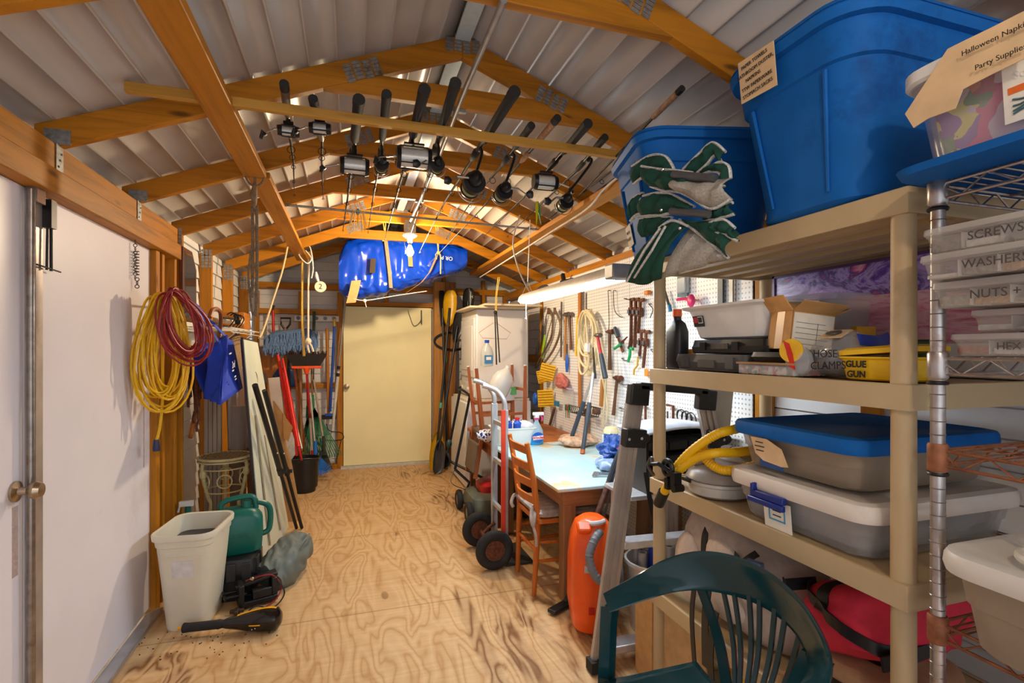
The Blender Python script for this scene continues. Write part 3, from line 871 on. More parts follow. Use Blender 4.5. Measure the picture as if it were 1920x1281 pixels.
# ---- wire shelf with hangers and boxes
o = thing('wire_shelf', (-.86, 4.6, 1.60), 'white wire shelf loaded with hangers on the siding wall', 'shelf')
mm = MB()
for i in range(9):
    x = -1.09 + .31 * i / 8
    mm.cyl((x, 3.95, 1.60), (x, 5.1, 1.60), .003, n=6)
for i in range(30):
    y = 3.96 + 1.13 * i / 29
    mm.cyl((-1.09, y, 1.604), (-.775, y, 1.604), .002, n=5)
mm.cyl((-.775, 3.95, 1.57), (-.775, 5.1, 1.57), .003, n=6)
mm.build('wire_deck', white, o)
for y in (4.3, 4.95): MB().beam((-1.09, y, 1.35), (-.79, y, 1.595), .012, .006).build('bracket', white, o)
for i in range(4):
    C = V(-.80 + .0 * i, 3.98 + .10 * i, 1.66)
    mb = MB().tube(smooth_path([C + V(0, 0, -.06), C + V(.03, 0, -.02), C + V(.045, 0, .02), C + V(.02, 0, .045), C + V(-.008, 0, .03)]), .004, 6)
    mb.tube([C + V(0, 0, -.05), C + V(-.2, 0, -.05)], .004, 6)
    single('wire_hanger', mb, blackm, ['black wire hook hanger closest to the red cord coil', 'black wire hook hanger second along the wire shelf', 'black wire hook hanger third along the wire shelf', 'black wire hook hanger next to the wooden cane'][i], 'hanger', 'black hooks on the wire shelf')
# cane hooked over the shelf
C = V(-.76, 4.02, 1.60)
pts = [P(393, 595, X=-.74), P(398, 582, X=-.74), P(408, 580, X=-.74), P(414, 590, X=-.74), P(413, 612, X=-.78), P(410, 632, X=-.88), P(404, 700, X=-.985), P(398, 800, X=-.99)]
single('walking_cane', MB().tube(smooth_path(pts), .012, 8), wood('cane_wood', (150, 84, 34), 'Z', knots=False), 'honey brown crook handled cane hooked over the wire shelf', 'cane')
single('rolled_mat', MB().cyl(P(418, 601, X=-.86), P(452, 603, X=-.86), .022, n=14).cyl(P(448, 603, X=-.86), P(452, 603.2, X=-.86), .026, n=14), mat('pale_roll', (226, 206, 184), .8), 'pale rolled mat lying on the wire shelf', 'roll')
single('hammer', MB().cyl(P(418, 596, X=-.80), P(446, 599, X=-.80), .008, n=8).cyl(P(443, 592, X=-.80), P(446, 606, X=-.80), .02, n=12), black, 'black rubber mallet lying on the wire shelf', 'hammer')
single('storage_box', MB().bx(-1.0, -.84, 4.78, 5.04, 1.606, 1.76), wood('small_crate', (190, 120, 48), 'Y'), 'small wooden crate at the far end of the wire shelf', 'box', bev=.004)
single('cloth_bundle', MB().sph(P(432, 640, X=-.95) + V(0, .2, -.16), (.08, .2, .24), 12), mat('burlap', (150, 122, 92), .95, 0, .2, 80, bump=.6), 'tan burlap bundle hanging under the wire shelf', 'bundle')
# ---- blue shopping tote
bagm = mat('royal_blue_fabric', (18, 62, 190), .7, 0, .12, 14, bump=.2)
def X_(x, y, d=0): return P(x, y, X=-.80 + d)
o = thing('tote_bag', X_(425, 757) , 'royal blue fabric shopping bag hung by its handles', 'bag')
L = [(383, 655), (384, 700), (387, 750), (414, 760)]
front = [X_(384, 655, -.02), X_(424, 628, .07), X_(437, 640, .05), X_(455, 728, .10), X_(414, 759, .12), X_(386, 748, -.0)]
def bag(u, v):
    a = front[0].lerp(front[1], u); b_ = front[5].lerp(front[4], u)
    p = a.lerp(b_, v)
    return p + V(.05 * math.sin(math.pi * u) * math.sin(math.pi * v) + .012 * math.sin(u * 14 + v * 5), 0, 0)
mm = MB().grid(bag, 14, 14)
def side(u, v):
    a = front[1].lerp(V(front[2].x, front[2].y, front[2].z), u); b_ = front[4].lerp(front[3], u)
    return a.lerp(b_, v) + V(-.04 * math.sin(math.pi * u) , 0, 0) * math.sin(math.pi * (1 - v) * .9)
mm.grid(side, 8, 14)
def back(u, v):
    a = front[0].lerp(front[2], u) + V(-.12, .05, 0); b_ = front[5].lerp(front[3], u)
    return a.lerp(b_, v)
mm.grid(back, 8, 10)
mm.build('bag_body', bagm, o, solid=.003)
for a, bq, sx in ((X_(388, 652), X_(422, 630, .06), 0), (X_(384, 655, -.02), X_(409, 640, .05), -.04)):
    tp = P(365, 570, X=-.86 + sx)
    MB().ribbon(smooth_path([a, a.lerp(tp, .6), tp, bq.lerp(tp, .6), bq], 5), V(0, .028, .012), .003).build('handle', bagm, o)
tw = mat('white_print', (236, 238, 244), .6)
def bt(s, size, x, y):
    txt(s, size, X_(x, y, .112), front[3] - front[4] + V(0, 0, .02), (0, -.10, 1), tw, o, 'printed_lettering', .006)
bt('2nd', .062, 436, 684)
for (x, y, w) in ((432, 663, .07), (437, 695, .055), (441, 706, .05), (442, 711, .045)):
    q = X_(x, y, .118); hd_ = (front[3] - front[4] + V(0, 0, .02)).normalized()
    MB().beam(q - hd_ * w / 2, q + hd_ * w / 2, .002, .008).build('printed_line', tw, o)
# ---- rusty tools and chain on the stud
random.seed(4)
C = P(366, 640, X=-.93)
for i, (x, y0, y1, lab) in enumerate(((352, 640, 745, 'rusty log tongs hanging below the red cord'), (362, 650, 775, 'rusty pipe pliers dangling in the middle of the iron cluster'), (374, 660, 730, 'short rusty iron hook beside the blue bag'), (368, 690, 790, 'rusty scissor jaw tool lowest in the hanging cluster'))):
    a, c = P(x, y0, X=-.97 + .02 * i), P(x + 4, y1, X=-.97 + .02 * i)
    mb = MB().tube([a, a.lerp(c, .5) + V(0, .02, 0), c], [.008, .012, .007], 7).tube([a, a.lerp(c, .5) - V(0, .025, 0), c + V(0, .03, 0)], [.008, .011, .006], 7)
    mb.cyl(a.lerp(c, .5) + V(-.012, 0, 0), a.lerp(c, .5) + V(.012, 0, 0), .02, n=10)
    mb.tube(smooth_path([c, c + V(0, -.035, -.02), c + V(0, -.03, -.06)], 4), .008, 6)
    mb.tube([a, a + V(-.06, 0, .01)], .006, 6)
    single('hanging_tool', mb, rust, lab, 'tool')
a, c = P(372, 745, X=-.95), P(357, 822, X=-.97)
o = thing('hand_saw', c, 'wood handled pruning tool hanging down along the white siding', 'tool')
MB().beam(a.lerp(c, .35), c, .02, .03).build('handle', wood('tool_handle', (170, 100, 40), 'Z', knots=False), o, bev=.004)
MB().beam(a, a.lerp(c, .4), .006, .02).build('blade', rust, o)
# ---- boards, tubes behind the stool
single('plank_bundle', MB().bx(-1.0, -.86, 4.45, 4.5, .78, 1.3).bx(-1.0, -.86, 4.505, 4.55, .78, 1.28), wood('whitewashed', (196, 176, 156), 'Z'), 'short grooved whitewashed planks standing behind the iron stool', 'plank') if False else None
def lean(name, label, p0, p1, w, th, m_, cat, up=V(0, 1, 0), **kw):
    return single(name, MB().beam(p0, p1, w, th, up), m_, label, cat, **kw)
ww = wood('whitewashed', (190, 170, 150), 'Z', knots=False)
o = thing('trim_board', (-.97, 4.22, 0), 'grooved pale trim board standing against the wall behind the iron stool', 'board')
mm = MB()
for k in range(4): mm.bx(-1.00 + k * .028, -.976 + k * .028, 4.2, 4.23, 0, 1.26)
mm.build('board', ww, o)
for i, (x, y, lab) in enumerate(((-.86, 4.33, 'wide brown lumber offcut standing behind the iron stool'), (-.76, 4.36, 'narrow reddish lumber strip standing beside the plastic wrapped roll'))):
    single('lumber', MB().beam((x + .05, y, 0), (x, y + .05, 1.15 + .1 * i), .07 - .03 * i, .03, V(0, 1, 0)), wood('lumber_%d' % i, ((150, 98, 60), (176, 122, 92))[i], 'Z'), lab, 'board')
a = V(-.80, 4.30, 0)
o = thing('wrapped_roll', a, 'brown paper roll in torn clear plastic standing by the stool', 'roll')
MB().cyl(a, a + V(.0, .03, 1.02), .055, n=18).build('paper_roll', mat('kraft_roll', (150, 118, 96), .8, 0, .15, 20), o)
mm = MB().loft([[V(a.x + math.cos(t) * rr_ * (1 + .25 * math.sin(5 * t + z)), a.y + .03 * z + math.sin(t) * rr_ * (1 + .2 * math.cos(4 * t)), z) for t in [2 * math.pi * k / 28 for k in range(28)]] for z, rr_ in ((.7, .062), (.9, .068), (1.05, .07), (1.15, .06), (1.25, .07), (1.32, .05))], False, False)
mm.build('plastic_wrap', glassy, o)
# ---- wrought iron stool
irn = mat('cream_iron', (232, 214, 156), .6, 0, .12, 40, dirt=(170, 126, 74), dirt_lo=.66)
C = V(-.83, 4.03, 0)
o = thing('plant_stool', C, 'round cream wrought iron stool with woven top', 'stool')
H = .70; rt = .165
mm = MB().torus(C + V(0, 0, H), rt, .009, 'Z', 32, 7).torus(C + V(0, 0, H - .02), rt, .006, 'Z', 32, 6)
mm.build('rim', irn, o)
mm = MB()
for k in range(-5, 6):
    w = math.sqrt(max(0, rt ** 2 - (k * .029) ** 2))
    for ax in (0, 1):
        pts = [V(C.x + (t * w if ax else k * .029), C.y + (k * .029 if ax else t * w), H + .003 + .004 * math.cos(t * w / .029 * math.pi + (k + ax) * math.pi)) for t in [j / 10 - 1 for j in range(21)]]
        mm.ribbon(pts, V(0, .018, 0) if ax else V(.018, 0, 0), .002)
mm.build('woven_top', mat('weathered_weave', (166, 142, 104), .8, 0, .25, 60), o)
for k in range(3):
    a = R(100 + 120 * k)
    d = V(math.cos(a), math.sin(a), 0)
    mm = MB().tube(smooth_path([C + d * .14 + V(0, 0, H), C + d * .155 + V(0, 0, H - .08), C + d * .12 + V(0, 0, H - .25), C + d * .10 + V(0, 0, .35), C + d * .17 + V(0, 0, 0)], 5), [.012] * 21, 8)
    mm.sph(C + d * .15 + V(0, 0, H - .1), (.022, .022, .035), 8)
    mm.build('leg', irn, o)
mm = MB()
for k in range(6):
    a = R(100 + 60 * k); d = V(math.cos(a), math.sin(a), 0); tn = V(-d.y, d.x, 0)
    mm.tube([C + d * .13 + V(0, 0, H - .15) + tn * .045 * math.cos(t) + ZUP * .045 * math.sin(t) for t in [2 * math.pi * j / 14 for j in range(14)]], .005, 6, closed=True)
mm.torus(C + V(0, 0, H - .07), .15, .005, 'Z', 28, 6).torus(C + V(0, 0, H - .23), .125, .005, 'Z', 28, 6)
mm.build('scrollwork', irn, o)
# ---- pale folded table top with dark edge
bd = mat('pale_green_board', (206, 212, 196), .5, 0, .06, 4, dirt=(186, 186, 166), dirt_lo=.62)
B0, B1, T1, T0 = V(-.547, 3.74, .003), V(-.47, 4.52, .003), V(-.66, 4.27, 1.5), V(-.665, 3.76, 1.515)
o = thing('folded_table', (B0 + B1) / 2, 'pale green folded table top with dark edging leaning by the wall', 'table')
nn = (B1 - B0).cross(T0 - B0).normalized()
if nn.x < 0: nn = -nn
ins = lambda a, b_, c, d: [a, b_, c, d]
MB().prism([B0, B1, T1, T0], -nn * .022).build('panel', bd, o)
mm = MB()
ed = nn * -.011
for p, q in ((B0, T0), (T0, T1), (T1, B1)): mm.beam(p + ed, q + ed, .028, .014, nn)
mm.build('edging', mat('dark_edging', (48, 34, 34), .45), o)
h = B0.lerp(T0, .82).lerp(B1.lerp(T1, .82), .45) + nn * .001
x_ = (B1 - B0).normalized(); y_ = (T0 - B0).normalized()
MB().loft([[h + x_ * (.04 * math.cos(t)) + y_ * (.05 * math.sin(t)) + nn * k for t in [2 * math.pi * j / 20 for j in range(20)]] for k in (0, .003)]).build('hand_hole', mat('hole_dark', (96, 88, 66), .8), o)
MB().tube([h + x_ * .041 * math.cos(t) + y_ * .051 * math.sin(t) + nn * .002 for t in [2 * math.pi * j / 24 for j in range(24)]], .004, 5, closed=True).build('hole_rim', mat('hole_rim', (150, 140, 112), .6), o)
for f, g in ((.22, .66), (.62, .55)):
    MB().tube([B0.lerp(B1, f) + nn * .010 + y_ * .08, B0.lerp(B1, f * .75).lerp(T0.lerp(T1, f * .75), g) + nn * .010], .007, 7).build('fold_leg', mat('weathered_dowel', (158, 146, 120), .7), o)
# ---- two black telescopic poles
for i, (tp, bt_, lab) in enumerate((((478, 722), (556, 990), 'black telescopic pole leaning on the pale table top, closer to the door'), ((496, 732), (566, 990), 'black telescopic pole leaning nearer the cardboard sheet'))):
    T = P(*tp, X=-.575 + .02 * i); Bt = P(*bt_, Z=.012)
    o = thing('telescopic_pole', Bt, lab, 'pole')
    mid = T.lerp(Bt, .55)
    MB().cyl(T, mid, .018, n=12).build('upper_tube', black, o)
    MB().cyl(mid, Bt, .013, n=12).build('lower_tube', blackm, o)
    d = (Bt - T).normalized()
    MB().cyl(mid - d * .03, mid + d * .03, .021, n=12).box(mid + V(.02, 0, 0), (.04, .02, .025)).build('clamp', black, o)
    MB().sph(T.lerp(Bt, .42) + V(.016, -.006, 0), .006, 6).build('rivet', white, o)
# ---- cardboard sheets between the table top and the tools
a = P(560, 985, Z=.004)
Q = lambda Y, pts: [P(x, y, Y=Y) for x, y in pts]
cb = single('cardboard_sheet', MB().prism(Q(4.66, [(514, 752), (536, 782), (535, 826), (546, 862), (563, 958), (560, 980), (543, 978), (520, 860)]), (-.01, .006, 0)), card, 'brown cardboard sheet with torn flap leaning beside the black poles', 'cardboard')
MB().prism(Q(4.64, [(530, 775), (549, 801), (541, 828), (532, 822)]), (-.004, .004, 0)).build('torn_flap', mat('cardboard_dark', (186, 134, 76), .85, 0, .1, 20), cb)
single('pale_board', MB().beam((-.53, 5.12, 0.01), (-.63, 4.9, 1.2), .09, .012, V(0, 1, 0)), mat('pale_board', (206, 190, 174), .7, 0, .1, 8), 'narrow pale board leaning behind the cardboard sheet', 'board')
# ---- wastebasket
wb = mat('ivory_plastic', (222, 216, 196), .45, 0, .06, 5, dirt=(200, 184, 150), dirt_lo=.64)
C = V(-.795, 3.16, 0)
o = thing('wastebasket', C, 'tall ivory plastic wastebasket with smudged sides', 'bin')
rg = lambda z, w, d, r: [V(C.x, C.y, 0) + Matrix.Rotation(R(-6), 3, 'Z') @ p for p in rr(0, 0, z, w, d, r, 6)]
mm = MB().loft([rg(0, .19, .27, .05), rg(.01, .20, .28, .055), rg(.25, .235, .325, .06), rg(.44, .265, .365, .065), rg(.445, .275, .375, .067), rg(.475, .28, .38, .067), rg(.48, .30, .40, .072), rg(.505, .305, .405, .074), rg(.512, .298, .398, .07), rg(.508, .272, .372, .062), rg(.44, .258, .358, .06), rg(.03, .19, .27, .05)], True, True)
mm.build('bin_body', wb, o)
mm = MB().loft([rg(.40, .245, .345, .05), rg(.42, .246, .346, .05), rg(.415, .14, .22, .05), rg(.40, .12, .20, .05)])
mm.build('contents', mat('dark_contents', (66, 62, 64), .5, 0, .2, 12), o)
fx = Matrix.Rotation(R(-6), 3, 'Z')
MB().box(C + fx @ V(.005, -.1715, .33), (.10, .004, .085), fx @ Euler((R(5.5), 0, 0)).to_matrix()).build('paper_label', mat('faded_label', (214, 212, 210), .7), o)
MB().box(C + fx @ V(.02, -.182, .405), (.2, .006, .004), fx).build('rim_rib', wb, o)
# ---- battery box with green watering can
C = V(-.62, 3.42, 0)
o = thing('battery_box', C, 'black plastic battery box under the green can', 'box')
MB().loft([rr(C.x, C.y, z, w, d, .02) for z, w, d in ((0, .17, .26), (.15, .18, .27), (.155, .20, .29), (.20, .20, .29), (.235, .18, .27), (.24, .16, .25))]).build('case', black, o)
mm = MB()
sb_ = mat('satin_black', (46, 46, 48), .3)
for y in (-.1, .02): MB().bx(C.x + .075, C.x + .108, C.y + y, C.y + y + .06, .13, .23).build('latch', sb_, o, bev=.004)
for x in (-.05, .03): MB().bx(C.x + x, C.x + x + .05, C.y - .155, C.y - .14, .12, .22).build('latch', sb_, o, bev=.004)
gm = mat('green_plastic', (8, 98, 86), .38, 0, .1, 10)
C = V(-.625, 3.43, .242)
o = thing('water_jug', C, 'dark green plastic jug with moulded handle on the black box', 'jug')
fx = Matrix.Rotation(R(12), 3, 'Z')
pv = lambda x, y, z: C + fx @ V(x, y, z)
MB().loft([[C + fx @ p for p in rr(x, 0, z, w, d, .05, 6)] for x, z, w, d in ((0, 0, .21, .15), (0, .01, .23, .165), (0, .12, .245, .17), (.0, .2, .24, .165), (-.01, .245, .20, .13), (-.02, .26, .12, .08))]).build('jug_body', gm, o)
MB().tube(smooth_path([pv(-.10, 0, .235), pv(-.10, 0, .285), pv(-.06, 0, .31), pv(.04, 0, .318), pv(.075, 0, .30), pv(.085, 0, .24)]), .016, 9).build('handle', gm, o)
MB().tube(smooth_path([pv(.09, 0, .28), pv(.15, 0, .25), pv(.165, 0, .19), pv(.155, 0, .10), pv(.115, 0, .08)]), .017, 9).build('handle', gm, o)
MB().cyl(pv(.03, 0, .24), pv(.035, 0, .295), .03, .026, 16).build('spout_cap', gm, o)
txt('2 GAL', .035, pv(0, -.0865, .11), fx @ V(1, 0, 0), (0, 0, 1), mat('green_emboss', (6, 84, 74), .4), o, 'embossed_mark', .001)
C = P(352, 947, X=-.97)
o = thing('spray_bottle', V(-.95, 3.62, .0), 'spray bottle with white nozzle peeking above the wastebasket rim', 'bottle')
MB().lathe([(.04, 0), (.042, .02), (.042, .2), (.02, .27), (.015, .34)], (-.95, 3.62, .12), 14).build('bottle', gm, o)
MB().box((-.95, 3.62, .12), (.09, .09, .24)).build('stand_block', wx, o) if False else None
MB().box((-.955, 3.61, .50), (.075, .025, .03)).tube([(-.99, 3.61, .49), (-1.0, 3.61, .45)], .006, 6).build('trigger_head', white, o)
for k in kids(o):
    if k.name.startswith('bottle'): k.location.z -= .12; k.scale.z = 1.35
# ---- hose loop behind the can
single('hose_loop', MB().torus(P(474, 1032, Y=3.72), .05, .006, 'Y', 20, 6, ry=.035).torus(P(470, 1026, Y=3.74), .04, .006, 'Y', 20, 6), ycord, 'small yellow cord loop beside the black box', 'cord')
# ---- trolling motor lying on the floor
gl_ = mat('gloss_black', (22, 18, 18), .16, 0, .1, 20)
a, c = V(-.80, 2.96, .045), V(-.335, 2.885, .062)
d = (c - a).normalized()
o = thing('trolling_motor', (a + c) / 2 - V(0, 0, .05), 'black electric trolling motor head with yellow trim on the floor', 'motor')
L = (c - a).length
MB().lathe([(.018, 0), (.024, .004), (.022, .03), (.022, .16), (.024, .17), (.020, .185), (.019, .20)], a, 18, d).build('handle_grip', blackr, o)
mm = MB().lathe([(.021, .195), (.026, .21), (.032, .25), (.046, .31), (.056, .37), (.058, .42), (.052, .455), (.03, .47), (.004, .473)], a, 24, d)
mm.build('motor_head', gl_, o)
u_ = basis(d)[1]; x_ = basis(d)[0]
pts = [a + d * s + u_ * (r_ + .001) for s, r_ in ((.26, .034), (.31, .046), (.37, .056), (.42, .058), (.45, .053))]
MB().ribbon(smooth_path(pts, 4), x_ * .014, .002).build('yellow_trim', mat('orange_yellow', (240, 170, 10), .4), o)
y2 = -x_ if x_.y > 0 else x_
pts = [a + d * s + y2 * (r_ + .0015) for s, r_ in ((.33, .0495), (.36, .0545), (.385, .0565))]
MB().ribbon(pts, u_ * .005, .002).build('yellow_mark', mat('orange_yellow', (240, 170, 10), .4), o)
mm = MB()
for s_, z in ((.36, -.016), (.345, -.02)): mm.sph(a + d * s_ + y2 * .0525 + u_ * z, .004, 6)
mm.build('screw', chrome, o)
MB().cyl(a - d * .022, a + d * .001, .008, n=10).build('handle_tip', mat('orange_yellow', (240, 170, 10), .4), o)
# ---- motor mount with red leads
C = V(-.50, 3.22, 0)
o = thing('motor_bracket', C, 'black motor clamp bracket tangled with red leads on the floor', 'bracket')
M_ = Matrix.Rotation(R(18), 3, 'Z')
pv = lambda x, y, z: C + M_ @ V(x, y, z)
mm = MB().box(pv(0, 0, .03), (.20, .10, .03), M_).box(pv(-.085, 0, .075), (.025, .11, .13), M_).box(pv(.085, .01, .08), (.03, .10, .12), M_).box(pv(.0, .03, .13), (.22, .07, .02), M_ @ Euler((0, R(-8), 0)).to_matrix()).box(pv(.02, -.02, .07), (.10, .05, .05), M_)
mm.build('bracket_frame', black, o, bev=.005)
mm = MB()
for y in (-.03, .035): mm.cyl(pv(-.16, y, .085), pv(-.06, y, .085), .008, n=10).box(pv(-.165, y, .085), (.012, .045, .014), M_)
mm.build('clamp_screw', blackm, o)
MB().sph(pv(-.03, -.02, .155), (.014, .014, .012), 8).build('pivot_knob', st, o)
rl = mat('red_wire', (150, 16, 28), .45)
MB().tube(smooth_path([pv(-.06, 0, .145), pv(.02, -.02, .16), pv(.08, -.03, .15), pv(.12, -.04, .08), pv(.08, -.08, .03), pv(.0, -.10, .008), pv(-.05, -.13, .008)]), .004, 6).build('red_lead', rl, o)
MB().tube(smooth_path([pv(-.02, .0, .14), pv(.05, .01, .152), pv(.10, -.03, .12), pv(.13, -.07, .05), pv(.06, -.12, .008), pv(-.02, -.09, .03), pv(-.08, -.12, .01)]), .004, 6).build('black_lead', black, o)
single('wing_knob', MB().box((-.585, 3.12, .02), (.07, .02, .018)).box((-.585, 3.12, .02), (.02, .06, .018)).cyl((-.585, 3.12, 0), (-.585, 3.12, .035), .014), mat('dark_knob', (58, 44, 30), .5), 'small dark wing knob lying by the wastebasket', 'knob', bev=.004)
# ---- grey cover slumped on the floor
gc = mat('grey_vinyl', (104, 112, 106), .55, 0, .12, 10, bump=.3)
C = P(545, 1050, Z=.0)
cc = V(-.36, 3.50, 0)
o = thing('grey_cover', cc, 'crumpled grey vinyl motor cover slumped against the pale table top', 'cover')
def cov(u, v):
    a = 2 * math.pi * v
    ax = (V(-.47, 3.36, .07)).lerp(V(-.26, 3.72, .20), u)
    r = .115 * (math.sin(math.pi * min(1, .12 + u * .95)) ** .5) + .012
    d = (V(.21, .36, .13)).normalized()
    x, up, _ = basis(d)
    p = ax + (x * math.cos(a) + up * math.sin(a)) * r
    p += (x * math.cos(a) + up * math.sin(a)) * (.03 * _nz.noise(p * 7) + .03 * abs(_nz.noise(V(p.x * 22, p.y * 9, p.z * 9) + V(3, 1, 2))) - .01)
    p.z = max(p.z, .004)
    return p
mm = MB().grid(cov, 50, 64)
bmesh.ops.remove_doubles(mm.bm, verts=mm.bm.verts, dist=.0008)
bmesh.ops.holes_fill(mm.bm, edges=mm.bm.edges)
mm.build('cover_body', gc, o)
MB().ribbon(smooth_path([V(-.33, 3.40, .17), V(-.30, 3.46, .19), V(-.27, 3.55, .215)]), V(.02, .0, .02), .004).build('flap_seam', mat('grey_vinyl_dark', (84, 92, 88), .55), o)
# dark debris crumbs near the sill
random.seed(9)
mm = MB()
for k in range(40):
    p = P(random.uniform(255, 520), random.uniform(1185, 1240), Z=.002)
    mm.box(p, (random.uniform(.003, .008), random.uniform(.003, .006), .003), (0, 0, random.uniform(0, 3)))
o = mm.build('floor_crumbs', mat('crumbs', (70, 48, 30), .9)); o['kind'] = 'stuff'; tag(o, 'dark crumbs of dirt scattered on the plywood by the wastebasket', 'dirt')
# ================================================================ tools in the far corner
def base(px, py, z=.012): return P(px, py, Z=z)
def pole(mb, a, c, r, r1=None, n=10): return mb.cyl(a, c, r, r1, n)
hw = wood('ash_handle', (196, 128, 62), 'Z', knots=False)
hwd = wood('worn_handle', (150, 112, 76), 'Z', knots=False)
# tool rail
o = thing('tool_rail', (-.35, 6.5, 1.80), 'white wall rail with grey spring clips on the back wall', 'rack')
MB().bx(-.62, -.12, 6.555, 6.575, 1.785, 1.85).build('rail', white, o, bev=.003)
for k in range(5):
    x = -.575 + .1 * k
    MB().cyl((x, 6.555, 1.82), (x, 6.53, 1.82), .022, n=14).build('clip', mat('clip_grey', (120, 122, 132), .4), o)
# dust mop
mopb = mat('blue_yarn', (104, 134, 178), .95, 0, .2, 60, bump=.6)
Y = 6.16
a, c = P(500, 648, Y=Y), P(596, 640, Y=Y)
o = thing('dust_mop', P(560, 860, Z=.0), 'wide blue yarn dust mop held upside down above the tools', 'mop')
mm = MB().tube([a.lerp(c, t) + V(0, 0, .02 * math.sin(t * 3)) for t in [k / 12 for k in range(13)]], [.05 + .065 * min(1, 8 * min(k / 12, 1 - k / 12)) for k in range(13)], 16, flat=1.2)
mm.build('mop_core', mopb, o)
random.seed(2)
mm = MB()
for k in range(330):
    t = random.random(); ang = random.uniform(2.2, 5.6)
    p = a.lerp(c, t)
    w = .115
    q = p + V(0, math.cos(ang) * .1, 0) * 0 + V(random.uniform(-.02, .02), -.07 + .04 * math.sin(ang), random.uniform(-.02, .12))
    L = random.uniform(.06, .12)
    mm.tube([q, q + V(random.uniform(-.012, .012), -.02, -L * .5), q + V(random.uniform(-.02, .02), -.012, -L)], .0075, 5)
y_ = mm.build('mop_yarn', mopb, o)
MB().cyl(P(562, 650, Y=Y + .02), P(566, 845, Y=6.2), .014).build('handle', hwd, o)
# D-handle shovel
D = P(535, 608, Y=6.42)
o = thing('shovel', P(542, 868, Z=0), 'garden shovel with black D-grip standing in the corner', 'shovel')
MB().tube([D + V(-.05, 0, .07), D + V(.055, 0, .07), D + V(.05, 0, .0), D + V(.008, 0, -.06), D + V(-.008, 0, -.06), D + V(-.045, 0, .0)], .012, 8, closed=True).build('grip', black, o)
MB().cyl(D + V(0, 0, -.05), V(D.x, 6.40, .45), .018).build('shaft', hw, o)
MB().loft([[V(D.x + x * w, 6.38 - .03 * (1 - x * x), z) for x in (-1, -.5, 0, .5, 1)] for z, w in ((.5, .06), (.42, .10), (.15, .11), (.02, .03))], closed=False).build('blade', mat('blue_grey_steel', (40, 66, 108), .5), o, solid=.004)
# red handled loppers on the wall
a = P(512, 582, Y=6.5)
o = thing('lopper', a - V(0, 0, .4), 'red handled tool hung in the corner behind the mop', 'tool')
MB().cyl(a, P(513, 636, Y=6.5), .016).build('handle', redp, o); MB().cyl(a + V(0, 0, .0), a + V(.01, 0, .06), .012).build('head', black, o)
# green handled stick
a = P(589, 584, Y=6.5)
o = thing('garden_stake_tool', P(588, 640, Y=6.5), 'dark green handled tool clipped in the white rail', 'tool')
MB().cyl(a, P(588, 645, Y=6.5), .018, .014).build('handle', mat('dark_green_grip', (22, 66, 46), .5), o)
MB().cyl(P(588, 645, Y=6.5), P(588, 730, Y=6.5), .008).build('shaft', steel, o)
# broom: black bristles up, orange band
T = P(575, 690, Y=5.98)
o = thing('push_broom', P(574, 860, Z=0), 'black bristled broom with orange band and red handle standing head up', 'broom')
w = .18
MB().loft([[V(T.x + s * ww, T.y + q, z) for s, q in ((-1, -.035), (1, -.035), (1, .035), (-1, .035))] for z, ww in ((T.z + .02, .135), (T.z + .13, .20), (T.z + .15, .205))]).build('bristles', mat('black_bristle', (34, 30, 30), .9, 0, .3, 160, bump=.5), o)
mm = MB()
random.seed(6)
for k in range(120):
    x = random.uniform(-.2, .2); mm.tube([V(T.x + x, T.y + random.uniform(-.03, .03), T.z + .13), V(T.x + x * 1.02, T.y + random.uniform(-.05, .05), T.z + random.uniform(.15, .19))], .004, 4)
mm.build('bristle_tips', mat('bristle_tips', (70, 44, 30), .9), o)
MB().box(V(T.x, T.y, T.z + .008), (.30, .075, .03)).tube([V(T.x, T.y, T.z), V(T.x, T.y, T.z - .07)], [.04, .018], 10).build('head_block', mat('orange_block', (232, 84, 30), .5), o, bev=.006)
e = base(588, 893, 0)
MB().cyl(V(T.x, T.y, T.z - .06), V(T.x, T.y, T.z).lerp(e, .45), .012).build('handle', mat('dark_red_handle', (170, 22, 34), .4), o)
MB().cyl(V(T.x, T.y, T.z).lerp(e, .45), V(T.x, T.y, T.z).lerp(e, .75), .012).build('handle_sleeve', mat('worn_white', (200, 180, 170), .5), o)
MB().cyl(V(T.x, T.y, T.z).lerp(e, .75), e, .013).build('handle_end', redp, o)
# red long paddles / oars
for i, (t_, b_, r_, lab) in enumerate((((521, 665), (553, 838), .026, 'thick bright red pole leaning from the mop to the bucket'), ((530, 672), (560, 838), .02, 'thinner bright red pole beside the thick one'))):
    single('red_pole', MB().tube([P(*t_, Y=6.05 - .08 * i), P((t_[0] + b_[0]) / 2 , (t_[1] + b_[1]) / 2, Y=5.95 - .1 * i), P(*b_, Y=5.75 - .1 * i)], [r_ * .55, r_ * 1.1, r_], 10).cyl(P(*b_, Y=5.75 - .1 * i), V(P(*b_, Y=5.75).x + .05 + .05 * i, 5.74 - .1 * i, 0), r_ * .6), mat('bright_red', (232, 30, 22), .35), lab, 'pole')
def stick(name, label, cat, t, b, r, m_, yt=6.3, yb=None, extra=None):
    a = P(*t, Y=yt); c = P(*b, Y=yb) if yb else base(*b)
    mb = MB().cyl(a, c, r, n=10)
    return single(name, mb, m_, label, cat)
stick('aluminium_pole', 'bare aluminium pole leaning beside the red poles', 'pole', (532, 700), (566, 842), .012, alu, 6.2, 5.8)
stick('orange_pole', 'orange wooden handle leaning between the red poles and the broom', 'handle', (552, 690), (578, 888), .014, mat('orange_wood', (196, 104, 40), .5, 0, .15, 30), 6.2)
stick('dark_stick', 'dark tool handle behind the blue shovel blade', 'handle', (541, 668), (545, 780), .014, blackm, 6.35, 6.3)
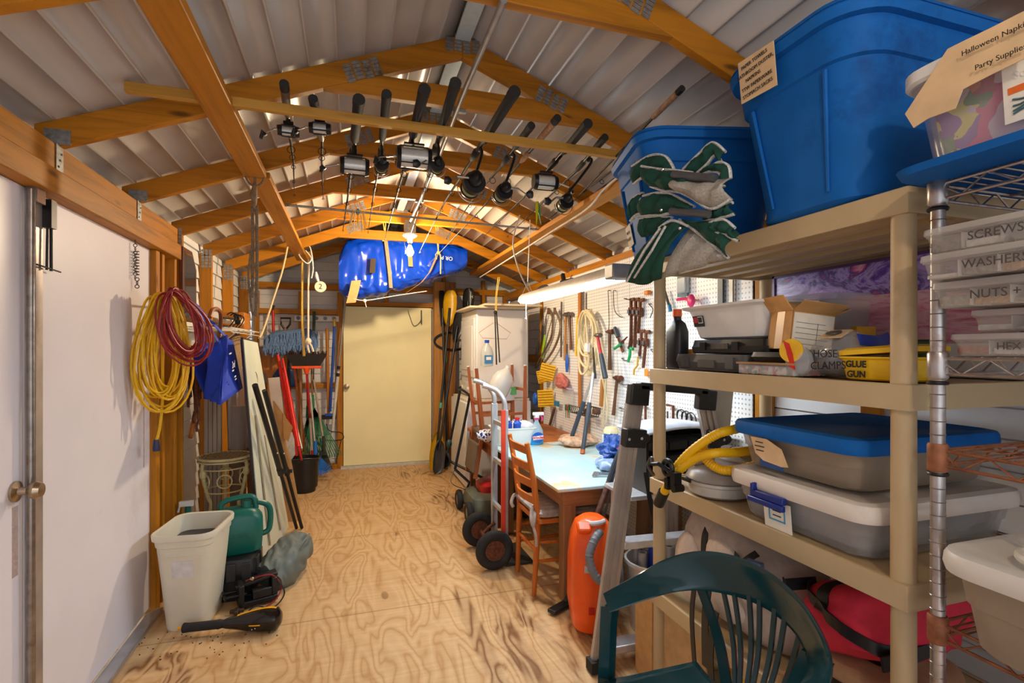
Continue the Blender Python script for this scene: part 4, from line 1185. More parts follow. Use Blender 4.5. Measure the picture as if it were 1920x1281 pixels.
# blue dustpan / snow shovel leaning behind
o = thing('snow_shovel', V(-.62, 6.5, .9), 'blue plastic shovel blade hung behind the red poles', 'shovel')
MB().grid(lambda u, v: P(512 + 44 * u, 690 + 36 * v, Y=6.50) + V(0, -.03 * math.sin(math.pi * u), 0), 8, 6).build('blade', mat('deep_blue_plastic', (30, 72, 130), .45), o, solid=.006)
MB().cyl(P(536, 725, Y=6.48), P(538, 640, Y=6.52), .014).build('shaft', hw, o)
# black bucket
C = V(-.435, 5.62, 0)
o = thing('bucket', C, 'black plastic bucket on the floor by the cardboard', 'bucket')
MB().lathe([(.10, 0), (.105, .005), (.135, .31), (.15, .312), (.15, .345), (.138, .345), (.125, .05), (.0, .045)], C, 26).build('bucket_body', black, o)
MB().tube(smooth_path([C + V(-.148, 0, .33), C + V(-.12, -.10, .35), C + V(0, -.15, .36), C + V(.12, -.10, .35), C + V(.148, 0, .33)]), .004, 6).build('bail_handle', steel, o)
single('grey_sack', MB().loft([[C + V(-.13 + x, -.08 + y, z) for x, y in ((-w, -w * .5), (w, -w * .5), (w, w * .5), (-w, w * .5))] for z, w in ((.352, .02), (.40, .05), (.55, .04), (.62, .02))]), mat('grey_film', (186, 182, 178), .4), 'grey plastic sack folded over the bucket rim', 'bag')
# leaf rakes
def rake(name, label, head, foot_w, m_, hm, top, tines, Yh, Yt, spread, cat='rake', up=True, r=.011):
    H = P(*head, Y=Yh)
    o = thing(name, V(H.x, Yh, 0), label, cat)
    mm = MB()
    base_c = P(*spread[0], Y=Yh); base_d = P(*spread[1], Y=Yh)
    for k in range(tines):
        t = k / (tines - 1)
        e = base_c.lerp(base_d, t)
        e.z -= .03 * math.sin(math.pi * t)
        m1 = H.lerp(e, .55)
        mm.ribbon([H, m1, e, e + V(0, -.03, -.015)], V(.011, 0, 0), .003)
    mm.build('tines', m_, o)
    mm = MB()
    for f in (.35, .6): mm.ribbon([H.lerp(base_c, f), H.lerp(base_c.lerp(base_d, .5), f) + V(0, -.006, -.01), H.lerp(base_d, f)], V(0, 0, .014), .004)
    mm.build('cross_band', m_, o)
    MB().tube([H + V(0, 0, .12), H, H - V(0, 0, .05)], [.016, .022, .016], 8).build('socket', m_, o)
    MB().cyl(H + V(0, 0, .05), P(*top, Y=Yt), r).build('handle', hm, o)
    return o
greenr = mat('green_rake', (38, 120, 76), .5)
rake('leaf_rake', 'green plastic leaf rake with wide fan resting on the floor', (586, 760), 0, greenr, hwd, (584, 690), 17, 6.25, 6.4, ((570, 852), (640, 850)))
rake('leaf_rake', 'darker green leaf rake behind the wire one', (577, 780), 0, mat('dark_green_rake', (30, 92, 62), .5), mat('dark_red_handle', (170, 22, 34), .4), (576, 710), 13, 6.36, 6.42, ((562, 840), (606, 850)))
rake('wire_rake', 'rusty wire leaf rake with pale handle in front of the green rake', (607, 838), 0, mat('wire_dark', (70, 74, 66), .5, .6), mat('pale_handle', (170, 150, 130), .6), (588, 712), 15, 6.1, 6.3, ((588, 872), (622, 876)))
rake('shrub_rake', 'bright blue plastic fan rake lowest by the broom end', (591, 848), 0, mat('bright_blue_rake', (24, 110, 200), .45), mat('silver_handle', (180, 170, 164), .4, .4), (582, 740), 12, 5.95, 6.1, ((590, 884), (620, 878)))
mm = MB().loft([[P(588 + 32 * u, 858 + 20 * v - 8 * math.sin(u * 3), Y=5.97) for u in (0, .25, .5, .75, 1)] for v in (0, .5, 1)], closed=False)
# wooden and blue handles hung in the rail with black deck brush
o = thing('deck_brush', P(616, 775, Y=6.48), 'black headed deck brush on a plain wood handle hung from the rail', 'brush')
MB().cyl(P(613, 616, Y=6.48), P(616, 775, Y=6.48), .018).build('handle', hw, o)
MB().box(P(617, 782, Y=6.46), (.16, .06, .05)).build('brush_head', black, o, bev=.006)
o = thing('squeegee', P(619, 772, Y=6.42), 'blue handled squeegee with yellow tip hung from the rail', 'squeegee')
MB().cyl(P(627, 612, Y=6.44), P(619, 772, Y=6.42), .015).build('handle', mat('cobalt_handle', (18, 72, 176), .4), o)
MB().cyl(P(627, 598, Y=6.44), P(627, 612, Y=6.44), .014).build('tip', yellowp, o)
MB().box(P(618, 778, Y=6.41), (.1, .03, .03)).build('head', mat('cobalt_handle', (18, 72, 176), .4), o, bev=.004)
# wire basket outline
o = thing('wire_hoop', P(622, 830, Y=6.40), 'thin black wire garden hoop leaning by the door frame', 'wire')
mm = MB().tube(smooth_path([P(612, 795, Y=6.42), P(618, 808, Y=6.38), P(640, 812, Y=6.34), P(642, 824, Y=6.34), P(615, 826, Y=6.38), P(600, 822, Y=6.42)]), .005, 6)
mm.tube([P(600, 822, Y=6.42), P(608, 866, Y=6.42)], .005, 6).tube([P(640, 824, Y=6.34), P(630, 868, Y=6.36)], .005, 6)
mm.build('wire', blackm, o)
# long telescopic pole leaning on the door frame
a, c = P(648, 556, Y=6.40), base(616, 884)
o = thing('extension_pole', c, 'long silver extension pole leaning on the far door frame', 'pole')
k = a.lerp(c, .43)
MB().cyl(a, k, .013).build('upper_section', mat('grey_pole', (150, 146, 140), .4, .5), o)
MB().cyl(k, c, .017).build('lower_section', mat('white_pole', (206, 204, 198), .45), o)
MB().cyl(a.lerp(c, .40), a.lerp(c, .42), .019).cyl(a.lerp(c, .44), a.lerp(c, .46), .02).build('lock_collar', black, o)
# wooden spatula/paddle and stake
single('wooden_paddle', MB().loft([[P(506, 676, Y=6.35) + V(w * math.cos(t), .012 * math.sin(t), z) for t in [2 * math.pi * j / 14 for j in range(14)]] for z, w in ((.10, .02), (.06, .08), (-.02, .10), (-.10, .08), (-.17, .03), (-.5, .02), (-1.36, .02))]), hw, 'wooden paddle standing behind the pale table top', 'paddle')
# ================================================================ bench side
# ---- shop light
tubem = glow('lit_diffuser', (.78, .90, 1), TUBE_GLOW)
LX, LY0, LY1, LZ = 1.19, 2.08, 3.42, 1.783
o = thing('shop_light', (LX, 2.4, LZ), 'white fluorescent shop light hung on cords over the bench', 'light')
MB().loft([[V(LX + x, y, LZ + z) for x, z in ((-.062, .0), (-.055, .03), (-.035, .052), (.035, .052), (.055, .03), (.062, 0))] for y in (LY0, LY1)]).build('housing', mat('lamp_housing', (206, 200, 192), .4, .1), o)
MB().loft([[V(LX + x, y, LZ + z) for x, z in ((-.055, 0), (-.045, -.012), (.045, -.012), (.055, 0))] for y in (LY0 + .05, LY1 - .01)]).build('diffuser', tubem, o)
MB().bx(LX - .065, LX + .065, LY0 - .03, LY0 + .05, LZ - .012, LZ + .054).build('end_cap', mat('lamp_end', (150, 148, 150), .4, .4), o, bev=.006)
MB().tube([V(LX + .03, LY0, LZ + .05), V(1.25, 1.87, LZ + .02)], .003, 5).build('hanging_wire', white, o)
for y, zt in ((LY1 - .04, 2.36),):
    mm = MB().tube([V(LX - .04, y, LZ + .05), V(LX, y, LZ + .14), V(LX + .04, y, LZ + .05)], .002, 5).tube([V(LX, y, LZ + .14), V(LX + .02, y + .01, zt)], .003, 5)
    mm.build('hanging_wire', white, o)
MB().tube([V(LX - .02, LY1 - .06, LZ), V(LX - .02, LY1 - .06, LZ - .115)], .0022, 5).sph(V(LX - .02, LY1 - .06, LZ - .12), .006, 6).build('pull_chain', white, o)
MB().tube(smooth_path([V(LX, LY1 - .1, LZ + .05), V(LX - .05, LY1 - .02, LZ + .2), V(LX - .08, LY1 + .05, LZ + .42), V(LX - .04, LY1 + .02, 2.40)]), .005, 6).build('power_cord', mat('pale_cable', (206, 196, 188), .5), o)
# ---- stacked dryer and washer
enam = mat('white_enamel', (228, 228, 232), .25, 0, .03, 2)
o = thing('tumble_dryer', (1.54, 5.55, .905), 'white tumble dryer stacked on the washer', 'dryer')
MB().bx(1.257, 1.83, 5.18, 5.92, .93, 1.87).build('cabinet', enam, o, bev=.012)
MB().bx(1.243, 1.257, 5.23, 5.87, 1.15, 1.78).build('door', enam, o, bev=.006)
MB().bx(1.236, 1.243, 5.30, 5.80, 1.22, 1.70).build('door_panel', enam, o, bev=.006)
MB().bx(1.235, 1.257, 5.19, 5.91, .95, 1.09).build('control_panel', mat('panel_white', (216, 214, 208), .35), o, bev=.006)
for y in (5.3, 5.45, 5.75): MB().cyl((1.235, y, 1.02), (1.212, y, 1.02), .024, .02, 16).build('dial', mat('dial_grey', (196, 196, 196), .4), o)
o = thing('washing_machine', (1.49, 5.55, 0), 'white washing machine under the dryer', 'washer')
MB().bx(1.14, 1.85, 5.15, 5.95, .02, .90).build('cabinet', enam, o, bev=.012)
MB().bx(1.16, 1.84, 5.17, 5.93, .90, .928).build('lid', mat('lid_cream', (222, 214, 200), .4), o, bev=.006)
MB().bx(1.16, 1.84, 5.17, 5.93, 0, .02).build('plinth', black, o)
# boards stacked on the dryer
for i, (x0, x1, y0, y1, z, lab) in enumerate(((1.16, 1.78, 5.05, 5.8, 1.872, 'cream shelf board lying on the dryer, lowest of the two'), (1.30, 1.92, 5.0, 5.7, 1.894, 'cream shelf board lying on top of the other board above the dryer'))):
    single('shelf_board', MB().bx(x0, x1, y0, y1, z, z + .02), mat('cream_board', (216, 200, 170), .5, 0, .06, 6), lab, 'board', bev=.003)
# hanger, bungee and jug hanging in front of the dryer
G3 = V(1.36, 4.95, 0)
def F(px, py, Y=4.95): return P(px, py, Y=Y)
o = thing('bungee_hanger', F(930, 590), 'black bungee loop and gold wire hanger hung from the rafter before the dryer', 'hanger')
MB().tube([F(934, 520), F(929, 560), F(929, 585)], .004, 6).tube([F(937, 520), F(932, 550), F(931, 585)], .004, 6).build('yellow_cord', yrope, o)
MB().tube(smooth_path([F(928, 588), F(929, 620), F(931, 684)], 4), .007, 6).tube(smooth_path([F(931, 588), F(933, 620), F(937, 680)], 4), .007, 6).sph(F(929, 586), .02, 8).build('bungee', blackr, o)
MB().tube([F(926, 605), F(898, 624), F(905, 634), F(950, 636), F(957, 624), F(930, 605)], .003, 5).build('wire', mat('gold_wire', (200, 160, 100), .4, .5), o)
o = thing('plastic_jug', F(915, 690), 'clear water bottle with blue cap hanging in front of the dryer', 'bottle')
C = F(913, 688)
MB().lathe([(.03, 0), (.062, .008), (.066, .09), (.066, .13), (.05, .185), (.02, .225), (.018, .245)], C, 20).build('bottle', mat('clear_bottle', (206, 214, 214), .2, 0, .05, 10, alpha=.55), o)
MB().cyl(C + V(0, 0, .24), C + V(0, 0, .268), .024, n=14).build('cap', mat('cap_blue', (20, 70, 190), .4), o)
MB().box(C + V(0, -.067, .075), (.085, .003, .085)).build('label', mat('label_blue', (60, 130, 190), .5), o)
MB().box(C + V(0, -.0695, .085), (.05, .003, .03)).build('label_print', white, o)
C = F(930, 742, 4.55)
o = thing('plastic_jug', C, 'large frosted white jug hung tilted above the upturned chair', 'jug')
ax = V(.45, 0, 1).normalized()
MB().lathe([(.04, 0), (.088, .012), (.1, .08), (.1, .16), (.08, .21), (.04, .25), (.026, .265), (.024, .295)], C, 22, ax).build('jug_body', mat('frosted_jug', (222, 222, 220), .35, 0, .04, 10, alpha=.8), o)
C2 = F(948, 752, 4.62)
o = thing('plastic_jug', C2, 'second frosted jug with green label tucked behind the tilted one', 'jug')
MB().lathe([(.04, 0), (.085, .012), (.09, .12), (.07, .2), (.022, .26)], C2, 20).build('jug_body', mat('frosted_jug', (222, 222, 220), .35), o)
MB().box(C2 + V(.05, -.075, .1), (.06, .02, .07)).build('label', mat('label_green', (90, 170, 90), .5), o)
# ---- kayak paddles by the post
pblk = mat('paddle_black', (34, 35, 38), .35, 0, .15, 20)
pyel = mat('paddle_yellow', (226, 176, 20), .35, 0, .1, 20)
pgry = mat('paddle_grey', (64, 64, 68), .35, 0, .15, 20)
pteal = mat('paddle_teal', (80, 170, 136), .5)
def blade(mb, top, bot, w, yaw=0):
    d = bot - top
    n_ = V(math.sin(yaw), -math.cos(yaw), 0); x = V(math.cos(yaw), math.sin(yaw), 0)
    rings = []
    for t, k in ((0, .25), (.04, .6), (.15, .92), (.4, 1), (.7, .9), (.9, .6), (1, .2)):
        p = top + d * t
        rings.append([p + x * (w * k * math.cos(a)) + n_ * ((.012 + .02 * abs(math.cos(a))) * (-1 if math.sin(a) < 0 else -.4) * abs(math.sin(a)) + .03 * (math.cos(a) ** 2 - .5)) for a in [2 * math.pi * j / 16 for j in range(16)]])
    mb.loft(rings)
    return mb
def paddle(label, tb, st, sb, bb, w, m_, yt, yb, grips=(), yaw=0):
    a, b_, c, d = P(*tb, Y=yt), P(*st, Y=yt), P(*sb, Y=yb), P(*bb, Y=yb)
    o = thing('kayak_paddle', d, label, 'paddle')
    blade(MB(), a, b_, w, yaw).build('blade', m_, o); blade(MB(), d, c, w, yaw).build('blade', m_, o)
    MB().cyl(b_ + (a - b_) * .5 , c + (d - c) * .3, .015).build('shaft', pblk, o)
    for f, l in grips: MB().cyl(b_.lerp(c, f), b_.lerp(c, f + l), .019).build('grip_tape', pteal, o)
    return o
paddle('black kayak paddle standing behind the yellow bladed one', (828, 545), (831, 612), (838, 845), (836, 880), .07, pblk, 6.36, 6.2, yaw=.9)
paddle('kayak paddle with yellow blades and teal tape on its shaft', (845, 544), (841, 612), (822, 808), (816, 884), .085, pyel, 6.30, 6.08, ((.30, .05), (.74, .05)))
paddle('grey bladed kayak paddle leaning in front of the dryer edge', (862, 582), (853, 642), (824, 826), (820, 889), .085, pgry, 6.15, 5.92, yaw=.5)
txt('H', .05, P(857, 608, Y=6.09), (1, 0, 0), (0, 0, 1), white, None, 'lettering') if False else None
o = paddle('tall black paddle with a white H mark behind the dryer boards', (879, 540), (876, 590), (880, 840), (879, 885), .075, pblk, 6.28, 6.25)
txt('H', .06, P(884, 557, Y=6.235), (1, 0, 0), (0, 0, 1), white, o, 'letter_mark')
single('rubber_hoop', MB().torus(P(850, 640, Y=6.39), .11, .014, 'Y', 28, 8, ry=.24), blackr, 'black rubber hoop hanging behind the grey paddle', 'hoop')
# ---- lawn mower with folded handle
o = thing('lawn_mower', (1.2, 4.36, 0), 'red lawn mower with folded black handle parked by the far table', 'mower')
red = mat('mower_red', (190, 26, 30), .35, 0, .12, 14)
MB().loft([rr(1.20, 4.36, z, w, d, .10) for z, w, d in ((.06, .44, .50), (.12, .46, .52), (.19, .42, .48), (.215, .30, .36))]).build('deck', mat('deck_grey', (92, 96, 84), .5, 0, .2, 12), o)
MB().loft([rr(1.20, 4.38, z, w, d, .06) for z, w, d in ((.21, .24, .28), (.27, .24, .28), (.30, .16, .20))]).build('engine', red, o)
for x, y, r in ((.95, 4.17, .09), (1.44, 4.17, .09), (.95, 4.57, .09), (1.44, 4.57, .09)):
    w_ = MB().torus((x, y, r), r - .028, .028, 'X', 24, 8).build('wheel', blackr, o)
    MB().cyl((x - .02, y, r), (x + .02, y, r), r - .03, n=18).build('hub', mat('hub_grey', (120, 112, 104), .6), w_)
A, B_, C_, D_ = P(880, 742, Y=4.75), P(862, 730, Y=5.0), P(840, 850, Y=4.95), P(853, 880, Y=4.7)
mm = MB().tube(smooth_path([D_, A - V(0, 0, .03), A, A.lerp(B_, .5) + V(0, 0, .01), B_, B_ - V(0, 0, .03), C_], 5), .013, 8)
mm.build('upper_handle', blackm, o)
E1, E2 = V(1.02, 4.56, .18), V(1.32, 4.58, .18)
MB().tube([D_, P(880, 905, Y=4.6), E1], .013, 8).build('lower_handle', blackm, o)
MB().tube([C_, P(845, 866, Y=4.9), E2], .013, 8).build('lower_handle', blackm, o)
MB().tube(smooth_path([D_, P(846, 905, Y=4.62), P(872, 918, Y=4.5), E1], 5), .004, 5).build('cable', black, o)
MB().sph(P(842, 832, Y=4.86), (.03, .03, .04), 8).build('clamp_knob', mat('teal_dark', (26, 60, 62), .4), o)
# ---- tables
bw = wood('bench_leg_wood', (150, 104, 66), 'Z', knots=False)
o = thing('work_table', (1.53, 3.3, 0), 'wooden work table with worn pale blue top under the pegboard', 'table')
def tabletop():
    mm = bpy.data.materials.new('worn_blue_top'); t, b = nt(mm)
    n = nd(t, 'ShaderNodeTexNoise', Scale=1, Detail=6, Roughness=.65); t.links.new(coords(t, (2.2, 1.6, 1), False), n.inputs['Vector'])
    t.links.new(ramp(t, [(.40, lin((170, 206, 216))), (.56, lin((186, 212, 214))), (.585, lin((214, 190, 156))), (.72, lin((206, 176, 140)))], n.outputs[0]), b.inputs['Base Color'])
    b.inputs['Roughness'].default_value = .35
    return mm
MB().bx(1.09, 1.965, 2.60, 3.95, .66, .682).build('tabletop', tabletop(), o, bev=.006)
MB().bx(1.15, 1.94, 2.665, 2.70, .555, .66).build('apron', wood('bench_apron_x', (160, 108, 66), 'X', knots=False), o, bev=.003)
MB().bx(1.15, 1.185, 2.70, 3.88, .555, .66).build('apron', wood('bench_apron_y', (160, 108, 66), 'Y', knots=False), o, bev=.003)
for x, y in ((1.19, 2.70), (1.90, 2.70), (1.19, 3.85), (1.90, 3.85)):
    MB().box((x, y, .29), (.075, .075, .55), None, 1).build('leg', bw, o, bev=.004)
def plank_leg(): pass
o = thing('side_table', (1.5, 4.48, 0), 'low orange brown wooden table at the dryer end of the bench', 'table')
MB().bx(1.115, 1.95, 3.96, 4.98, .645, .675).build('tabletop', wood('orange_table', (170, 98, 46), 'Y', knots=False), o, bev=.004)
MB().bx(1.135, 1.165, 4.0, 4.95, .55, .645).build('apron', wood('orange_apron', (140, 80, 40), 'Y', knots=False), o)
for x, y in ((1.16, 4.01), (1.9, 4.01), (1.16, 4.93), (1.9, 4.93)):
    MB().box((x, y, .32), (.05, .05, .645)).build('leg', wood('dark_table_leg', (104, 62, 36), 'Z', knots=False), o)
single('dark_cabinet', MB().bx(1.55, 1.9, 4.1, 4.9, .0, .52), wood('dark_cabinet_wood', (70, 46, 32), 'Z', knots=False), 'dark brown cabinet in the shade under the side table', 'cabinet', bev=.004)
# ---- upturned chair on the side table
brn = wood('chair_brown', (166, 92, 50), 'Z', knots=False)
o = thing('dining_chair', (1.27, 4.48, .68), 'brown dining chair turned upside down on the side table', 'chair')
L = {}
for k, (t, Y) in {'a': ((878, 688), 4.66), 'b': ((893, 691), 4.32), 'c': ((960, 684), 4.66), 'd': ((985, 686), 4.32)}.items():
    T = P(*t, Y=Y); Bt = V(T.x + (.06 if k in 'ab' else -.0), T.y + (-.02 if k in 'ac' else .02), .735)
    L[k] = (Bt, T)
    lg = MB().beam(Bt, T, .036, .036, w1=.024, h1=.024).build('leg', brn, o, bev=.003)
    MB().cyl(T, T + V(0, 0, .008), .013, n=10).build('glide', white, lg)
mix = lambda k, f: L[k][0].lerp(L[k][1], f)
for p, q, f in (('a', 'b', .45), ('c', 'd', .62), ('a', 'c', .22), ('b', 'd', .25), ('a', 'c', .38)):
    MB().beam(mix(p, f), mix(q, f), .014, .024).build('stretcher', brn, o)
sx0, sx1 = L['b'][0].x - .02, L['d'][0].x + .03
MB().bx(sx0, sx1, 4.26, 4.70, .677, .735).build('seat', mat('brown_vinyl', (104, 86, 74), .45, 0, .1, 14), o, bev=.015)
for y in (4.32, 4.64): MB().beam((sx0 + .015, y, .735), (sx0 - .05, y, .33), .03, .03).build('back_post', brn, o)
MB().box((sx0 - .04, 4.48, .50), (.03, .34, .26), (0, R(8), 0)).build('backrest', mat('brown_vinyl', (104, 86, 74), .45, 0, .1, 14), o, bev=.012)
# ---- things on the tables
def towel_mat():
    mm = bpy.data.materials.new('navy_print_cloth'); t, b = nt(mm)
    v = nd(t, 'ShaderNodeTexVoronoi', Scale=34, feature='DISTANCE_TO_EDGE'); t.links.new(coords(t), v.inputs['Vector'])
    t.links.new(ramp(t, [(.10, lin((228, 226, 232))), (.16, lin((40, 56, 120)))], v.outputs[0]), b.inputs['Base Color']); b.inputs['Roughness'].default_value = .9
    return mm
TM = towel_mat()
def heap(name, label, cat, C, sx, sy, sz, m_, amp=.3, seed=0, n=30, freq=9, ridge=.5):
    mb = MB()
    def f(u, v):
        t = math.pi * max(.02, min(.98, u)); a = 2 * math.pi * v
        p = V(sx * math.sin(t) * math.cos(a), sy * math.sin(t) * math.sin(a), -sz * math.cos(t) * (1 if u > .5 else .9))
        k = 1 + amp * _nz.noise(p * freq + V(seed, seed * 2, 0)) + amp * ridge * (.35 - 1.6 * abs(_nz.noise(p * freq * 2.3 + V(seed, 3, seed))))
        p = p * k
        p.z = max(p.z, -sz * .8) + sz * .8
        return V(*C) + p
    mb.grid(f, n, n * 2)
    bmesh.ops.remove_doubles(mb.bm, verts=mb.bm.verts, dist=.0006); bmesh.ops.holes_fill(mb.bm, edges=mb.bm.edges)
    return single(name, mb, m_, label, cat)
heap('patterned_cloth', 'navy and white patterned cloth heaped behind the dish tub', 'cloth', (1.40, 4.16, .70), .15, .06, .085, TM, .35, 3)
heap('patterned_cloth', 'navy and white patterned cloth spilling off the upturned chair seat', 'cloth', (1.13, 4.15, .676), .12, .06, .06, TM, .35, 8)
C = V(1.27, 3.98, .684)
o = thing('dish_tub', C, 'white dish tub crammed with bottles and rags at the end of the blue table', 'tub')
tub = lambda C, w, d, h, m_, nm='tub_body': MB().loft([rr(C.x, C.y, C.z + z, w * k, d * k, .05) for z, k in ((0, .80), (.01, .83), (h * .9, .95), (h * .92, 1), (h, 1.02), (h, .95), (h * .85, .92), (.02, .78))]).build(nm, m_, o)
tub(C, .36, .27, .14, white)
heap('white_rag', 'white rag bulging out of the dish tub', 'rag', (1.37, 3.98, .785), .08, .08, .04, mat('white_cloth', (232, 232, 236), .9), .3, 5)
for x, c, lab in ((1.22, (20, 70, 180), 'small blue bottle in the dish tub by the hand truck rail'), (1.30, (30, 90, 200), 'blue carton with red print in the dish tub')):
    o = thing('tub_bottle', V(x, 3.95, .80), lab, 'bottle')
    MB().lathe([(.03, -.09), (.034, -.08), (.034, .05), (.02, .065), (.018, .075)], V(x, 3.95, .80), 14).build('body', mat('bottle_%d' % c[0], c, .35), o)
    MB().cyl(V(x, 3.95, .875), V(x, 3.95, .895), .02, n=12).build('cap', redp if x > 1.25 else white, o)
# window cleaner
C = P(1006, 826, Y=3.88); C = V(C.x, 3.88, .683)
o = thing('spray_bottle', C, 'blue window cleaner spray bottle with pink and white trigger', 'spray bottle')
el = lambda z, a, b_: [C + V(a * math.cos(t), b_ * math.sin(t), z) for t in [2 * math.pi * k / 24 for k in range(24)]]
MB().loft([el(0, .05, .03), el(.006, .056, .034), el(.08, .056, .034)]).build('liquid', mat('cleaner_blue', (40, 160, 220), .12, 0, .06, 10), o)
MB().loft([el(.081, .056, .034), el(.11, .054, .033), el(.15, .034, .024), el(.18, .018, .016), el(.20, .016, .015)]).build('bottle', mat('clear_blue', (190, 216, 232), .1, 0, .05, 10, alpha=.6), o)
MB().box(C + V(0, 0, .225), (.04, .035, .03)).box(C + V(.015, 0, .245), (.095, .028, .026)).build('trigger_head', white, o, bev=.006)
mm = MB().tube([C + V(.035, 0, .235), C + V(.05, 0, .21), C + V(.047, 0, .185)], .008, 6).box(C + V(.064, 0, .245), (.01, .024, .022)).box(C + V(0, 0, .207), (.036, .036, .014)); mm.build('trigger', mat('trigger_pink', (214, 60, 130), .4), o)
MB().loft([[C + V(.05 * math.cos(t), -.0365, .06 + .042 * math.sin(t)) for t in [2 * math.pi * k / 24 for k in range(24)]], [C + V(.05 * math.cos(t), -.0345, .06 + .042 * math.sin(t)) for t in [2 * math.pi * k / 24 for k in range(24)]]]).build('label', mat('label_royal', (20, 90, 190), .4), o)
MB().box(C + V(0, -.038, .058), (.09, .002, .03), (0, R(-4), 0)).build('label_band', mat('label_white', (240, 240, 240), .4), o)
txt('Windex', .033, C + V(0, -.0392, .058), (1, 0, .07), (0, 0, 1), mat('label_red', (220, 40, 30), .4), o, 'label_lettering', .001, bold=.001)
o = thing('clear_bottle', V(1.44, 3.92, .684), 'empty clear bottle between the dish tub and the spray bottle', 'bottle')
MB().lathe([(.035, 0), (.04, .01), (.042, .1), (.02, .16), (.014, .18)], V(1.445, 4.02, .684), 16).build('bottle', clearp, o)
heap('plastic_bag', 'clear bag of tan wood pieces on the blue table by the pegboard', 'bag', (1.75, 3.74, .683), .17, .14, .05, mat('tan_bag', (206, 166, 136), .2, 0, .3, 30), .3, 6)
for k in range(5):
    pass
heap('glove_bundle', 'bunched blue and navy fabric bundle near the folding ladder', 'bundle', (1.68, 2.97, .74), .12, .12, .075, mat('bundle_blue', (24, 72, 150), .5, 0, .35, 26), .55, 2, 26, 16)
heap('plastic_bag', 'clear plastic bag with blue print under the navy bundle', 'bag', (1.62, 2.93, .682), .12, .11, .045, mat('bag_blue_print', (146, 170, 206), .25, 0, .35, 34), .3, 1)
heap('red_rag', 'small red cloth tucked in the navy bundle', 'rag', (1.67, 2.86, .80), .06, .05, .03, mat('rag_red', (206, 44, 40), .7), .5, 12, 14, 14)
mb = MB()
for k in range(4): mb = mb
for k, lab in enumerate(('steel spanner lying nearest the edge of the blue table', 'steel spanner lying against the blue print bag', 'steel spanner lying between the other two spanners')):
    a = V(1.42 + .02 * k, 2.78 + .03 * k, .690); c = V(1.62, 2.72 + .035 * k, .690)
    m2 = MB().beam(a, c, .016, .006); d = (c - a).normalized()
    for q, s in ((a, -1), (c, 1)):
        m2.torus(q + d * s * .012, .014, .006, 'Z', 12, 6)
    single('spanner', m2, mat('bright_steel', (190, 190, 188), .25, .9), lab, 'spanner')
# canisters by the pegboard
C = V(1.83, 3.36, .684)
o = thing('wipes_canister', C, 'blue and yellow wipes canister with cream lid', 'canister')
MB().cyl(C, C + V(0, 0, .15), .052, n=24).build('canister', mat('wipes_blue', (24, 104, 190), .35, 0, .1, 18), o)
for z, c in ((-.03, (240, 210, 40)), (-.006, (30, 50, 120)), (.028, (220, 230, 236))):
    MB().box(C + V(-.048, z, .075), (.012, .016, .12)).build('label_stripe', mat('stripe_%d' % c[2], c, .4), o)
MB().lathe([(.055, .15), (.055, .175), (.04, .195), (.02, .20)], C, 24).build('lid', mat('cream_lid', (232, 214, 168), .45), o)
C = V(1.87, 3.24, .684)
o = thing('spray_can', C, 'slim turquoise and white spray can beside the wipes canister', 'can')
MB().cyl(C, C + V(0, 0, .14), .03, n=18).build('can', mat('turquoise', (40, 150, 190), .3), o)
MB().lathe([(.03, .14), (.022, .155), (.02, .19), (.0, .19)], C, 16).build('cap', white, o)
# long handled loppers standing on the table
A1, A2 = P(1066, 837, Z=.684), P(1092, 851, Z=.684)
TP = P(1113, 700, X=1.80)
o = thing('garden_loppers', (A1 + A2) / 2, 'long handled loppers with dark grips leaning on the pegboard', 'loppers')
for Q, lab in ((A1, 0), (A2, 1)):
    K = Q.lerp(TP, .62)
    d = (TP - Q).normalized()
    hh = MB().tube([Q + d * .03, K], .017, 10).build('handle', mat('slate_grip', (52, 62, 72), .5), o)
    MB().cyl(Q, Q + d * .03, .018, n=12).build('copper_end', mat('copper_cap', (190, 100, 60), .4, .4), hh)
    MB().tube([K, TP], .012, 8).build('arm', alu, o)
MB().loft([[TP + V(0, -.02 + .03 * t + .01 * s, .0) + V(.004 * e, 0, .20 * t) for s, e in ((-1.6 * (1 - t * .7), -1), (1.6 * (1 - t * .7), -1), (1.6 * (1 - t * .7), 1), (-1.6 * (1 - t * .7), 1))] for t in (-.2, 0, .3, .6, 1)]).build('blade', steel, o)
# ---- ladder back chair drawn up to the table
mapl = wood('maple_orange', (196, 106, 40), 'Z', .75, .35, knots=False)
mapx = wood('maple_orange_x', (196, 106, 40), 'X', .75, .35, knots=False)
o = thing('ladder_back_chair', (1.22, 3.0, 0), 'orange maple ladder back chair drawn up to the work table', 'chair')
Yn, Yf = 2.83, 3.17
bt = {y: (V(1.035 if y == Yn else 1.045, y, 0), V(1.06, y, .45), V(.99, y, .90)) for y in (Yn, Yf)}
for y in (Yn, Yf):
    a, b_, c = bt[y]
    MB().tube([a, a.lerp(b_, .6), b_, b_.lerp(c, .5) + V(.008, 0, 0), c], [.014, .018, .019, .018, .015], 12).build('rear_post', mapl, o)
for y in (2.80, 3.20):
    MB().tube([V(1.43, y, 0), V(1.425, y, .25), V(1.42, y, .45)], [.013, .017, .019], 12).build('front_leg', mapl, o)
for z in (.555, .655, .755, .855):
    f = (z - .45) / .45
    p, q = bt[Yn][1].lerp(bt[Yn][2], f), bt[Yf][1].lerp(bt[Yf][2], f)
    mid = p.lerp(q, .5) + V(-.035, 0, .008)
    MB().ribbon(smooth_path([p, mid, q], 8), V(-.008, 0, .048), .011).build('slat', mapl, o)
MB().loft([rr(1.245, 3.0, z, .40, .42, .03) for z in (.43, .455)]).build('seat', mapx, o)
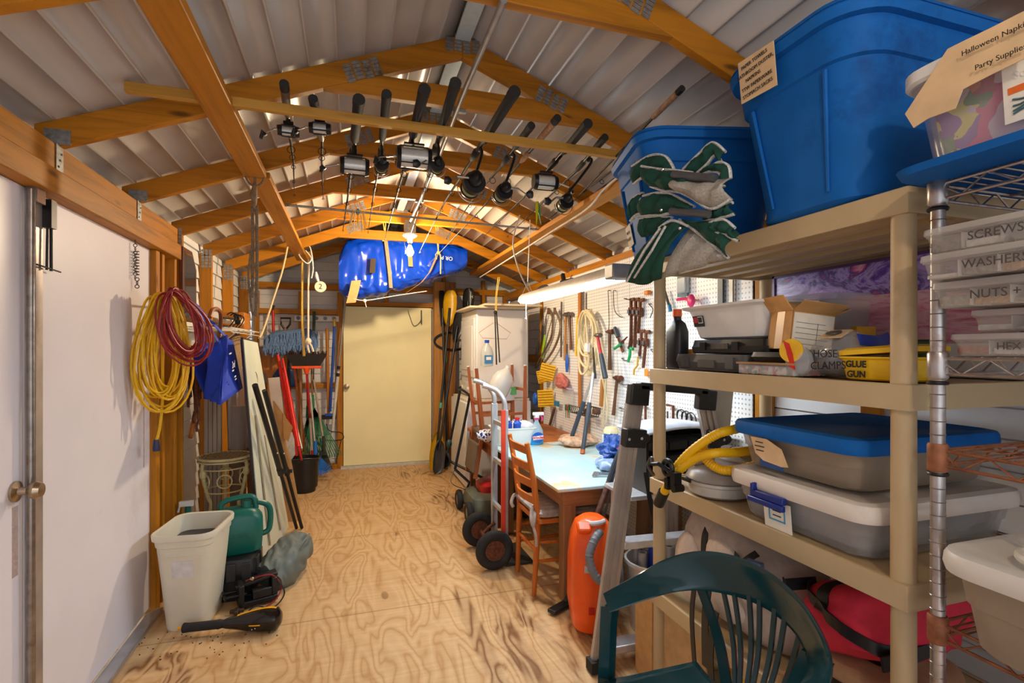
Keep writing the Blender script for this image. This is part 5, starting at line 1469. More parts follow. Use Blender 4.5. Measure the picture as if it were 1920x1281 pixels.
MB().loft([rr(1.25, 3.0, z, w, w + .02, .05) for z, w in ((.456, .36), (.465, .39), (.485, .40), (.5, .37))]).build('cushion', mat('pale_cushion', (176, 160, 148), .9, 0, .3, 22), o)
MB().tube(smooth_path([V(1.06, 2.85, .48), V(1.03, 2.84, .52), V(1.01, 2.81, .47), V(1.02, 2.805, .42), V(1.03, 2.81, .47), V(1.04, 2.84, .50)]), .011, 7).tube(smooth_path([V(1.06, 3.15, .48), V(1.02, 3.15, .51), V(.99, 3.13, .47), V(1.0, 3.12, .44)]), .011, 7).build('cushion_tie', mat('pale_cushion', (176, 160, 148), .9, 0, .3, 22), o)
MB().tube(smooth_path([V(1.02, 2.805, .42), V(1.035, 2.80, .36), V(1.04, 2.805, .3)]), .009, 6).build('cushion_tie', mat('pale_cushion', (176, 160, 148), .9, 0, .3, 22), o)
for p, q in (((1.055, Yn, .20), (1.43, 2.805, .20)), ((1.055, Yf, .20), (1.43, 3.195, .20)), ((1.055, Yn, .31), (1.43, 2.805, .31)), ((1.055, Yf, .31), (1.43, 3.195, .31)), ((1.05, Yn, .26), (1.05, Yf, .26)), ((1.43, 2.805, .24), (1.43, 3.195, .24))):
    MB().tube([p, V(*p).lerp(V(*q), .5), q], [.009, .013, .009], 10).build('rung', mapl, o)
# ---- hand truck
o = thing('hand_truck', (.95, 3.35, 0), 'aluminium hand truck with two rubber tyred wheels beside the ladder back chair', 'hand truck')
for y in (3.175, 3.585):
    C = V(.91, y, .129)
    tw_ = MB().tube(circ(C, .094, 36, 'Y'), .035, 12, closed=True).build('tyre', blackr, o)
    rim = MB().lathe([(.07, -.02), (.072, -.012), (.045, -.006), (.022, -.018), (.016, -.03), (.0, -.03)], C, 26, V(0, 1, 0)).build('rim', rust, tw_)
    MB().lathe([(.07, .02), (.045, .006), (.016, .03), (.0, .03)], C, 26, V(0, 1, 0)).build('rim', rust, tw_)
MB().cyl((.91, 3.19, .129), (.91, 3.57, .129), .014).build('axle', rust, o)
MB().tube([(.91, 3.28, .129), (.95, 3.28, .17), (1.0, 3.28, .2)], .012, 8).build('axle_bracket', rust, o)
MB().tube([(.91, 3.48, .129), (.95, 3.48, .17), (1.0, 3.48, .2)], .012, 8).build('axle_bracket', rust, o)
for y, h in ((3.24, 1.04), (3.50, 1.06)):
    MB().beam((1.0, y, .02), (1.0, y, h), .028, .045, V(1, 0, 0)).build('rail', alu, o, bev=.004)
    far = y > 3.4
    A = V(1.0, y, h)
    pts = [A, V(.995, y, h + .06), V(.96, y + .02, h + .12), V(.91, y + .04, h + .15), V(.86, y + .05, h + .165)]
    MB().tube(smooth_path(pts, 5), .018, 10).build('handle', alu, o)
for z in (.34, .66, .93): MB().box((1.0, 3.37, z), (.022, .26, .03)).build('cross_bar', alu, o, bev=.003)
MB().box((.985, 3.222, .54), (.03, .012, 1.0)).build('red_stripe', mat('red_tape', (214, 66, 40), .45), o)
MB().box((1.09, 3.37, .008), (.2, .36, .012)).build('toe_plate', mat('toe_plate', (70, 70, 72), .5, .5), o)
bpy.data.objects['hand_truck'].location.y += .07
# ---- stick vacuum wand and floor tool
Ft = P(1058, 1136, Z=.012)
o = thing('vacuum_wand', Ft, 'worn metal vacuum wand with flat black floor head leaning on the table', 'vacuum')
Tt = P(1163, 845, Y=2.56)
d = (Tt - Ft).normalized()
MB().box(Ft + V(.01, 0, .01), (.055, .26, .022), (0, 0, R(-62))).build('floor_head', black, o, bev=.006)
MB().tube(smooth_path([Ft + V(.01, 0, .02), Ft + V(.03, 0, .05), Ft + d * .16]), .018, 9).build('neck', black, o)
MB().cyl(Ft + d * .14, Ft.lerp(Tt, .80), .0165).build('tube', mat('worn_tube', (128, 104, 92), .45, .4, .35, 30), o)
k = Ft.lerp(Tt, .48)
MB().cyl(k - d * .03, k + d * .03, .024).build('collar', steel, o)
MB().tube([Ft.lerp(Tt, .8), Ft.lerp(Tt, .9), Tt], [.017, .02, .015], 9).build('handle', mat('slate_grip', (52, 62, 72), .5), o)
MB().tube(smooth_path([Ft.lerp(Tt, .95), Ft.lerp(Tt, .6) + V(.02, -.04, 0), Ft.lerp(Tt, .35) + V(.01, -.02, 0)]), .006, 6).build('cable', steel, o)
# ---- orange canister vacuum standing on end
org = mat('vacuum_orange', (240, 88, 14), .3, 0, .08, 10)
C = V(1.205, 2.42, 0)
o = thing('canister_vacuum', C, 'bright orange canister vacuum standing on end behind the ladder', 'vacuum')
rg = lambda z, w, d: [V(C.x, C.y, 0) + Matrix.Rotation(R(-15), 3, 'Z') @ p for p in rr(0, 0, z * 1.22, w, d, .09, 7)]
MB().loft([rg(.012, .16, .2), rg(.03, .21, .26), rg(.12, .24, .30), rg(.3, .235, .29), rg(.40, .215, .26), rg(.455, .17, .21), rg(.475, .10, .13)]).build('vacuum_body', org, o)
fx = Matrix.Rotation(R(-15), 3, 'Z')
pv = lambda x, y, z: C + fx @ V(x, y, z * 1.22)
MB().lathe([(.10, 0), (.125, .004), (.125, .03), (.10, .04), (.03, .042)], pv(.115, .03, .22), 28, fx @ V(1, 0, 0)).build('wheel', mat('wheel_grey', (88, 88, 90), .6), o)
MB().tube(smooth_path([pv(-.03, -.06, .465), pv(-.02, -.10, .47), pv(.03, -.10, .475), pv(.05, -.06, .47)]), .012, 8).build('carry_handle', mat('light_grey_plastic', (190, 190, 192), .4), o)
MB().box(pv(-.06, -.1, .455), (.07, .06, .035), fx @ Euler((R(35), 0, 0)).to_matrix()).build('power_pedal', org, o, bev=.01)
pts = smooth_path([pv(.02, -.11, .44), pv(-.02, -.16, .42), pv(-.05, -.19, .36), pv(-.02, -.21, .29), pv(.06, -.22, .25), pv(.16, -.22, .235), pv(.22, -.2, .23)], 9)
MB().tube(pts, [.022 if i % 2 else .0185 for i in range(len(pts))], 12).build('hose', mat('hose_grey', (110, 112, 116), .5), o)
for x, z, m_ in ((-.05, .30, mat('light_grey_plastic', (190, 190, 192), .4)), (-.03, .13, mat('badge_red', (190, 30, 24), .5))):
    MB().box(pv(x, -.148, z), (.03, .008, .035), fx).build('badge', m_, o)
# ---- folding ladder facing the room
grv = mat('brushed_aluminium', (186, 178, 172), .4, .6, .1, 10)
o = thing('step_ladder', (1.45, 2.1, 0), 'folded aluminium step ladder with black hinge caps standing by the shelving', 'ladder')
bl, tl = P(1122, 1252, Z=.01), P(1192, 735, Y=2.115)
br, tr = V(2.0, 2.04, .01) , P(1318, 745, Y=2.115)
br = V(1.93, bl.y, .01); 
def railb(a, c, w):
    mm = MB(); d = (c - a)
    mm.beam(a, c, w, .022, V(0, 1, 0))
    for s in (-.36, 0, .36):
        mm.beam(a + V(s * w, -.012, 0), c + V(s * w, -.012, 0), w * .20, .012, V(0, 1, 0))
    return mm
railb(bl, tl, .085).build('rail', grv, o); railb(br, tr, .085).build('rail', grv, o)
for a, c in ((bl, tl), (br, tr)):
    q = c
    MB().box(q + V(.0, -.02, -.01), (.10, .05, .10), (0, R(6), 0)).build('top_cap', black, o, bev=.008)
    q = a.lerp(c, .83)
    mm = MB().box(q + V(.01, -.02, .0), (.11, .05, .085), (0, R(6), 0)).cyl(q + V(.06, -.05, .0), q + V(.06, -.02, .0), .022, n=14)
    hb = mm.build('hinge', black, o, bev=.006)
    for dx in (-.03, .035): MB().cyl(q + V(dx, -.05, 0), q + V(dx, -.044, 0), .007, n=10).build('rivet', chrome, hb)
    MB().box(a + V(0, -.005, .02), (.10, .06, .05)).build('foot', blackr, o)
MB().beam(tl + V(.0, -.02, .03), tr + V(0, -.02, .03), .05, .035).build('top_bar', black, o, bev=.006)
for z in (.08, .545):
    f = (z - .01) / (tl.z - .01)
    p, q = bl.lerp(tl, f), br.lerp(tr, f)
    MB().beam(p + V(.04, .02, 0), q + V(-.04, .02, 0), .08, .035).build('step', mat('bright_aluminium', (214, 214, 220), .3, .6), o, bev=.004)
# ---- black rack of plastic bins on the ladder shelf
o = thing('organizer_crate', (1.62, 2.38, .72), 'grimy black plastic bin rack with grey top behind the ladder', 'crate')
x0, x1, y0, y1 = 1.43, 1.90, 2.26, 2.50
mm = MB().bx(x0, x1, y1 - .01, y1, .72, 1.03).bx(x0, x0 + .015, y0, y1, .72, 1.0).bx(x1 - .015, x1, y0, y1, .72, 1.0)
mm.build('case', black, o)
MB().loft([[V(x0 - .02 + (x1 - x0 + .04) * t, y, 1.0 + .05 * math.sin(math.pi * (.15 + .7 * t)) + dz) for t in [k / 10 for k in range(11)] for dz in ((0,))] for y, dz in ((y0 - .03, 0), (y1 + .02, 0))], closed=False).build('lid', mat('crate_lid', (196, 200, 210), .5, 0, .15, 12), o, solid=.014)
for r_ in range(4):
    z = .725 + r_ * .07
    sh = MB().bx(x0 + .01, x1 - .01, y0, y1, z - .004, z + .004).build('tray', blackm, o)
    for k in range(4):
        xx = x0 + .01 + k * .115
        MB().loft([[V(xx + a, y0 - .02 + b_, z + c) for a, b_, c in ((0, 0, .005), (.105, 0, .005), (.105, 0, .04 + .008 * (k % 2)), (0, 0, .04))], [V(xx + a, y0 + .12, z + c) for a, c in ((0, .005), (.105, .005), (.105, .05), (0, .05))]]).build('bin', blackr, o)
single('hanging_strap', MB().ribbon(smooth_path([V(1.40, 2.22, .84), V(1.41, 2.20, .72), V(1.43, 2.19, .60), V(1.40, 2.18, .57)]), V(.025, 0, 0), .004), black, 'black strap dangling from the bin rack beside the ladder rail', 'strap')
single('table_board', MB().bx(1.33, 1.93, 2.24, 2.52, .695, .718), mat('bright_aluminium', (214, 214, 220), .3, .6), 'aluminium platform carrying the black bin rack', 'platform', bev=.004)
for k, (x, lab) in enumerate(((1.345, 'thin prop leg under the rack platform beside the vacuum'), (1.915, 'thin prop leg under the rack platform against the pegboard'))):
    single('prop_leg', MB().bx(x - .012, x + .012, 2.42, 2.45, 0, .694), grv, lab, 'leg')
# ---- bucket of tubes, lumber under the bench
C = V(1.52, 2.32, 0)
o = thing('bucket', C, 'white bucket packed with paper tubes behind the ladder step', 'bucket')
MB().lathe([(.12, 0), (.125, .005), (.15, .34), (.158, .342), (.158, .36), (.146, .36), (.12, .02), (0, .02)], C, 28).build('bucket_body', mat('cream_white', (222, 220, 210), .4), o)
random.seed(8)
tb = mat('silver_tube', (176, 180, 184), .35, .3, .15, 20)
n = 0
for i in range(4):
    for j in range(4):
        x, y = C.x - .093 + i * .06 , C.y - .09 + j * .06
        if (x - C.x) ** 2 + (y - C.y) ** 2 > .0125: continue
        n += 1
        h = random.uniform(.38, .43)
        t2 = thing('tube', V(x, y, .022), 'silver grey cardboard tube standing in the white bucket', 'tube', 'tubes in the white bucket')
        MB().lathe([(.022, 0), (.022, h), (.017, h), (.017, h - .05), (.0, h - .05)], V(x, y, .022), 14).build('tube_wall', tb if n % 4 else mat('blue_tube', (40, 70, 190), .4), t2)
for i, (p, q, w, lab) in enumerate((((1.62, 2.60, 0), (1.66, 2.62, .62), .11, 'wide brown board standing under the bench by the pegboard'), ((1.80, 2.58, 0), (1.82, 2.6, .60), .07, 'whitewashed board standing under the bench next to the brown one'))):
    single('lumber', MB().beam(p, q, w, .025, V(0, 1, 0)), (wood('brown_board', (136, 92, 56), 'Z'), ww)[i], lab, 'board')
pts = smooth_path([V(1.74, 2.2, .75), V(1.75, 2.18, .6), V(1.78, 2.16, .35), V(1.76, 2.18, .1)], 12)
single('corrugated_hose', MB().tube(pts, [.026 if i % 2 else .021 for i in range(len(pts))], 12), black, 'black corrugated hose hanging behind the shelving', 'hose')
single('grey_plank', MB().beam((1.66, 2.17, 0.0), (1.80, 2.16, 1.28), .15, .02, V(0, 1, 0)), mat('weathered_grey', (178, 172, 160), .8, 0, .15, 10, dirt=(150, 110, 70), dirt_lo=.64), 'weathered grey plank standing beside the pegboard edge', 'board')
# ================================================================ tools on the pegboard
HX = 1.955
def G(px, py, X=HX): return P(px, py, X=X)
pw = wood('hickory', (186, 128, 68), 'Z', knots=False); pwd = wood('dark_hickory', (112, 76, 52), 'Z', knots=False)
toolst = mat('tool_steel', (120, 112, 106), .4, .8, .25, 50)
def peg(o, p): MB().tube([V(1.979, p.y, p.z - .002), V(HX - .02, p.y, p.z - .002), V(HX - .024, p.y, p.z + .012)], .003, 6).build('peg_hook', steel, o)
def hammer(label, head, end, hl, m_, grip=None, hr=.014, axis=(0, 1, 0), steelm=None, X=HX):
    A, E = G(*head, X), G(*end, X)
    o = thing('hammer', E, label, 'hammer')
    d = (E - A).normalized(); ax = V(*axis)
    h = MB().lathe([(.012, -.5), (.013, -.42), (.009, -.3), (.014, -.12), (.015, .1), (.009, .25), (.006, .5)] if False else [(hl * .16, -hl * .5), (hl * .17, -hl * .38), (hl * .1, -hl * .28), (hl * .15, -hl * .1), (hl * .15, hl * .12), (hl * .09, hl * .3), (hl * .05, hl * .5)], A, 14, ax)
    h.build('head', steelm or toolst, o)
    MB().tube([A, A.lerp(E, .5), E], [hr * .8, hr * .75, hr], 10).build('handle', m_, o)
    if grip: MB().tube([A.lerp(E, .45), A.lerp(E, .6), E + d * .004], [hr * 1.05, hr * 1.2, hr * 1.3], 10).build('grip', grip, o)
    return o
hammer('claw hammer with red neck and black grip hanging over the cream cord', (1120, 629), (1135, 708), .11, mat('red_neck', (190, 44, 54), .4), mat('slate_grip', (52, 62, 72), .5), .016, X=1.83)
hammer('long dark handled hammer beside the coiled cream cord', (1143, 622), (1143, 694), .12, pwd, None, .017, steelm=rust)
hammer('ball hammer with bare wood handle above the wipes canister', (1157, 709), (1150, 778), .13, pwd, None, .015, steelm=rust)
hammer('yellow wood handled hammer at the far part of the pegboard', (1061, 590), (1060, 676), .14, pw, None, .016)
hammer('brown handled hammer next to the yellow wood handled one', (1068, 590), (1071, 656), .12, pwd, None, .016)
hammer('small hatchet style hammer near the blue screwdriver', (1100, 592), (1098, 640), .10, pw, None, .012)
def wrench(label, top, end, s=1.0):
    A, E = G(*top), G(*end)
    o = thing('pipe_wrench', E, label, 'wrench', 'pipe wrenches on the pegboard')
    d = (E - A).normalized()
    MB().tube([A + d * .08 * s, A + d * .12 * s, E.lerp(A, .1), E], [.010 * s, .013 * s, .016 * s, .013 * s], 8, flat=.6).build('handle', rust, o)
    MB().box(A + d * .085 * s, (.03 * s, .045 * s, .06 * s)).build('jaw_housing', rust, o, bev=.004)
    MB().box(A + d * .035 * s + V(0, .006, 0), (.018 * s, .022 * s, .09 * s)).box(A + V(0, -.012 * s, 0), (.018 * s, .058 * s, .024 * s)).build('hook_jaw', rust, o, bev=.004)
    MB().cyl(A + d * .088 * s - V(.02, 0, .014), A + d * .088 * s - V(.02, 0, -.014), .013, n=12).build('adjusting_nut', steel, o)
    return o
wrench('longest rusty pipe wrench, first of the upper group of three', (1184, 562), (1183, 650), 1.0)
wrench('rusty pipe wrench hanging in the middle of the upper group of three', (1193, 562), (1190, 652), 1.0)
wrench('rusty pipe wrench closest to the shelving in the upper group of three', (1202, 563), (1196, 625), 1.0)
wrench('rusty pipe wrench slanting in the lower pair above the yellow hook', (1204, 621), (1199, 668), .9)
wrench('rusty pipe wrench hanging straight in the lower pair', (1213, 622), (1206, 690), .9)
# cream extension cord
random.seed(21)
cc_ = mat('cream_cord', (232, 214, 170), .5, 0, .08, 20)
C = G(1112, 640)
o = thing('extension_cable', G(1112, 700), 'thick cream extension cord coiled on a pegboard hook', 'cord')
mb = MB()
for k in range(8):
    ry_, rz_ = random.uniform(.09, .19), random.uniform(.17, .29)
    top = G(1113, 582).z - random.uniform(0, .02); cy = C.y + random.uniform(-.04, .04); cx = HX - .02 - .008 * k
    pts = []
    for j in range(22):
        t = 2 * math.pi * j / 22; w = math.sin(t)
        pts.append(V(cx + .01 * math.cos(3 * t + k), cy + ry_ * math.cos(t) * (1 - .55 * max(0, w) ** 2), top - rz_ + rz_ * w))
    mb.tube(pts, .0095, 7, closed=True)
mb.build('loops', cc_, o)
MB().tube(smooth_path([G(1128, 640, 1.88), G(1136, 700, 1.9), G(1133, 760, 1.92), G(1130, 800, 1.93)]), .008, 6).tube(smooth_path([G(1118, 640, 1.88), G(1128, 700, 1.9), G(1139, 760, 1.93), G(1136, 792, 1.93)]), .008, 6).build('tails', cc_, o)
MB().box(G(1101, 652, 1.85), (.03, .06, .075)).build('plug', white, o, bev=.006)
peg(o, G(1105, 580))
# bow saws
for i, (pts, lab) in enumerate((([(1028, 580), (1036, 596), (1034, 630), (1020, 660), (1004, 690)], 'bow saw with worn brown frame nearest the dryer'), ([(1040, 580), (1050, 604), (1048, 630), (1034, 662), (1012, 690)], 'bow saw with steel frame hanging over the other one'))):
    q = [G(x, y, HX - .03 * i) for x, y in pts]
    o = thing('bow_saw', q[-1], lab, 'saw', 'bow saws on the pegboard')
    MB().tube(smooth_path(q, 5), .012, 8).build('frame', mat('worn_bronze', (130, 104, 78), .4, .5, .2, 30) if not i else mat('saw_frame', (150, 132, 112), .35, .6, .2, 30), o)
    MB().beam(q[0] + V(0, .01, 0), q[-1] + V(0, .01, 0), .003, .016, V(0, 1, 0)).build('blade', toolst, o)
    MB().tube([q[0] + V(0, 0, .012), q[0] - V(0, .01, .05)], .015, 8).build('grip', pwd, o)
# brown board and yellow level
single('wood_strip', MB().beam(G(1087, 540), G(1087, 765), .05, .012, V(1, 0, 0)), wood('strip_orange', (186, 116, 54), 'Z', knots=False), 'tall orange wood strip hung on the pegboard beside the cream cord', 'strip')
single('yardstick', MB().beam(G(1083, 592), G(1080, 668), .026, .01, V(1, 0, 0)), yellowp, 'yellow folding rule hanging beside the orange wood strip', 'ruler')
single('steel_ruler', MB().beam(G(1094, 548), G(1094, 600), .035, .006, V(1, 0, 0)), mat('dull_steel', (140, 136, 134), .4, .7), 'dull steel square blade hanging behind the cream cord', 'ruler')
single('hand_file', MB().beam(G(1053, 566), G(1052, 670), .012, .016, V(1, 0, 0)), toolst, 'long dark file hanging between the saws and the hammers', 'file')
# black handled file, green pliers
A, E = G(1154, 618), G(1168, 660)
o = thing('chisel', E, 'black gripped chisel hanging slantwise behind the green snips', 'chisel')
MB().tube([A + (A - E) * .1, A, A.lerp(E, .35)], [.012, .018, .016], 10).build('handle', mat('slate_grip', (52, 62, 72), .5), o)
MB().beam(A.lerp(E, .35), E, .022, .008, V(1, 0, 0)).build('blade', rust, o)
gp = mat('green_grip', (22, 150, 84), .45)
for i, (a, k, e1, e2, lab) in enumerate((((1176, 632), (1166, 642), (1152, 654), (1164, 648), 'green handled tin snips lying at a slant on hooks'), ((1181, 634), (1181, 652), (1178, 678), (1187, 655), 'green handled tin snips hanging straight down below the wrenches'))):
    A, K, E1, E2 = (G(*q, HX - .02) for q in (a, k, e1, e2))
    o = thing('tin_snips', E1, lab, 'snips')
    MB().tube([A, K], [.006, .014], 8, flat=.5).build('blades', rust, o)
    MB().cyl(K - V(.014, 0, 0), K + V(.014, 0, 0), .012, n=10).build('pivot', steel, o)
    MB().tube(smooth_path([K, K.lerp(E1, .5) + V(0, -.012, 0), E1]), .011, 8).build('handle', gp, o)
    MB().tube(smooth_path([K, K.lerp(E2, .5) + V(0, .01, 0), E2]), .011, 8).build('handle', gp, o)
# yellow hook tool, hooks and wires
o = thing('valve_key', G(1190, 703), 'bent yellow and steel hook tool under the slanting wrench', 'tool')
MB().tube([G(1196, 668), G(1195, 686), G(1189, 693), G(1188, 703)], .007, 8).build('rod', mat('ochre_rod', (200, 156, 40), .5), o)
MB().sph(G(1194, 667), (.02, .035, .014), 10).build('white_collar', white, o)
for i, (pts, lab) in enumerate((([(1216, 570), (1224, 580), (1219, 596)], 'loose wire hook high on the pegboard by the shelving post'), ([(1170, 560), (1178, 562), (1182, 560)], 'wire peg hook beside the top of the longest wrench'), ([(1140, 545), (1142, 600), (1141, 620)], 'thin dark wire hanging above the long handled hammer'), ([(1150, 545), (1152, 580), (1160, 592), (1166, 595)], 'looped string with pull knob hanging on the bare pegboard'), ([(1165, 672), (1172, 676), (1180, 675)], 'small wire hook under the green snips'), ([(1220, 655), (1226, 662), (1236, 660)], 'wire hook at the shelving end above the orange tab'), ([(1225, 760), (1232, 770), (1238, 765)], 'wire hook low on the pegboard above the bin rack'), ([(1158, 716), (1170, 722), (1182, 720)], 'wire loop rack beside the ball hammer'), ([(1160, 765), (1172, 768), (1186, 772)], 'lower wire loop beside the wipes canister'))):
    single('wire_hook', MB().tube(smooth_path([G(*q) for q in pts], 5), .0035, 6).tube([G(*pts[0]), V(1.979, G(*pts[0]).y, G(*pts[0]).z)], .0035, 6), steel, lab, 'hook')
single('orange_tab', MB().box(G(1212, 699), (.01, .045, .05)), mat('orange_tab', (226, 130, 40), .5), 'square orange tag on the pegboard by the shelving corner', 'tag', bev=.004)
single('orange_tab', MB().box(G(1214, 549), (.03, .05, .03)), mat('orange_tab', (226, 130, 40), .5), 'orange cap on the pegboard under the camp chair fabric', 'tag', bev=.006)
# yellow notched pads, ball, scraper
for i, (c, w, h, a, lab) in enumerate((((1026, 698), .15, .16, 14, 'upper yellow slatted plastic pad hanging askew near the dryer'), ((1018, 706), .12, .13, -12, 'yellow slatted pad half hidden behind the upper one'), ((1023, 747), .16, .17, -4, 'lower yellow slatted plastic pad beside the blue ball'))):
    C = G(*c, HX - .05 - (.02 if i != 1 else 0))
    M_ = Euler((0, 0, R(56))).to_matrix() @ Euler((R(a), 0, 0)).to_matrix()
    mm = MB().box(C, (.008, w, h), M_)
    sl = MB()
    for k in range(6): sl.box(C + M_ @ V(-.007, 0, (k - 2.5) * h / 6.2), (.007, w * .94, h * .045), M_)
    mm.tube([C + V(.0, 0, h / 2 - .01), C + V(.01, 0, h / 2 + .02), V(1.979, C.y, C.z + h / 2 + .02)], .003, 5)
    pad = single('slatted_pad', mm, mat('amber_yellow', (244, 194, 16), .5), lab, 'pad')
    sl.build('slots', mat('amber_slot', (176, 124, 14), .6), pad)
single('blue_ball', MB().sph(G(1004, 748, 1.88), (.03, .06, .07), 14), mat('ball_blue', (22, 92, 186), .4), 'blue rubber ball wedged behind the lower yellow pad', 'ball')
o = thing('paint_scraper', G(1045, 764), 'teal headed scraper with long worn handle hanging upright', 'scraper')
MB().box(G(1044, 757, HX - .02), (.02, .09, .05)).build('head', mat('teal_head', (20, 120, 160), .45), o, bev=.004)
MB().beam(G(1040, 765), G(1030, 800), .022, .02).build('handle', pwd, o)
o = thing('screwdriver_set', G(1065, 790), 'narrow card of green and red screwdrivers on the pegboard', 'screwdrivers')
for k, c in enumerate(((24, 130, 70), (200, 50, 40), (24, 110, 60))):
    p = G(1061 + 3 * k, 758)
    MB().tube([p, p - V(0, 0, .05), p - V(0, 0, .06)], [.010, .012, .006], 8).cyl(p - V(0, 0, .06), p - V(0, 0, .13), .004, n=6).build('screwdriver', mat('driver_%d' % c[0], c, .4), o)
o = thing('screwdriver', G(1062, 700), 'blue handled screwdriver hanging below the yellow wood hammer', 'screwdriver')
MB().tube([G(1063, 664), G(1063, 670), G(1063, 684), G(1063, 698)], [.008, .016, .018, .012], 8).build('handle', mat('driver_blue', (40, 100, 200), .35), o)
MB().cyl(G(1063, 645), G(1063, 666), .006).build('shank', steel, o)
heap('packet_pile', 'pink mesh packets with a round disc hanging in a bag', 'packet', G(1052, 728, 1.92), .04, .11, .08, mat('pink_print', (196, 110, 100), .5, 0, .5, 60), .4, 4)
o = thing('zip_bag', G(1064, 770, 1.95), 'clear zip bag of hardware hung under the pink packets', 'bag')
MB().box(G(1066, 745, 1.945), (.02, .2, .16)).build('film', glassy, o, bev=.008)
MB().box(G(1066, 729, 1.93), (.008, .2, .012)).build('zip_strip', mat('zip_violet', (196, 180, 226), .4), o)
o = thing('wire_basket', G(1108, 775, 1.93), 'small black wire basket of odds and ends on the pegboard', 'basket')
mm = MB()
c0, c1 = G(1090, 768, 1.97), G(1126, 776, 1.97)
for k in range(10):
    p = c0.lerp(c1, k / 9); p.z = c0.z
    mm.tube([p + V(0, 0, .05), p + V(-.02, 0, -.02), p + V(-.10, 0, -.02), p + V(-.12, 0, .045)], .003, 5)
for dx, dz in ((0, .05), (-.02, -.02), (-.10, -.02), (-.12, .045)):
    mm.tube([V(c0.x + dx, c0.y, c0.z + dz), V(c1.x + dx, c1.y, c0.z + dz)], .0035, 5)
mm.build('wire', blackm, o)
for i, (x, lab) in enumerate(((1101, 'brown leather case in the wire basket by the loppers'), (1118, 'rust brown tool pouch at the cord end of the wire basket'))):
    C = G(x, 772, 1.90); single('tool_pouch', MB().box(C, (.05, .07, .045)), mat('leather_brown', (96, 62, 42), .7, 0, .3, 30), lab, 'pouch', bev=.01)
single('wood_block', MB().beam(G(1100, 780), G(1100, 812), .05, .02, V(1, 0, 0)), pw, 'small wood block hanging below the wire basket', 'block')
single('dowel', MB().beam(G(1130, 712), G(1127, 762), .035, .02, V(1, 0, 0)), pw, 'honey wood wedge hanging between the cream cord tails', 'wedge')
# pruners left of the saws
for i, (a, e, c, lab) in enumerate((((1019, 590), (1016, 640), (34, 34, 36), 'black handled pruners hanging beside the dryer'), ((1013, 620), (1006, 668), (60, 56, 52), 'dark long pruners hanging lowest beside the dryer'), ((1025, 598), (1017, 672), (150, 200, 20), 'lime green gripped shears between the pruners and the saws'))):
    A, E = G(*a), G(*e)
    o = thing('pruners', E, lab, 'pruners')
    m_ = mat('prune_%d' % c[0], c, .45)
    for s in (-1, 1): MB().tube(smooth_path([A.lerp(E, .4), A.lerp(E, .7) + V(0, s * .016, 0), E + V(0, s * .01, 0)]), .009, 7).build('handle', m_, o)
    MB().tube([A, A.lerp(E, .4)], [.004, .013], 7, flat=.5).build('blades', toolst, o)
# power tools on the cabinet beam above the shop light
single('power_tool', MB().lathe([(.02, 0), (.04, .02), (.045, .12), (.03, .22), (.012, .26)], G(1010, 548, 1.9), 14, V(0, -1, .12)), mat('tool_grey', (70, 66, 66), .5), 'grey power tool stored above the shop light', 'tool')
o = thing('drill', G(1060, 530, 1.9), 'black cordless drill stored above the far part of the pegboard', 'drill')
MB().cyl(G(1054, 530, 1.9), G(1074, 526, 1.9), .025).build('barrel', black, o); MB().beam(G(1058, 530, 1.9), G(1055, 514, 1.9), .03, .03).build('grip', black, o)
MB().tube([G(1064, 529, 1.9), V(1.979, G(1064, 529, 1.9).y, G(1064, 529, 1.9).z)], .005, 6).build('peg_hook', steel, o)
# clamps low on the board
for i, (x, y, lab) in enumerate(((1205, 775, 'rusty C clamp low on the pegboard behind the ladder rail'), (1256, 778, 'rusty spring clamp behind the grey topped bin rack'))):
    C = G(x, y)
    o = thing('c_clamp', C, lab, 'clamp')
    MB().tube([C + V(0, .03, .06), C + V(0, -.035, .06), C + V(0, -.035, -.05), C + V(0, .03, -.05)], .009, 7).build('frame', rust, o)
    MB().cyl(C + V(0, .025, -.08), C + V(0, .025, .02), .006, n=8).build('screw', toolst, o)
for k in range(3):
    C = G(1278 + 9 * k, 782 + 3 * k, 1.94)
    single('wire_loop', MB().torus(C, .045, .004, 'X', 16, 5).torus(C + V(0, .02, .01), .03, .003, 'X', 14, 5), blackm, ['black wire loop behind the bin rack, nearest the ladder post', 'black wire loop hanging in the middle behind the bin rack', 'black wire loop hanging next to the ladder hinge'][k], 'wire')
# seen past the shelving post: blister pack, pink squeegee, hook
o = thing('blister_pack', G(1280, 545), 'clear blister pack of bits on the pegboard behind the dish tub', 'pack')
MB().box(G(1280, 535, 1.95), (.03, .09, .10)).build('blister', clearp, o, bev=.008)
MB().box(G(1280, 535, 1.968), (.008, .10, .14)).build('backing_card', mat('teal_card', (96, 126, 126), .6, 0, .2, 40), o)
o = thing('squeegee', G(1294, 568), 'pink plastic squeegee lying over the dish tub on a hook', 'squeegee')
MB().tube([G(1270, 562, 1.93), G(1285, 560, 1.93), G(1298, 566, 1.93)], .010, 7).sph(G(1296, 564, 1.93), (.02, .03, .04), 8).build('handle', mat('hot_pink', (226, 50, 110), .4), o)
single('striped_ruler', MB().bx(HX, HX + .01, G(1350, 540).y - .02, G(1350, 540).y + .02, 1.45, 1.9), mat('dark_ruler', (46, 62, 70), .4), 'tall dark edged level hung at the near end of the pegboard', 'level')
single('steel_rail', MB().bx(HX, HX + .012, G(1370, 540).y - .014, G(1370, 540).y + .014, 1.45, 1.9), mat('grey_pole', (150, 146, 140), .4, .4), 'grey steel rail beside the dark level on the pegboard', 'rail')
o = thing('hacksaw', G(1250, 560), 'blue handled coping saw hanging beside the shelving post', 'saw')
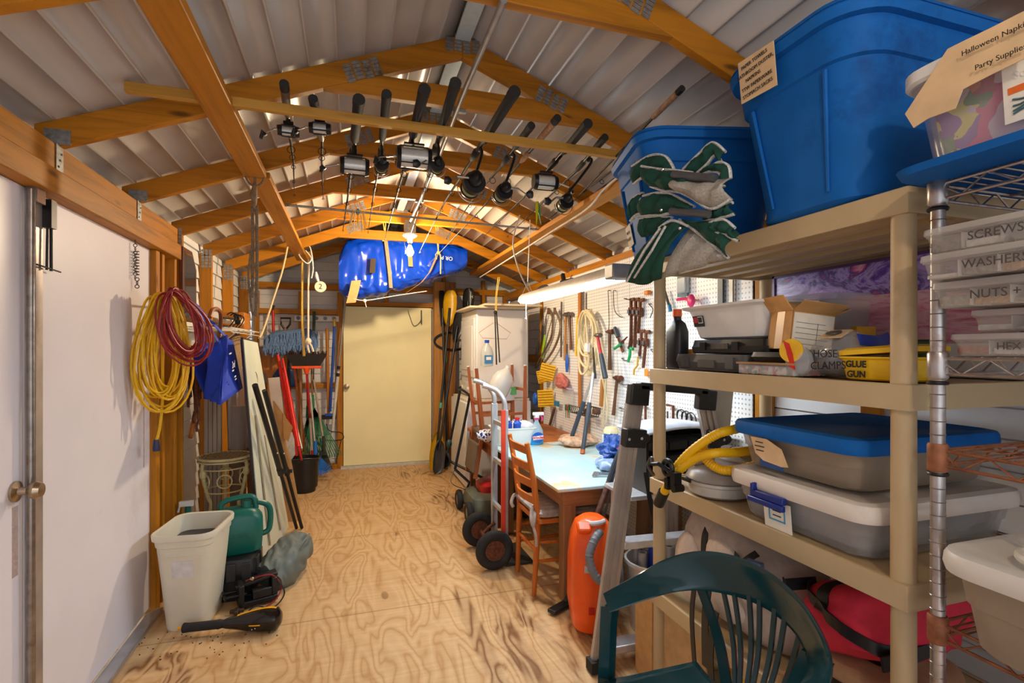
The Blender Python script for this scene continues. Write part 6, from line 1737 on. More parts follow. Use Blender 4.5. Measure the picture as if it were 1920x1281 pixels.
MB().tube([G(1247, 545), G(1252, 565), G(1256, 578)], [.006, .009, .01], 7).build('frame', steel, o); MB().cyl(G(1255, 572), G(1257, 584), .012).build('grip', mat('teal_head', (20, 120, 160), .45), o)
# ================================================================ beige plastic shelving
beige = mat('beige_plastic', (192, 168, 128), .5, 0, .05, 8, dirt=(160, 136, 100), dirt_lo=.66)
SX0, SX1, SY0, SY1 = 1.2, 1.81, .829, 1.875
SZ = [.05, .457, .914, 1.37, 1.82]
o = thing('shelving_unit', ((SX0 + SX1) / 2, (SY0 + SY1) / 2, 0), 'beige plastic shelving unit with round posts loaded with bins', 'shelving')
for z in SZ:
    m = MB()
    t = .012
    cxx, cyy, ww_, dd_ = (SX0 + SX1) / 2, (SY0 + SY1) / 2, SX1 - SX0, SY1 - SY0
    q = lambda zz, g: rr(cxx, cyy, zz, ww_ - g, dd_ - g, .006, 3)
    m.loft([q(z - .06, 0), q(z - .002, 0), q(z, .004), q(z, 2 * t), q(z - .06, 2 * t), q(z - .06, 0)], False, False)
    for k in range(4):
        x = SX0 + .085 + k * .125
        m.bx(x, x + .045, SY0 + t, SY1 - t, z - .052, z - .012)
    m.bx(SX0 + .004, SX1 - .004, SY0 + .004, SY1 - .004, z - .012, z - .004)
    m.build('shelf', beige, o)
for x in (SX0 + .03, SX1 - .03):
    for y in (SY0 + .031, SY1 - .03):
        m = MB()
        for a, c in zip([0] + SZ, SZ + [1.832]):
            if c - a < .02: continue
            m.cyl((x, y, a), (x, y, c - .06 if c < 1.83 else c), .026, .025, 18)
        m.build('post', beige, o)
# ---- big blue totes
def tote(C, rz, top, bot, h, label, rr_=.10):
    o = thing('storage_tote', C, label, 'tote', rz=rz)
    q = lambda z, w, d, r: rr(0, 0, z, w, d, r, 8)
    L = lambda f: (bot[0] + (top[0] - bot[0]) * f, bot[1] + (top[1] - bot[1]) * f)
    rings = [q(0, bot[0] - .03, bot[1] - .03, rr_ * .75), q(.012, *bot, rr_ * .8)]
    for f in (.1, .4, .74): rings.append(q(h * f, *L(f), rr_))
    w, d = L(.75)
    rings += [q(h * .75, w + .014, d + .014, rr_), q(h * .93, *(v + .012 for v in L(.93)), rr_), q(h * .935, *(v + .045 for v in L(.94)), rr_ * 1.1), q(h * .985, *(v + .055 for v in L(.99)), rr_ * 1.15), q(h, *(v + .045 for v in L(1)), rr_ * 1.1), q(h * .995, *(v + .005 for v in L(1)), rr_), q(h * .93, *(v - .01 for v in L(.93)), rr_), q(.03, bot[0] - .01, bot[1] - .01, rr_ * .8)]
    MB().loft(rings, True, True).build('tote_body', bluep, o, local=True)
    MB().loft([q(h, *(v + .05 for v in L(1)), rr_ * 1.1), q(h + .012, *(v + .04 for v in L(1)), rr_ * 1.1), q(h + .014, *(v - .06 for v in L(1)), rr_ * .8), q(h + .004, *(v - .1 for v in L(1)), rr_ * .7)]).build('lid', bluep, o, local=True)
    # raised handle panels on the short sides
    for s in (-1, 1):
        wd = [(h * .08, L(.08)[0] / 2 + .003), (h * .72, L(.72)[0] / 2 + .004)]
        for y in (-.12, .12):
            MB().tube([V(s * wd[0][1], y * .75, wd[0][0]), V(s * wd[1][1], y, wd[1][0])], [.004, .006], 8).build('side_rib', bluep, o, local=True)
    return o
T1 = tote((1.40, 1.105, 1.822), 0, (.56, .44), (.42, .36), .455, 'largest blue storage tote with a taped paper label on the top shelf', .11)
T2 = tote((1.315, 1.735, 1.822), R(-15), (.54, .44), (.42, .34), .405, 'blue storage tote behind the folded green chair on the top shelf', .09)
def face_pt(px, py, X): return P(px, py, X=X)
# label on tote 1 (its aisle side leans outwards)
A = P(1428, 122, X=1.098)
nrm = V(-1, 0, -.16).normalized()
xd = V(0, -1, 0); yd = xd.cross(nrm) * -1
yd = nrm.cross(xd)
Mx = Matrix((xd, yd, nrm)).transposed()
lc = V(1.089, 1.16, 2.222)
MB().box(lc, (.13, .115, .002), Mx @ Euler((0, 0, R(-3))).to_matrix()).build('paper_label', tan, T1)
for k, s in enumerate(('PAPER TOWELS', 'BATHROOM DUSTER,', 'NAPKINS', 'TTW PAPERWARE', 'STOMACH SACKS')):
    txt(s, .0138, lc + yd * (.040 - .020 * k) - xd * .012 * (1 if k in (2,) else .2), xd + yd * .04, yd, ink, T1, 'handwritten_line', .003)
lc2 = T2.matrix_basis @ V(-.2315, .10, .10)
M2 = T2.matrix_basis.to_3x3() @ Mx
MB().box(lc2, (.07, .09, .002), M2 @ Euler((0, 0, R(8))).to_matrix()).build('paper_label', paper, T2)
for k, s in enumerate(('BIRTH', 'BASKET')): txt(s, .016, lc2 + M2 @ V(0, .014 - .026 * k, 0), M2.col[0], M2.col[1], ink, T2, 'handwritten_line', .004)
# ---- folded green camp chair hanging over the shelf edge
grn = mat('dark_green_canvas', (12, 66, 52), .85, 0, .14, 60, bump=.2)
trim_ = mat('white_piping', (206, 204, 198), .7, 0, .3, 160)
mesh_ = mat('grey_mesh', (168, 162, 150), .85, 0, .2, 150, bump=.4)
o = thing('camp_chair', (1.12, 1.5, 1.70), 'folded dark green camp chair with white piping slung over the shelf edge', 'chair')
def cpt(px, py, d=0):
    # leaning plane from the far tote to the near one
    t = (px - 1180) / 205
    return P(px, py, X=.955 + .105 * t - d)
def fold(top, bot, m_, d0=0, bulge=.02, piping=(1, 1), nm='fabric_fold', par=None):
    n = 14
    a = smooth_path([cpt(*p, d0) for p in top], 6); b_ = smooth_path([cpt(*p, d0) for p in bot], 6)
    pick = lambda l, t: l[min(len(l) - 1, int(round(t * (len(l) - 1))))]
    f = lambda u, v: pick(a, u).lerp(pick(b_, u), v) + V(-bulge * math.sin(math.pi * v) + .006 * math.sin(u * 17 + v * 4), 0, 0)
    ob = MB().grid(f, n, 6).build(nm, m_, o, solid=.004)
    for on, l in zip(piping, (a, b_)):
        if on:
            w = l[len(l) // 2] - l[0]
            MB().tube([p + V(-.004, 0, 0) for p in l], .0075, 6, flat=.6).build('piping', trim_, ob)
    return ob
fold([(1187, 312), (1222, 292), (1250, 294), (1266, 318)], [(1190, 345), (1212, 330), (1240, 325), (1260, 330)], grn, -.03)
fold([(1283, 318), (1310, 292), (1338, 268), (1362, 285)], [(1303, 330), (1326, 310), (1345, 292), (1362, 320)], grn, -.035)
fold([(1330, 318), (1350, 305), (1368, 312), (1372, 335)], [(1318, 326), (1335, 322), (1352, 326), (1360, 350)], grn, -.02)
fold([(1205, 312), (1235, 317), (1270, 320), (1300, 324)], [(1222, 350), (1245, 357), (1272, 360), (1300, 366)], grn, .0, .03)
fold([(1266, 336), (1300, 340), (1340, 338), (1374, 334)], [(1272, 358), (1300, 372), (1335, 392), (1372, 374)], mesh_, .01, .035, (0, 1), 'mesh_pocket')
fold([(1208, 368), (1236, 362), (1264, 366), (1304, 388)], [(1206, 405), (1236, 404), (1262, 400), (1310, 396)], grn, .0, .03)
fold([(1186, 374), (1196, 366), (1208, 362)], [(1184, 415), (1192, 405), (1206, 398)], grn, -.015)
fold([(1330, 388), (1355, 386), (1376, 380)], [(1322, 415), (1350, 410), (1378, 402)], grn, -.01, .02)
fold([(1200, 410), (1230, 406), (1262, 408)], [(1205, 445), (1225, 440), (1250, 425)], grn, -.005, .02, (1, 0))
fold([(1238, 428), (1262, 414), (1292, 424)], [(1176, 528), (1206, 534), (1238, 522)], grn, .012, .03, (1, 0))
MB().tube([cpt(1238, 428, .03), cpt(1208, 470, .045), cpt(1176, 528, .016)], .007, 6, flat=.6).tube([cpt(1248, 424, .03), cpt(1222, 470, .05), cpt(1190, 520, .02)], .007, 6, flat=.6).build('piping', trim_, o)
fold([(1292, 428), (1330, 445), (1365, 478)], [(1246, 522), (1300, 505), (1360, 486)], mesh_, -.005, .02, (0, 0), 'mesh_pocket')
fold([(1276, 412), (1310, 436), (1368, 484)], [(1330, 418), (1366, 416), (1384, 440)], grn, .0, .03, (1, 0))
fold([(1330, 420), (1358, 412), (1380, 428)], [(1345, 436), (1362, 440), (1384, 452)], grn, .012, .02, (1, 1))
for a, c in (((1262, 327), (1342, 335)), ((1258, 396), (1330, 402))):
    MB().tube([cpt(*a, .02), cpt(*c, .02)], .012, 10).build('frame_tube', mat('frame_grey', (92, 92, 94), .4, .3), o)
for x, y in ((1243, 318), (1240, 394), (1275, 428)): MB().sph(cpt(x, y, .036), .006, 8).build('rivet', chrome, o)
# ---- middle shelf
Zm = 1.371
C = V(1.30, 1.822, Zm)
o = thing('oil_bottle', C, 'black oil bottle with orange cap at the far end of the middle shelf', 'bottle')
q = lambda z, w, d, dy=0: rr(C.x, C.y + dy, Zm + z, w, d, .018)
MB().loft([q(0, .055, .09), q(.004, .06, .095), (q(.15, .06, .095)), q(.185, .05, .07), q(.20, .034, .036), q(.215, .034, .034)]).build('bottle', black, o)
MB().cyl(C + V(0, 0, .215), C + V(0, 0, .245), .019, n=16).build('cap', mat('orange_cap', (236, 96, 30), .4), o)
single('toolbox', MB().loft([rr(1.40, 1.585, z, w, d, .02) for z, w, d in ((Zm, .27, .37), (Zm + .03, .285, .385), (Zm + .031, .29, .39), (Zm + .06, .28, .38))]).bx(1.252, 1.262, 1.54, 1.63, Zm + .012, Zm + .04).bx(1.250, 1.262, 1.44, 1.48, Zm + .01, Zm + .05).bx(1.250, 1.262, 1.69, 1.73, Zm + .01, Zm + .05), mat('charcoal_case', (84, 84, 86), .55, 0, .15, 14), 'flat charcoal tool case lying under the black case on the middle shelf', 'case')
o = thing('tool_case', (1.42, 1.52, Zm + .062), 'black flat case under the white dish tub on the middle shelf', 'case')
MB().loft([rr(1.42, 1.52, Zm + .062 + z, w, d, .02) for z, w, d in ((0, .26, .38), (.005, .27, .39), (.026, .275, .395), (.028, .27, .39), (.052, .26, .38))]).build('shell', black, o)
for y in (1.45, 1.62): MB().bx(1.278, 1.286, y, y + .03, Zm + .075, Zm + .105).build('latch', blackm, o)
MB().bx(1.279, 1.283, 1.50, 1.59, Zm + .08, Zm + .1).build('maker_plate', steel, o)
C = V(1.44, 1.54, Zm + .116)
o = thing('dish_tub', C, 'white dish tub with barcode sticker on the middle shelf', 'tub')
MB().loft([rr(C.x, C.y, C.z + z, w, d, .05, 7) for z, w, d in ((0, .24, .32), (.008, .27, .35), (.11, .32, .41), (.118, .36, .45), (.126, .365, .455), (.128, .34, .43), (.118, .31, .40), (.02, .25, .33))]).build('tub_body', white, o)
nz_ = V(-1, 0, -.22).normalized(); yz = nz_.cross(V(0, -1, 0))
Mz = Matrix((V(0, -1, 0), yz, nz_)).transposed()
cst = V(1.2845, 1.665, C.z + .07)
MB().box(cst, (.06, .042, .002), Mz).build('sticker', mat('sticker_black', (40, 36, 38), .5), o)
MB().box(cst + V(-.0022, .015, .006), (.024, .022, .002), Mz).build('sticker_red', mat('sticker_red', (200, 46, 60), .5), o)
MB().box(cst + V(-.0022, -.013, .005), (.026, .026, .002), Mz).build('barcode_panel', white, o)
m = MB()
for k in range(7): m.box(cst + V(-.0036, -.003 - k * .0033, .005), (.0014 + .0008 * (k % 2), .02, .001), Mz)
m.build('barcode', ink, o)
C = V(1.28, 1.795, Zm)
single('orange_cap_jar', MB().lathe([(.02, 0), (.022, .03), (.022, .065), (.012, .08)], V(1.36, 1.815, Zm + .0), 14), mat('amber', (214, 126, 40), .4), 'small amber jar between the oil bottle and the black case', 'jar')
# clear compartment box, black tray, cardboard box
def clutter_mat(name, scale, cols, warp=0):
    if name in MATS: return MATS[name]
    mm = bpy.data.materials.new(name); MATS[name] = mm; t, b = nt(mm)
    v = nd(t, 'ShaderNodeTexVoronoi', Scale=scale); cv = coords(t)
    if warp:
        wn = nd(t, 'ShaderNodeTexNoise', Scale=9, Detail=3); t.links.new(cv, wn.inputs['Vector'])
        vm = nd(t, 'ShaderNodeVectorMath', operation='MULTIPLY_ADD'); vm.inputs[1].default_value = (warp,) * 3
        t.links.new(wn.outputs['Color'], vm.inputs[0]); t.links.new(cv, vm.inputs[2]); cv = vm.outputs[0]
    t.links.new(cv, v.inputs['Vector'])
    sp = t.nodes.new('ShaderNodeSeparateColor'); t.links.new(v.outputs['Color'], sp.inputs[0])
    r_ = ramp(t, [(i / len(cols), lin(c)) for i, c in enumerate(cols)], sp.outputs[0])
    r_.node.color_ramp.interpolation = 'CONSTANT'
    t.links.new(r_, b.inputs['Base Color']); b.inputs['Roughness'].default_value = .4
    return mm
bits = clutter_mat('small_bits', 90, [(210, 60, 50), (230, 226, 220), (60, 120, 80), (180, 150, 110), (90, 80, 76), (236, 230, 214)])
o = thing('parts_box', (1.32, 1.26, Zm), 'clear compartment box of red and white bits at the edge of the middle shelf', 'box')
MB().bx(1.225, 1.41, 1.165, 1.375, Zm, Zm + .026).build('contents', bits, o)
MB().bx(1.22, 1.415, 1.16, 1.38, Zm + .001, Zm + .032).build('clear_shell', clearp, o, bev=.003)
MB().bx(1.215, 1.42, 1.155, 1.385, Zm + .032, Zm + .038).build('lid', mat('amber_lid', (200, 160, 110), .3, 0, .1, 20, alpha=.7), o)
single('black_tray', MB().loft([rr(1.34, 1.26, z, w, d, .03) for z, w, d in ((Zm + .04, .17, .20), (Zm + .055, .19, .22), (Zm + .07, .18, .21))]), black, 'shallow black tray under the open cardboard box', 'tray')
C = V(1.345, 1.262, Zm + .073)
o = thing('cardboard_box', C, 'small open cardboard box with white shipping labels tilted on the black tray', 'box', rz=R(-14))
w, d, h = .135, .12, .118
til = Matrix.Rotation(R(7), 4, 'Y')
def lb(mb): mb.bm.transform(til); return mb
m = MB().bx(-w / 2, w / 2, -d / 2, d / 2, 0, .003).bx(-w / 2, -w / 2 + .003, -d / 2, d / 2, 0, h).bx(w / 2 - .003, w / 2, -d / 2, d / 2, 0, h).bx(-w / 2, w / 2, -d / 2, -d / 2 + .003, 0, h).bx(-w / 2, w / 2, d / 2 - .003, d / 2, 0, h)
lb(m).build('box_body', card, o, local=True)
for args in (((0, -d / 2 - .025, h + .012), (w, .055, .003), (R(-28), 0, 0)), ((-w / 2 - .02, 0, h + .02), (.055, d, .003), (0, R(48), 0)), ((0, d / 2 + .01, h + .025), (w, .055, .003), (R(65), 0, 0)), ((w / 2 + .022, 0, h + .012), (.055, d, .003), (0, R(-28), 0))):
    lb(MB().box(*args)).build('flap', card, o, local=True)
lb(MB().bx(-w / 2 - .0012, -w / 2, -.02, .02, 0, h)).build('packing_tape', tape, o, local=True)
lab_ = lb(MB().bx(-w / 2 + .004, w / 2 - .004, -d / 2 - .0015, -d / 2, .004, h - .006)).build('shipping_label', paper, o, local=True)
m = MB()
for k in range(5): m.bx(-w / 2 + .012, w / 2 - .03 + .01 * (k % 2), -d / 2 - .0022, -d / 2 - .0014, .018 + k * .016, .0195 + k * .016)
m.bx(.012, .0135, -d / 2 - .0022, -d / 2 - .0014, .02, .085)
lb(m).build('label_lines', mat('grey_print', (120, 116, 116), .7), lab_, local=True)
lb(MB().box((0, -d / 2 - .026, h + .0145), (w * .9, .046, .001), (R(-28), 0, 0))).build('flap_label', paper, o, local=True)
lb(MB().box((.0, -d / 2 - .026, h + .0155), (.02, .022, .001), (R(-28), 0, 0))).build('flap_code', mat('grey_print', (120, 116, 116), .7), o, local=True)
# tall clear tub behind
C = V(1.60, 1.42, Zm)
o = thing('clear_tub', C, 'tall cloudy clear tub of straw packing behind the cardboard box', 'tub')
MB().loft([rr(C.x, C.y, Zm + z, w, d, .04) for z, w, d in ((0, .18, .24), (.24, .22, .29), (.245, .24, .31), (.265, .245, .315), (.267, .22, .29), (.02, .17, .23))]).build('tub_body', mat('cloudy', (200, 196, 190), .3, 0, .06, 12, alpha=.4), o)
heap_c = MB().loft([rr(C.x, C.y, Zm + z, w, d, .03) for z, w, d in ((.01, .16, .22), (.1, .175, .235), (.12, .10, .16))]).build('straw', mat('straw', (196, 158, 90), .9, 0, .3, 90, bump=.6), o)
single('yellow_box', MB().bx(1.50, 1.58, 1.19, 1.21, Zm, Zm + .15), mat('ochre_card', (216, 160, 30), .6), 'narrow ochre carton standing behind the zip bag', 'carton')
# zip bag of hose clamps
C = V(1.335, 1.085, Zm)
o = thing('zip_bag', C, 'clear zip bag marked HOSE CLAMPS slumped on the middle shelf', 'bag')
def zb(u, v):
    t = math.pi * max(.03, min(.97, u)); a = 2 * math.pi * v
    p = V(.085 * math.sin(t) ** .7 * math.cos(a), .10 * math.sin(t) ** .7 * math.sin(a), .062 - .062 * math.cos(t))
    p += p.normalized() * (.02 * _nz.noise(p * 16) - .022 * abs(_nz.noise(p * 34)))
    return C + V(p.x, p.y, max(p.z, 0))
m = MB().grid(zb, 16, 30); bmesh.ops.remove_doubles(m.bm, verts=m.bm.verts, dist=.0005)
m.build('bag_film', mat('bag_film', (206, 210, 216), .12, 0, .06, 14, alpha=.32), o)
MB().sph(C + V(.01, .01, .04), (.055, .07, .035), 12).build('contents', mat('bag_contents', (120, 122, 126), .4, .4, .4, 60), o)
txt('HOSE', .03, C + V(-.092, -.01, .066), (0, -1, 0), (0, 0, 1), ink, o, 'handwriting', .004); txt('CLAMPS', .03, C + V(-.094, -.02, .034), (0, -1, .05), (0, 0, 1), ink, o, 'handwriting', .004)
MB().ribbon(smooth_path([C + V(-.05, -.07, .105), C + V(0, -.09, .10), C + V(.05, -.08, .11)]), V(0, .01, .03), .003).build('zip_strip', mat('zip_blue', (40, 60, 160), .4), o)
MB().box(C + V(-.035, .01, .122), (.05, .07, .003), (0, R(-25), 0)).build('paper_slip', tan, o)
MB().cyl(C + V(-.04, .01, .124), C + V(-.041, .01, .128), .02, n=16).build('dark_disc', steel, o)
o = thing('lure_bag', (1.24, 1.15, Zm), 'small round yellow and red card in a crumpled bag beside the zip bag', 'packet')
MB().lathe([(.0, 0), (.034, .001), (.034, .006), (0, .007)], V(1.226, 1.172, Zm + .075), 18, V(-1, -.3, .1)).build('round_card', mat('card_yellow', (236, 186, 40), .5), o)
MB().ribbon([V(1.218, 1.185, Zm + .10), V(1.217, 1.172, Zm + .07), V(1.219, 1.165, Zm + .025)], V(0, .02, .01), .004).build('red_streak', redp, o)
MB().sph(V(1.245, 1.165, Zm + .045), (.025, .045, .045), 10).build('bag_film', clearp, o)
# glue gun box
C = V(1.325, .955, Zm)
o = thing('glue_gun_box', C, 'yellow plastic box marked GLUE GUN with its lid ajar', 'box')
yl = lambda z, w, d: rr(C.x, C.y, Zm + z, w, d, .025)
MB().loft([yl(0, .13, .155), yl(.004, .14, .165), yl(.052, .155, .18), yl(.056, .165, .19), yl(.06, .165, .19), yl(.06, .14, .165), yl(.01, .125, .15)]).build('box_body', yellowp, o)
lidm = MB().loft([rr(0, 0, z, w, d, .025) for z, w, d in ((0, .165, .19), (.012, .165, .19), (.018, .14, .165))])
lidm.bm.transform(Matrix.Translation(C + V(0, 0, .068)) @ Matrix.Rotation(R(-4), 4, 'X'))
lidm.build('lid', yellowp, o)
txt('GLUE', .023, C + V(-.0775, .035, .040), (0, -1, 0), (0, 0, 1), ink, o, 'handwriting', .003, bold=.0008); txt('GUN', .023, C + V(-.076, .035, .014), (0, -1, 0), (0, 0, 1), ink, o, 'handwriting', .003, bold=.0008)
single('green_jar', MB().lathe([(.03, 0), (.034, .005), (.034, .10), (.028, .105)], V(1.49, .99, Zm), 18), mat('bottle_green', (28, 66, 32), .35), 'dark green jar behind the yellow glue gun box', 'jar')
# pictures at the back
def art(name, scale, cols, stretch):
    mm = bpy.data.materials.new(name); t, b = nt(mm)
    n = nd(t, 'ShaderNodeTexNoise', Scale=scale, Detail=5, Roughness=.65, Distortion=1.2); t.links.new(coords(t, stretch), n.inputs['Vector'])
    t.links.new(ramp(t, [(.28 + .46 * i / (len(cols) - 1), lin(c)) for i, c in enumerate(cols)], n.outputs[0]), b.inputs['Base Color']); b.inputs['Roughness'].default_value = .3
    return mm
single('support_box', MB().bx(1.66, 1.76, .86, 1.62, Zm, Zm + .095), white, 'long white carton under the purple painting', 'carton')
o = thing('painting', (1.74, 1.25, Zm + .1), 'abstract purple and pink painting propped at the back of the middle shelf', 'painting')
MB().bx(1.71, 1.73, .87, 1.72, Zm + .096, 1.757).build('canvas', art('purple_paint', 5, [(40, 26, 96), (110, 60, 176), (190, 160, 226), (70, 40, 130), (214, 80, 140), (240, 190, 214)], (1, 1.2, 2.5)), o)
m = MB()
for y0, y1, z0, z1 in ((.86, 1.73, Zm + .096, Zm + .106), (.86, 1.73, 1.747, 1.757), (.86, .872, Zm + .1, 1.757), (1.718, 1.73, Zm + .1, 1.757)): m.bx(1.703, 1.732, y0, y1, z0, z1)
m.build('frame', mat('purple_frame', (90, 56, 110), .4), o)
single('painting', MB().bx(1.672, 1.682, .88, 1.36, Zm + .096, Zm + .26), art('pink_paint', 4, [(196, 92, 130), (226, 150, 176), (236, 190, 200), (206, 110, 150), (150, 60, 110)], (1, 1, 5)), 'pink streaked card leaning before the purple painting', 'painting')
# ---- lower shelf (0.914)
Zl = .9155
def bin_(name, label, C, w, d, h, lidm_, body_m, lid_h=.03, lid_over=.02, rads=.05, contents=None):
    o = thing(name, C, label, 'bin')
    q = lambda z, k, r=rads: rr(C.x, C.y, C.z + z, w * k, d * k, r, 7)
    MB().loft([q(0, .86), q(.008, .89), q(h * .55, .93), q(h * .56, .945), q(h * .9, .97), q(h * .91, 1), q(h, 1.0), q(h, .95), q(.02, .85)]).build('bin_body', body_m, o)
    r2 = lambda z, g: rr(C.x, C.y, C.z + h + z, w + g, d + g, rads + g / 2, 7)
    MB().loft([r2(-.012, lid_over), r2(0, lid_over + .008), r2(lid_h - .012, lid_over + .004), r2(lid_h - .004, lid_over - .006), r2(lid_h, -.03), r2(lid_h - .008, -.06)]).build('lid', lidm_, o)
    if contents: MB().loft([rr(C.x, C.y, C.z + z, w * k, d * k, .04) for z, k in ((.012, .8), (h * .6, .86), (h * .8, .8))]).build('contents', contents, o)
    return o
smoky = mat('smoky_plastic', (176, 158, 136), .3, 0, .08, 8, alpha=.6, dirt=(150, 130, 108), dirt_lo=.6)
greyc = mat('grey_clear_plastic', (190, 188, 186), .25, 0, .08, 8, alpha=.45)
dull = mat('dull_contents', (112, 100, 88), .7, 0, .35, 16)
bw1 = bin_('storage_bin', 'clear grey storage bin with white lid and navy latch on the lower shelf', V(1.495, 1.165, Zl), .58, .48, .115, mat('dirty_white_lid', (226, 216, 204), .45, 0, .05, 8, dirt=(196, 176, 150), dirt_lo=.6), greyc, .035, contents=mat('bin_clutter', (120, 112, 112), .6, 0, .5, 26))
nv = mat('navy_latch', (24, 44, 128), .35)
MB().bx(1.178, 1.196, 1.16, 1.285, Zl + .085, Zl + .105).bx(1.172, 1.186, 1.155, 1.29, Zl + .068, Zl + .085).bx(1.176, 1.196, 1.27, 1.282, Zl + .1, Zl + .125).build('latch', nv, bw1, bev=.003)
nb = V(-1, 0, -.10).normalized(); yb = nb.cross(V(0, -1, 0)); Mb_ = Matrix((V(0, -1, 0), yb, nb)).transposed()
cl = V(1.212, 1.205, Zl + .042)
MB().box(cl + V(-.006, 0, .0), (.10, .085, .0015), Mb_).build('paper_label', paper, bw1)
m = MB(); 
for dx, dy, sx, sy in ((0, .032, .058, .004), (0, -.014, .058, .004), (-.028, .009, .004, .05), (.028, .009, .004, .05)): m.box(cl + V(-.008, 0, 0) + Mb_ @ V(dx, dy, 0), (sx, sy, .001), Mb_)
m.build('label_frame', mat('label_cyan', (60, 150, 196), .5), bw1)
m = MB()
for k in range(2): m.box(cl + V(-.008, 0, 0) + Mb_ @ V(0, .014 - .014 * k, 0), (.03, .003, .001), Mb_)
m.build('handwritten_line', ink, bw1)
bb1 = bin_('storage_bin', 'smoky clear storage bin with blue lid stacked on the white lidded one', V(1.52, 1.205, Zl + .155), .56, .45, .115, bluep, smoky, .032, contents=dull)
cl = V(1.232, 1.262, Zl + .217)
MB().prism([cl + Mb_ @ V(x, y, .006) for x, y in ((-.065, .04), (.0, .042), (.055, .02), (.075, -.03), (.05, -.034), (-.02, -.028), (-.05, -.01))], (-.0015, 0, 0)).build('torn_paper', tan, bb1)
MB().box(cl + Mb_ @ V(.01, -.034, .005), (.09, .028, .0015), Mb_).build('barcode_label', mat('label_navy', (40, 76, 136), .5), bb1)
m = MB()
for k in range(3): m.box(cl + Mb_ @ V(-.03, .028 - .013 * k, .008), (.03 + .008 * (k % 2), .003, .001), Mb_)
m.build('handwritten_line', ink, bb1)
# vented grey domes
gdm = mat('grey_dome', (150, 142, 134), .35, 0, .1, 14, alpha=.85)
for i, (C, s, lab) in enumerate(((V(1.31, 1.575, Zl), 1.0, 'clear grey round lidded dome with two knobs beside the white lidded bin'), (V(1.47, 1.62, Zl), 1.35, 'second clear grey dome behind the first under the yellow hose'))):
    o = thing('vent_dome', C, lab, 'dome')
    MB().lathe([(.095, 0), (.11, .01), (.112, .04), (.118, .045), (.118, .055)], C, 28).build('base_ring', mat('pale_grey_plastic', (186, 180, 170), .4), o)
    MB().lathe([(.118, .057), (.122, .062), (.11, .085 * s), (.07, .105 * s), (0, .115 * s)], C, 28).build('dome', gdm, o)
    for y in (-.045, .045): MB().cyl(C + V(-.05, y, .09 * s), C + V(-.058, y, .112 * s), .024, .02, 16).build('knob', mat('knob_grey', (120, 114, 108), .45), o)
    MB().box(C + V(-.11, .04, .05), (.02, .05, .012)).build('clip', black, o)
# yellow hose with black clamp
def HS(px, py, X): return P(px, py, X=X)
o = thing('corrugated_hose', HS(1240, 930, 1.13), 'yellow corrugated hose with black end looped over the shelf edge', 'hose')
ymat = mat('hose_yellow', (240, 186, 10), .45, 0, .06, 20)
def hose(pts, r=.016):
    q = smooth_path(pts, 14)
    return MB().tube(q, [r * (1.06 if i % 2 else .94) for i in range(len(q))], 12)
hose([HS(1237, 940, 1.14), HS(1262, 895, 1.14), HS(1300, 862, 1.17), HS(1340, 850, 1.2), HS(1385, 848, 1.30), (1.46, 1.47, 1.10)]).build('hose_run', ymat, o)
hose([HS(1262, 885, 1.15), HS(1290, 852, 1.16), HS(1330, 822, 1.2), HS(1365, 808, 1.25), (1.44, 1.50, 1.17), (1.46, 1.47, 1.12)]).build('hose_run', ymat, o)
hose([HS(1318, 835, 1.22), HS(1322, 858, 1.22), HS(1345, 878, 1.24), HS(1375, 882, 1.28), (1.42, 1.48, 1.04)]).build('hose_run', ymat, o)
a, c = HS(1237, 940, 1.14), HS(1245, 922, 1.14)
MB().cyl(a + (a - c) * .3, c, .021, n=16).build('end_cuff', black, o)
C = HS(1258, 885, 1.12)
m = MB().torus(C + V(0, .02, .01), .028, .009, 'X', 18, 8).tube([C + V(0, .0, .0), C + V(-.02, .05, .02), C + V(-.02, .09, .01)], .008, 7).box(C + V(0, -.03, -.02), (.03, .025, .05)).box(C + V(0, .01, -.045), (.03, .02, .04)).cyl(C + V(-.02, -.04, -.05), C + V(.02, -.04, -.05), .014)
m.build('hose_clamp', blackm, o)
MB().tube(smooth_path([C + V(-.02, .09, .01), C + V(-.01, .11, .03), C + V(-.02, .12, .0), C + V(-.02, .08, -.03)]), .007, 6).build('wing_bolt', steel, o)
# ---- shelf at 0.457: grey paddling vest, red life vests, float
Zb = .459
gv = mat('grey_vest', (186, 172, 160), .85, 0, .12, 30, bump=.3)
o = thing('paddling_vest', (1.38, 1.53, Zb), 'grey padded vest with black straps stuffed on the shelf above the floor', 'vest')
def gvf(u, v):
    t = math.pi * max(.03, min(.97, u)); a = 2 * math.pi * v
    p = V(.16 * math.sin(t) ** .6 * math.cos(a), .31 * math.sin(t) ** .6 * math.sin(a), .20 - .20 * math.cos(t))
    p += p.normalized() * .03 * _nz.noise(p * 8)
    p.z += .06 * (p.y / .31)
    return V(1.40, 1.52, Zb) + V(p.x, p.y, max(.0, min(p.z, .385)))
m = MB().grid(gvf, 22, 40); bmesh.ops.remove_doubles(m.bm, verts=m.bm.verts, dist=.0005)
m.build('padded_body', gv, o)
for y, z, w, h in ((1.69, .15, .08, .13), (1.50, .25, .09, .07), (1.49, .10, .10, .06), (1.36, .2, .05, .06)):
    MB().sph(V(1.258, y, Zb + z), (.03, w, h), 16).build('pad_panel', mat('grey_vest_light', (214, 198, 184), .8, 0, .1, 40), o)
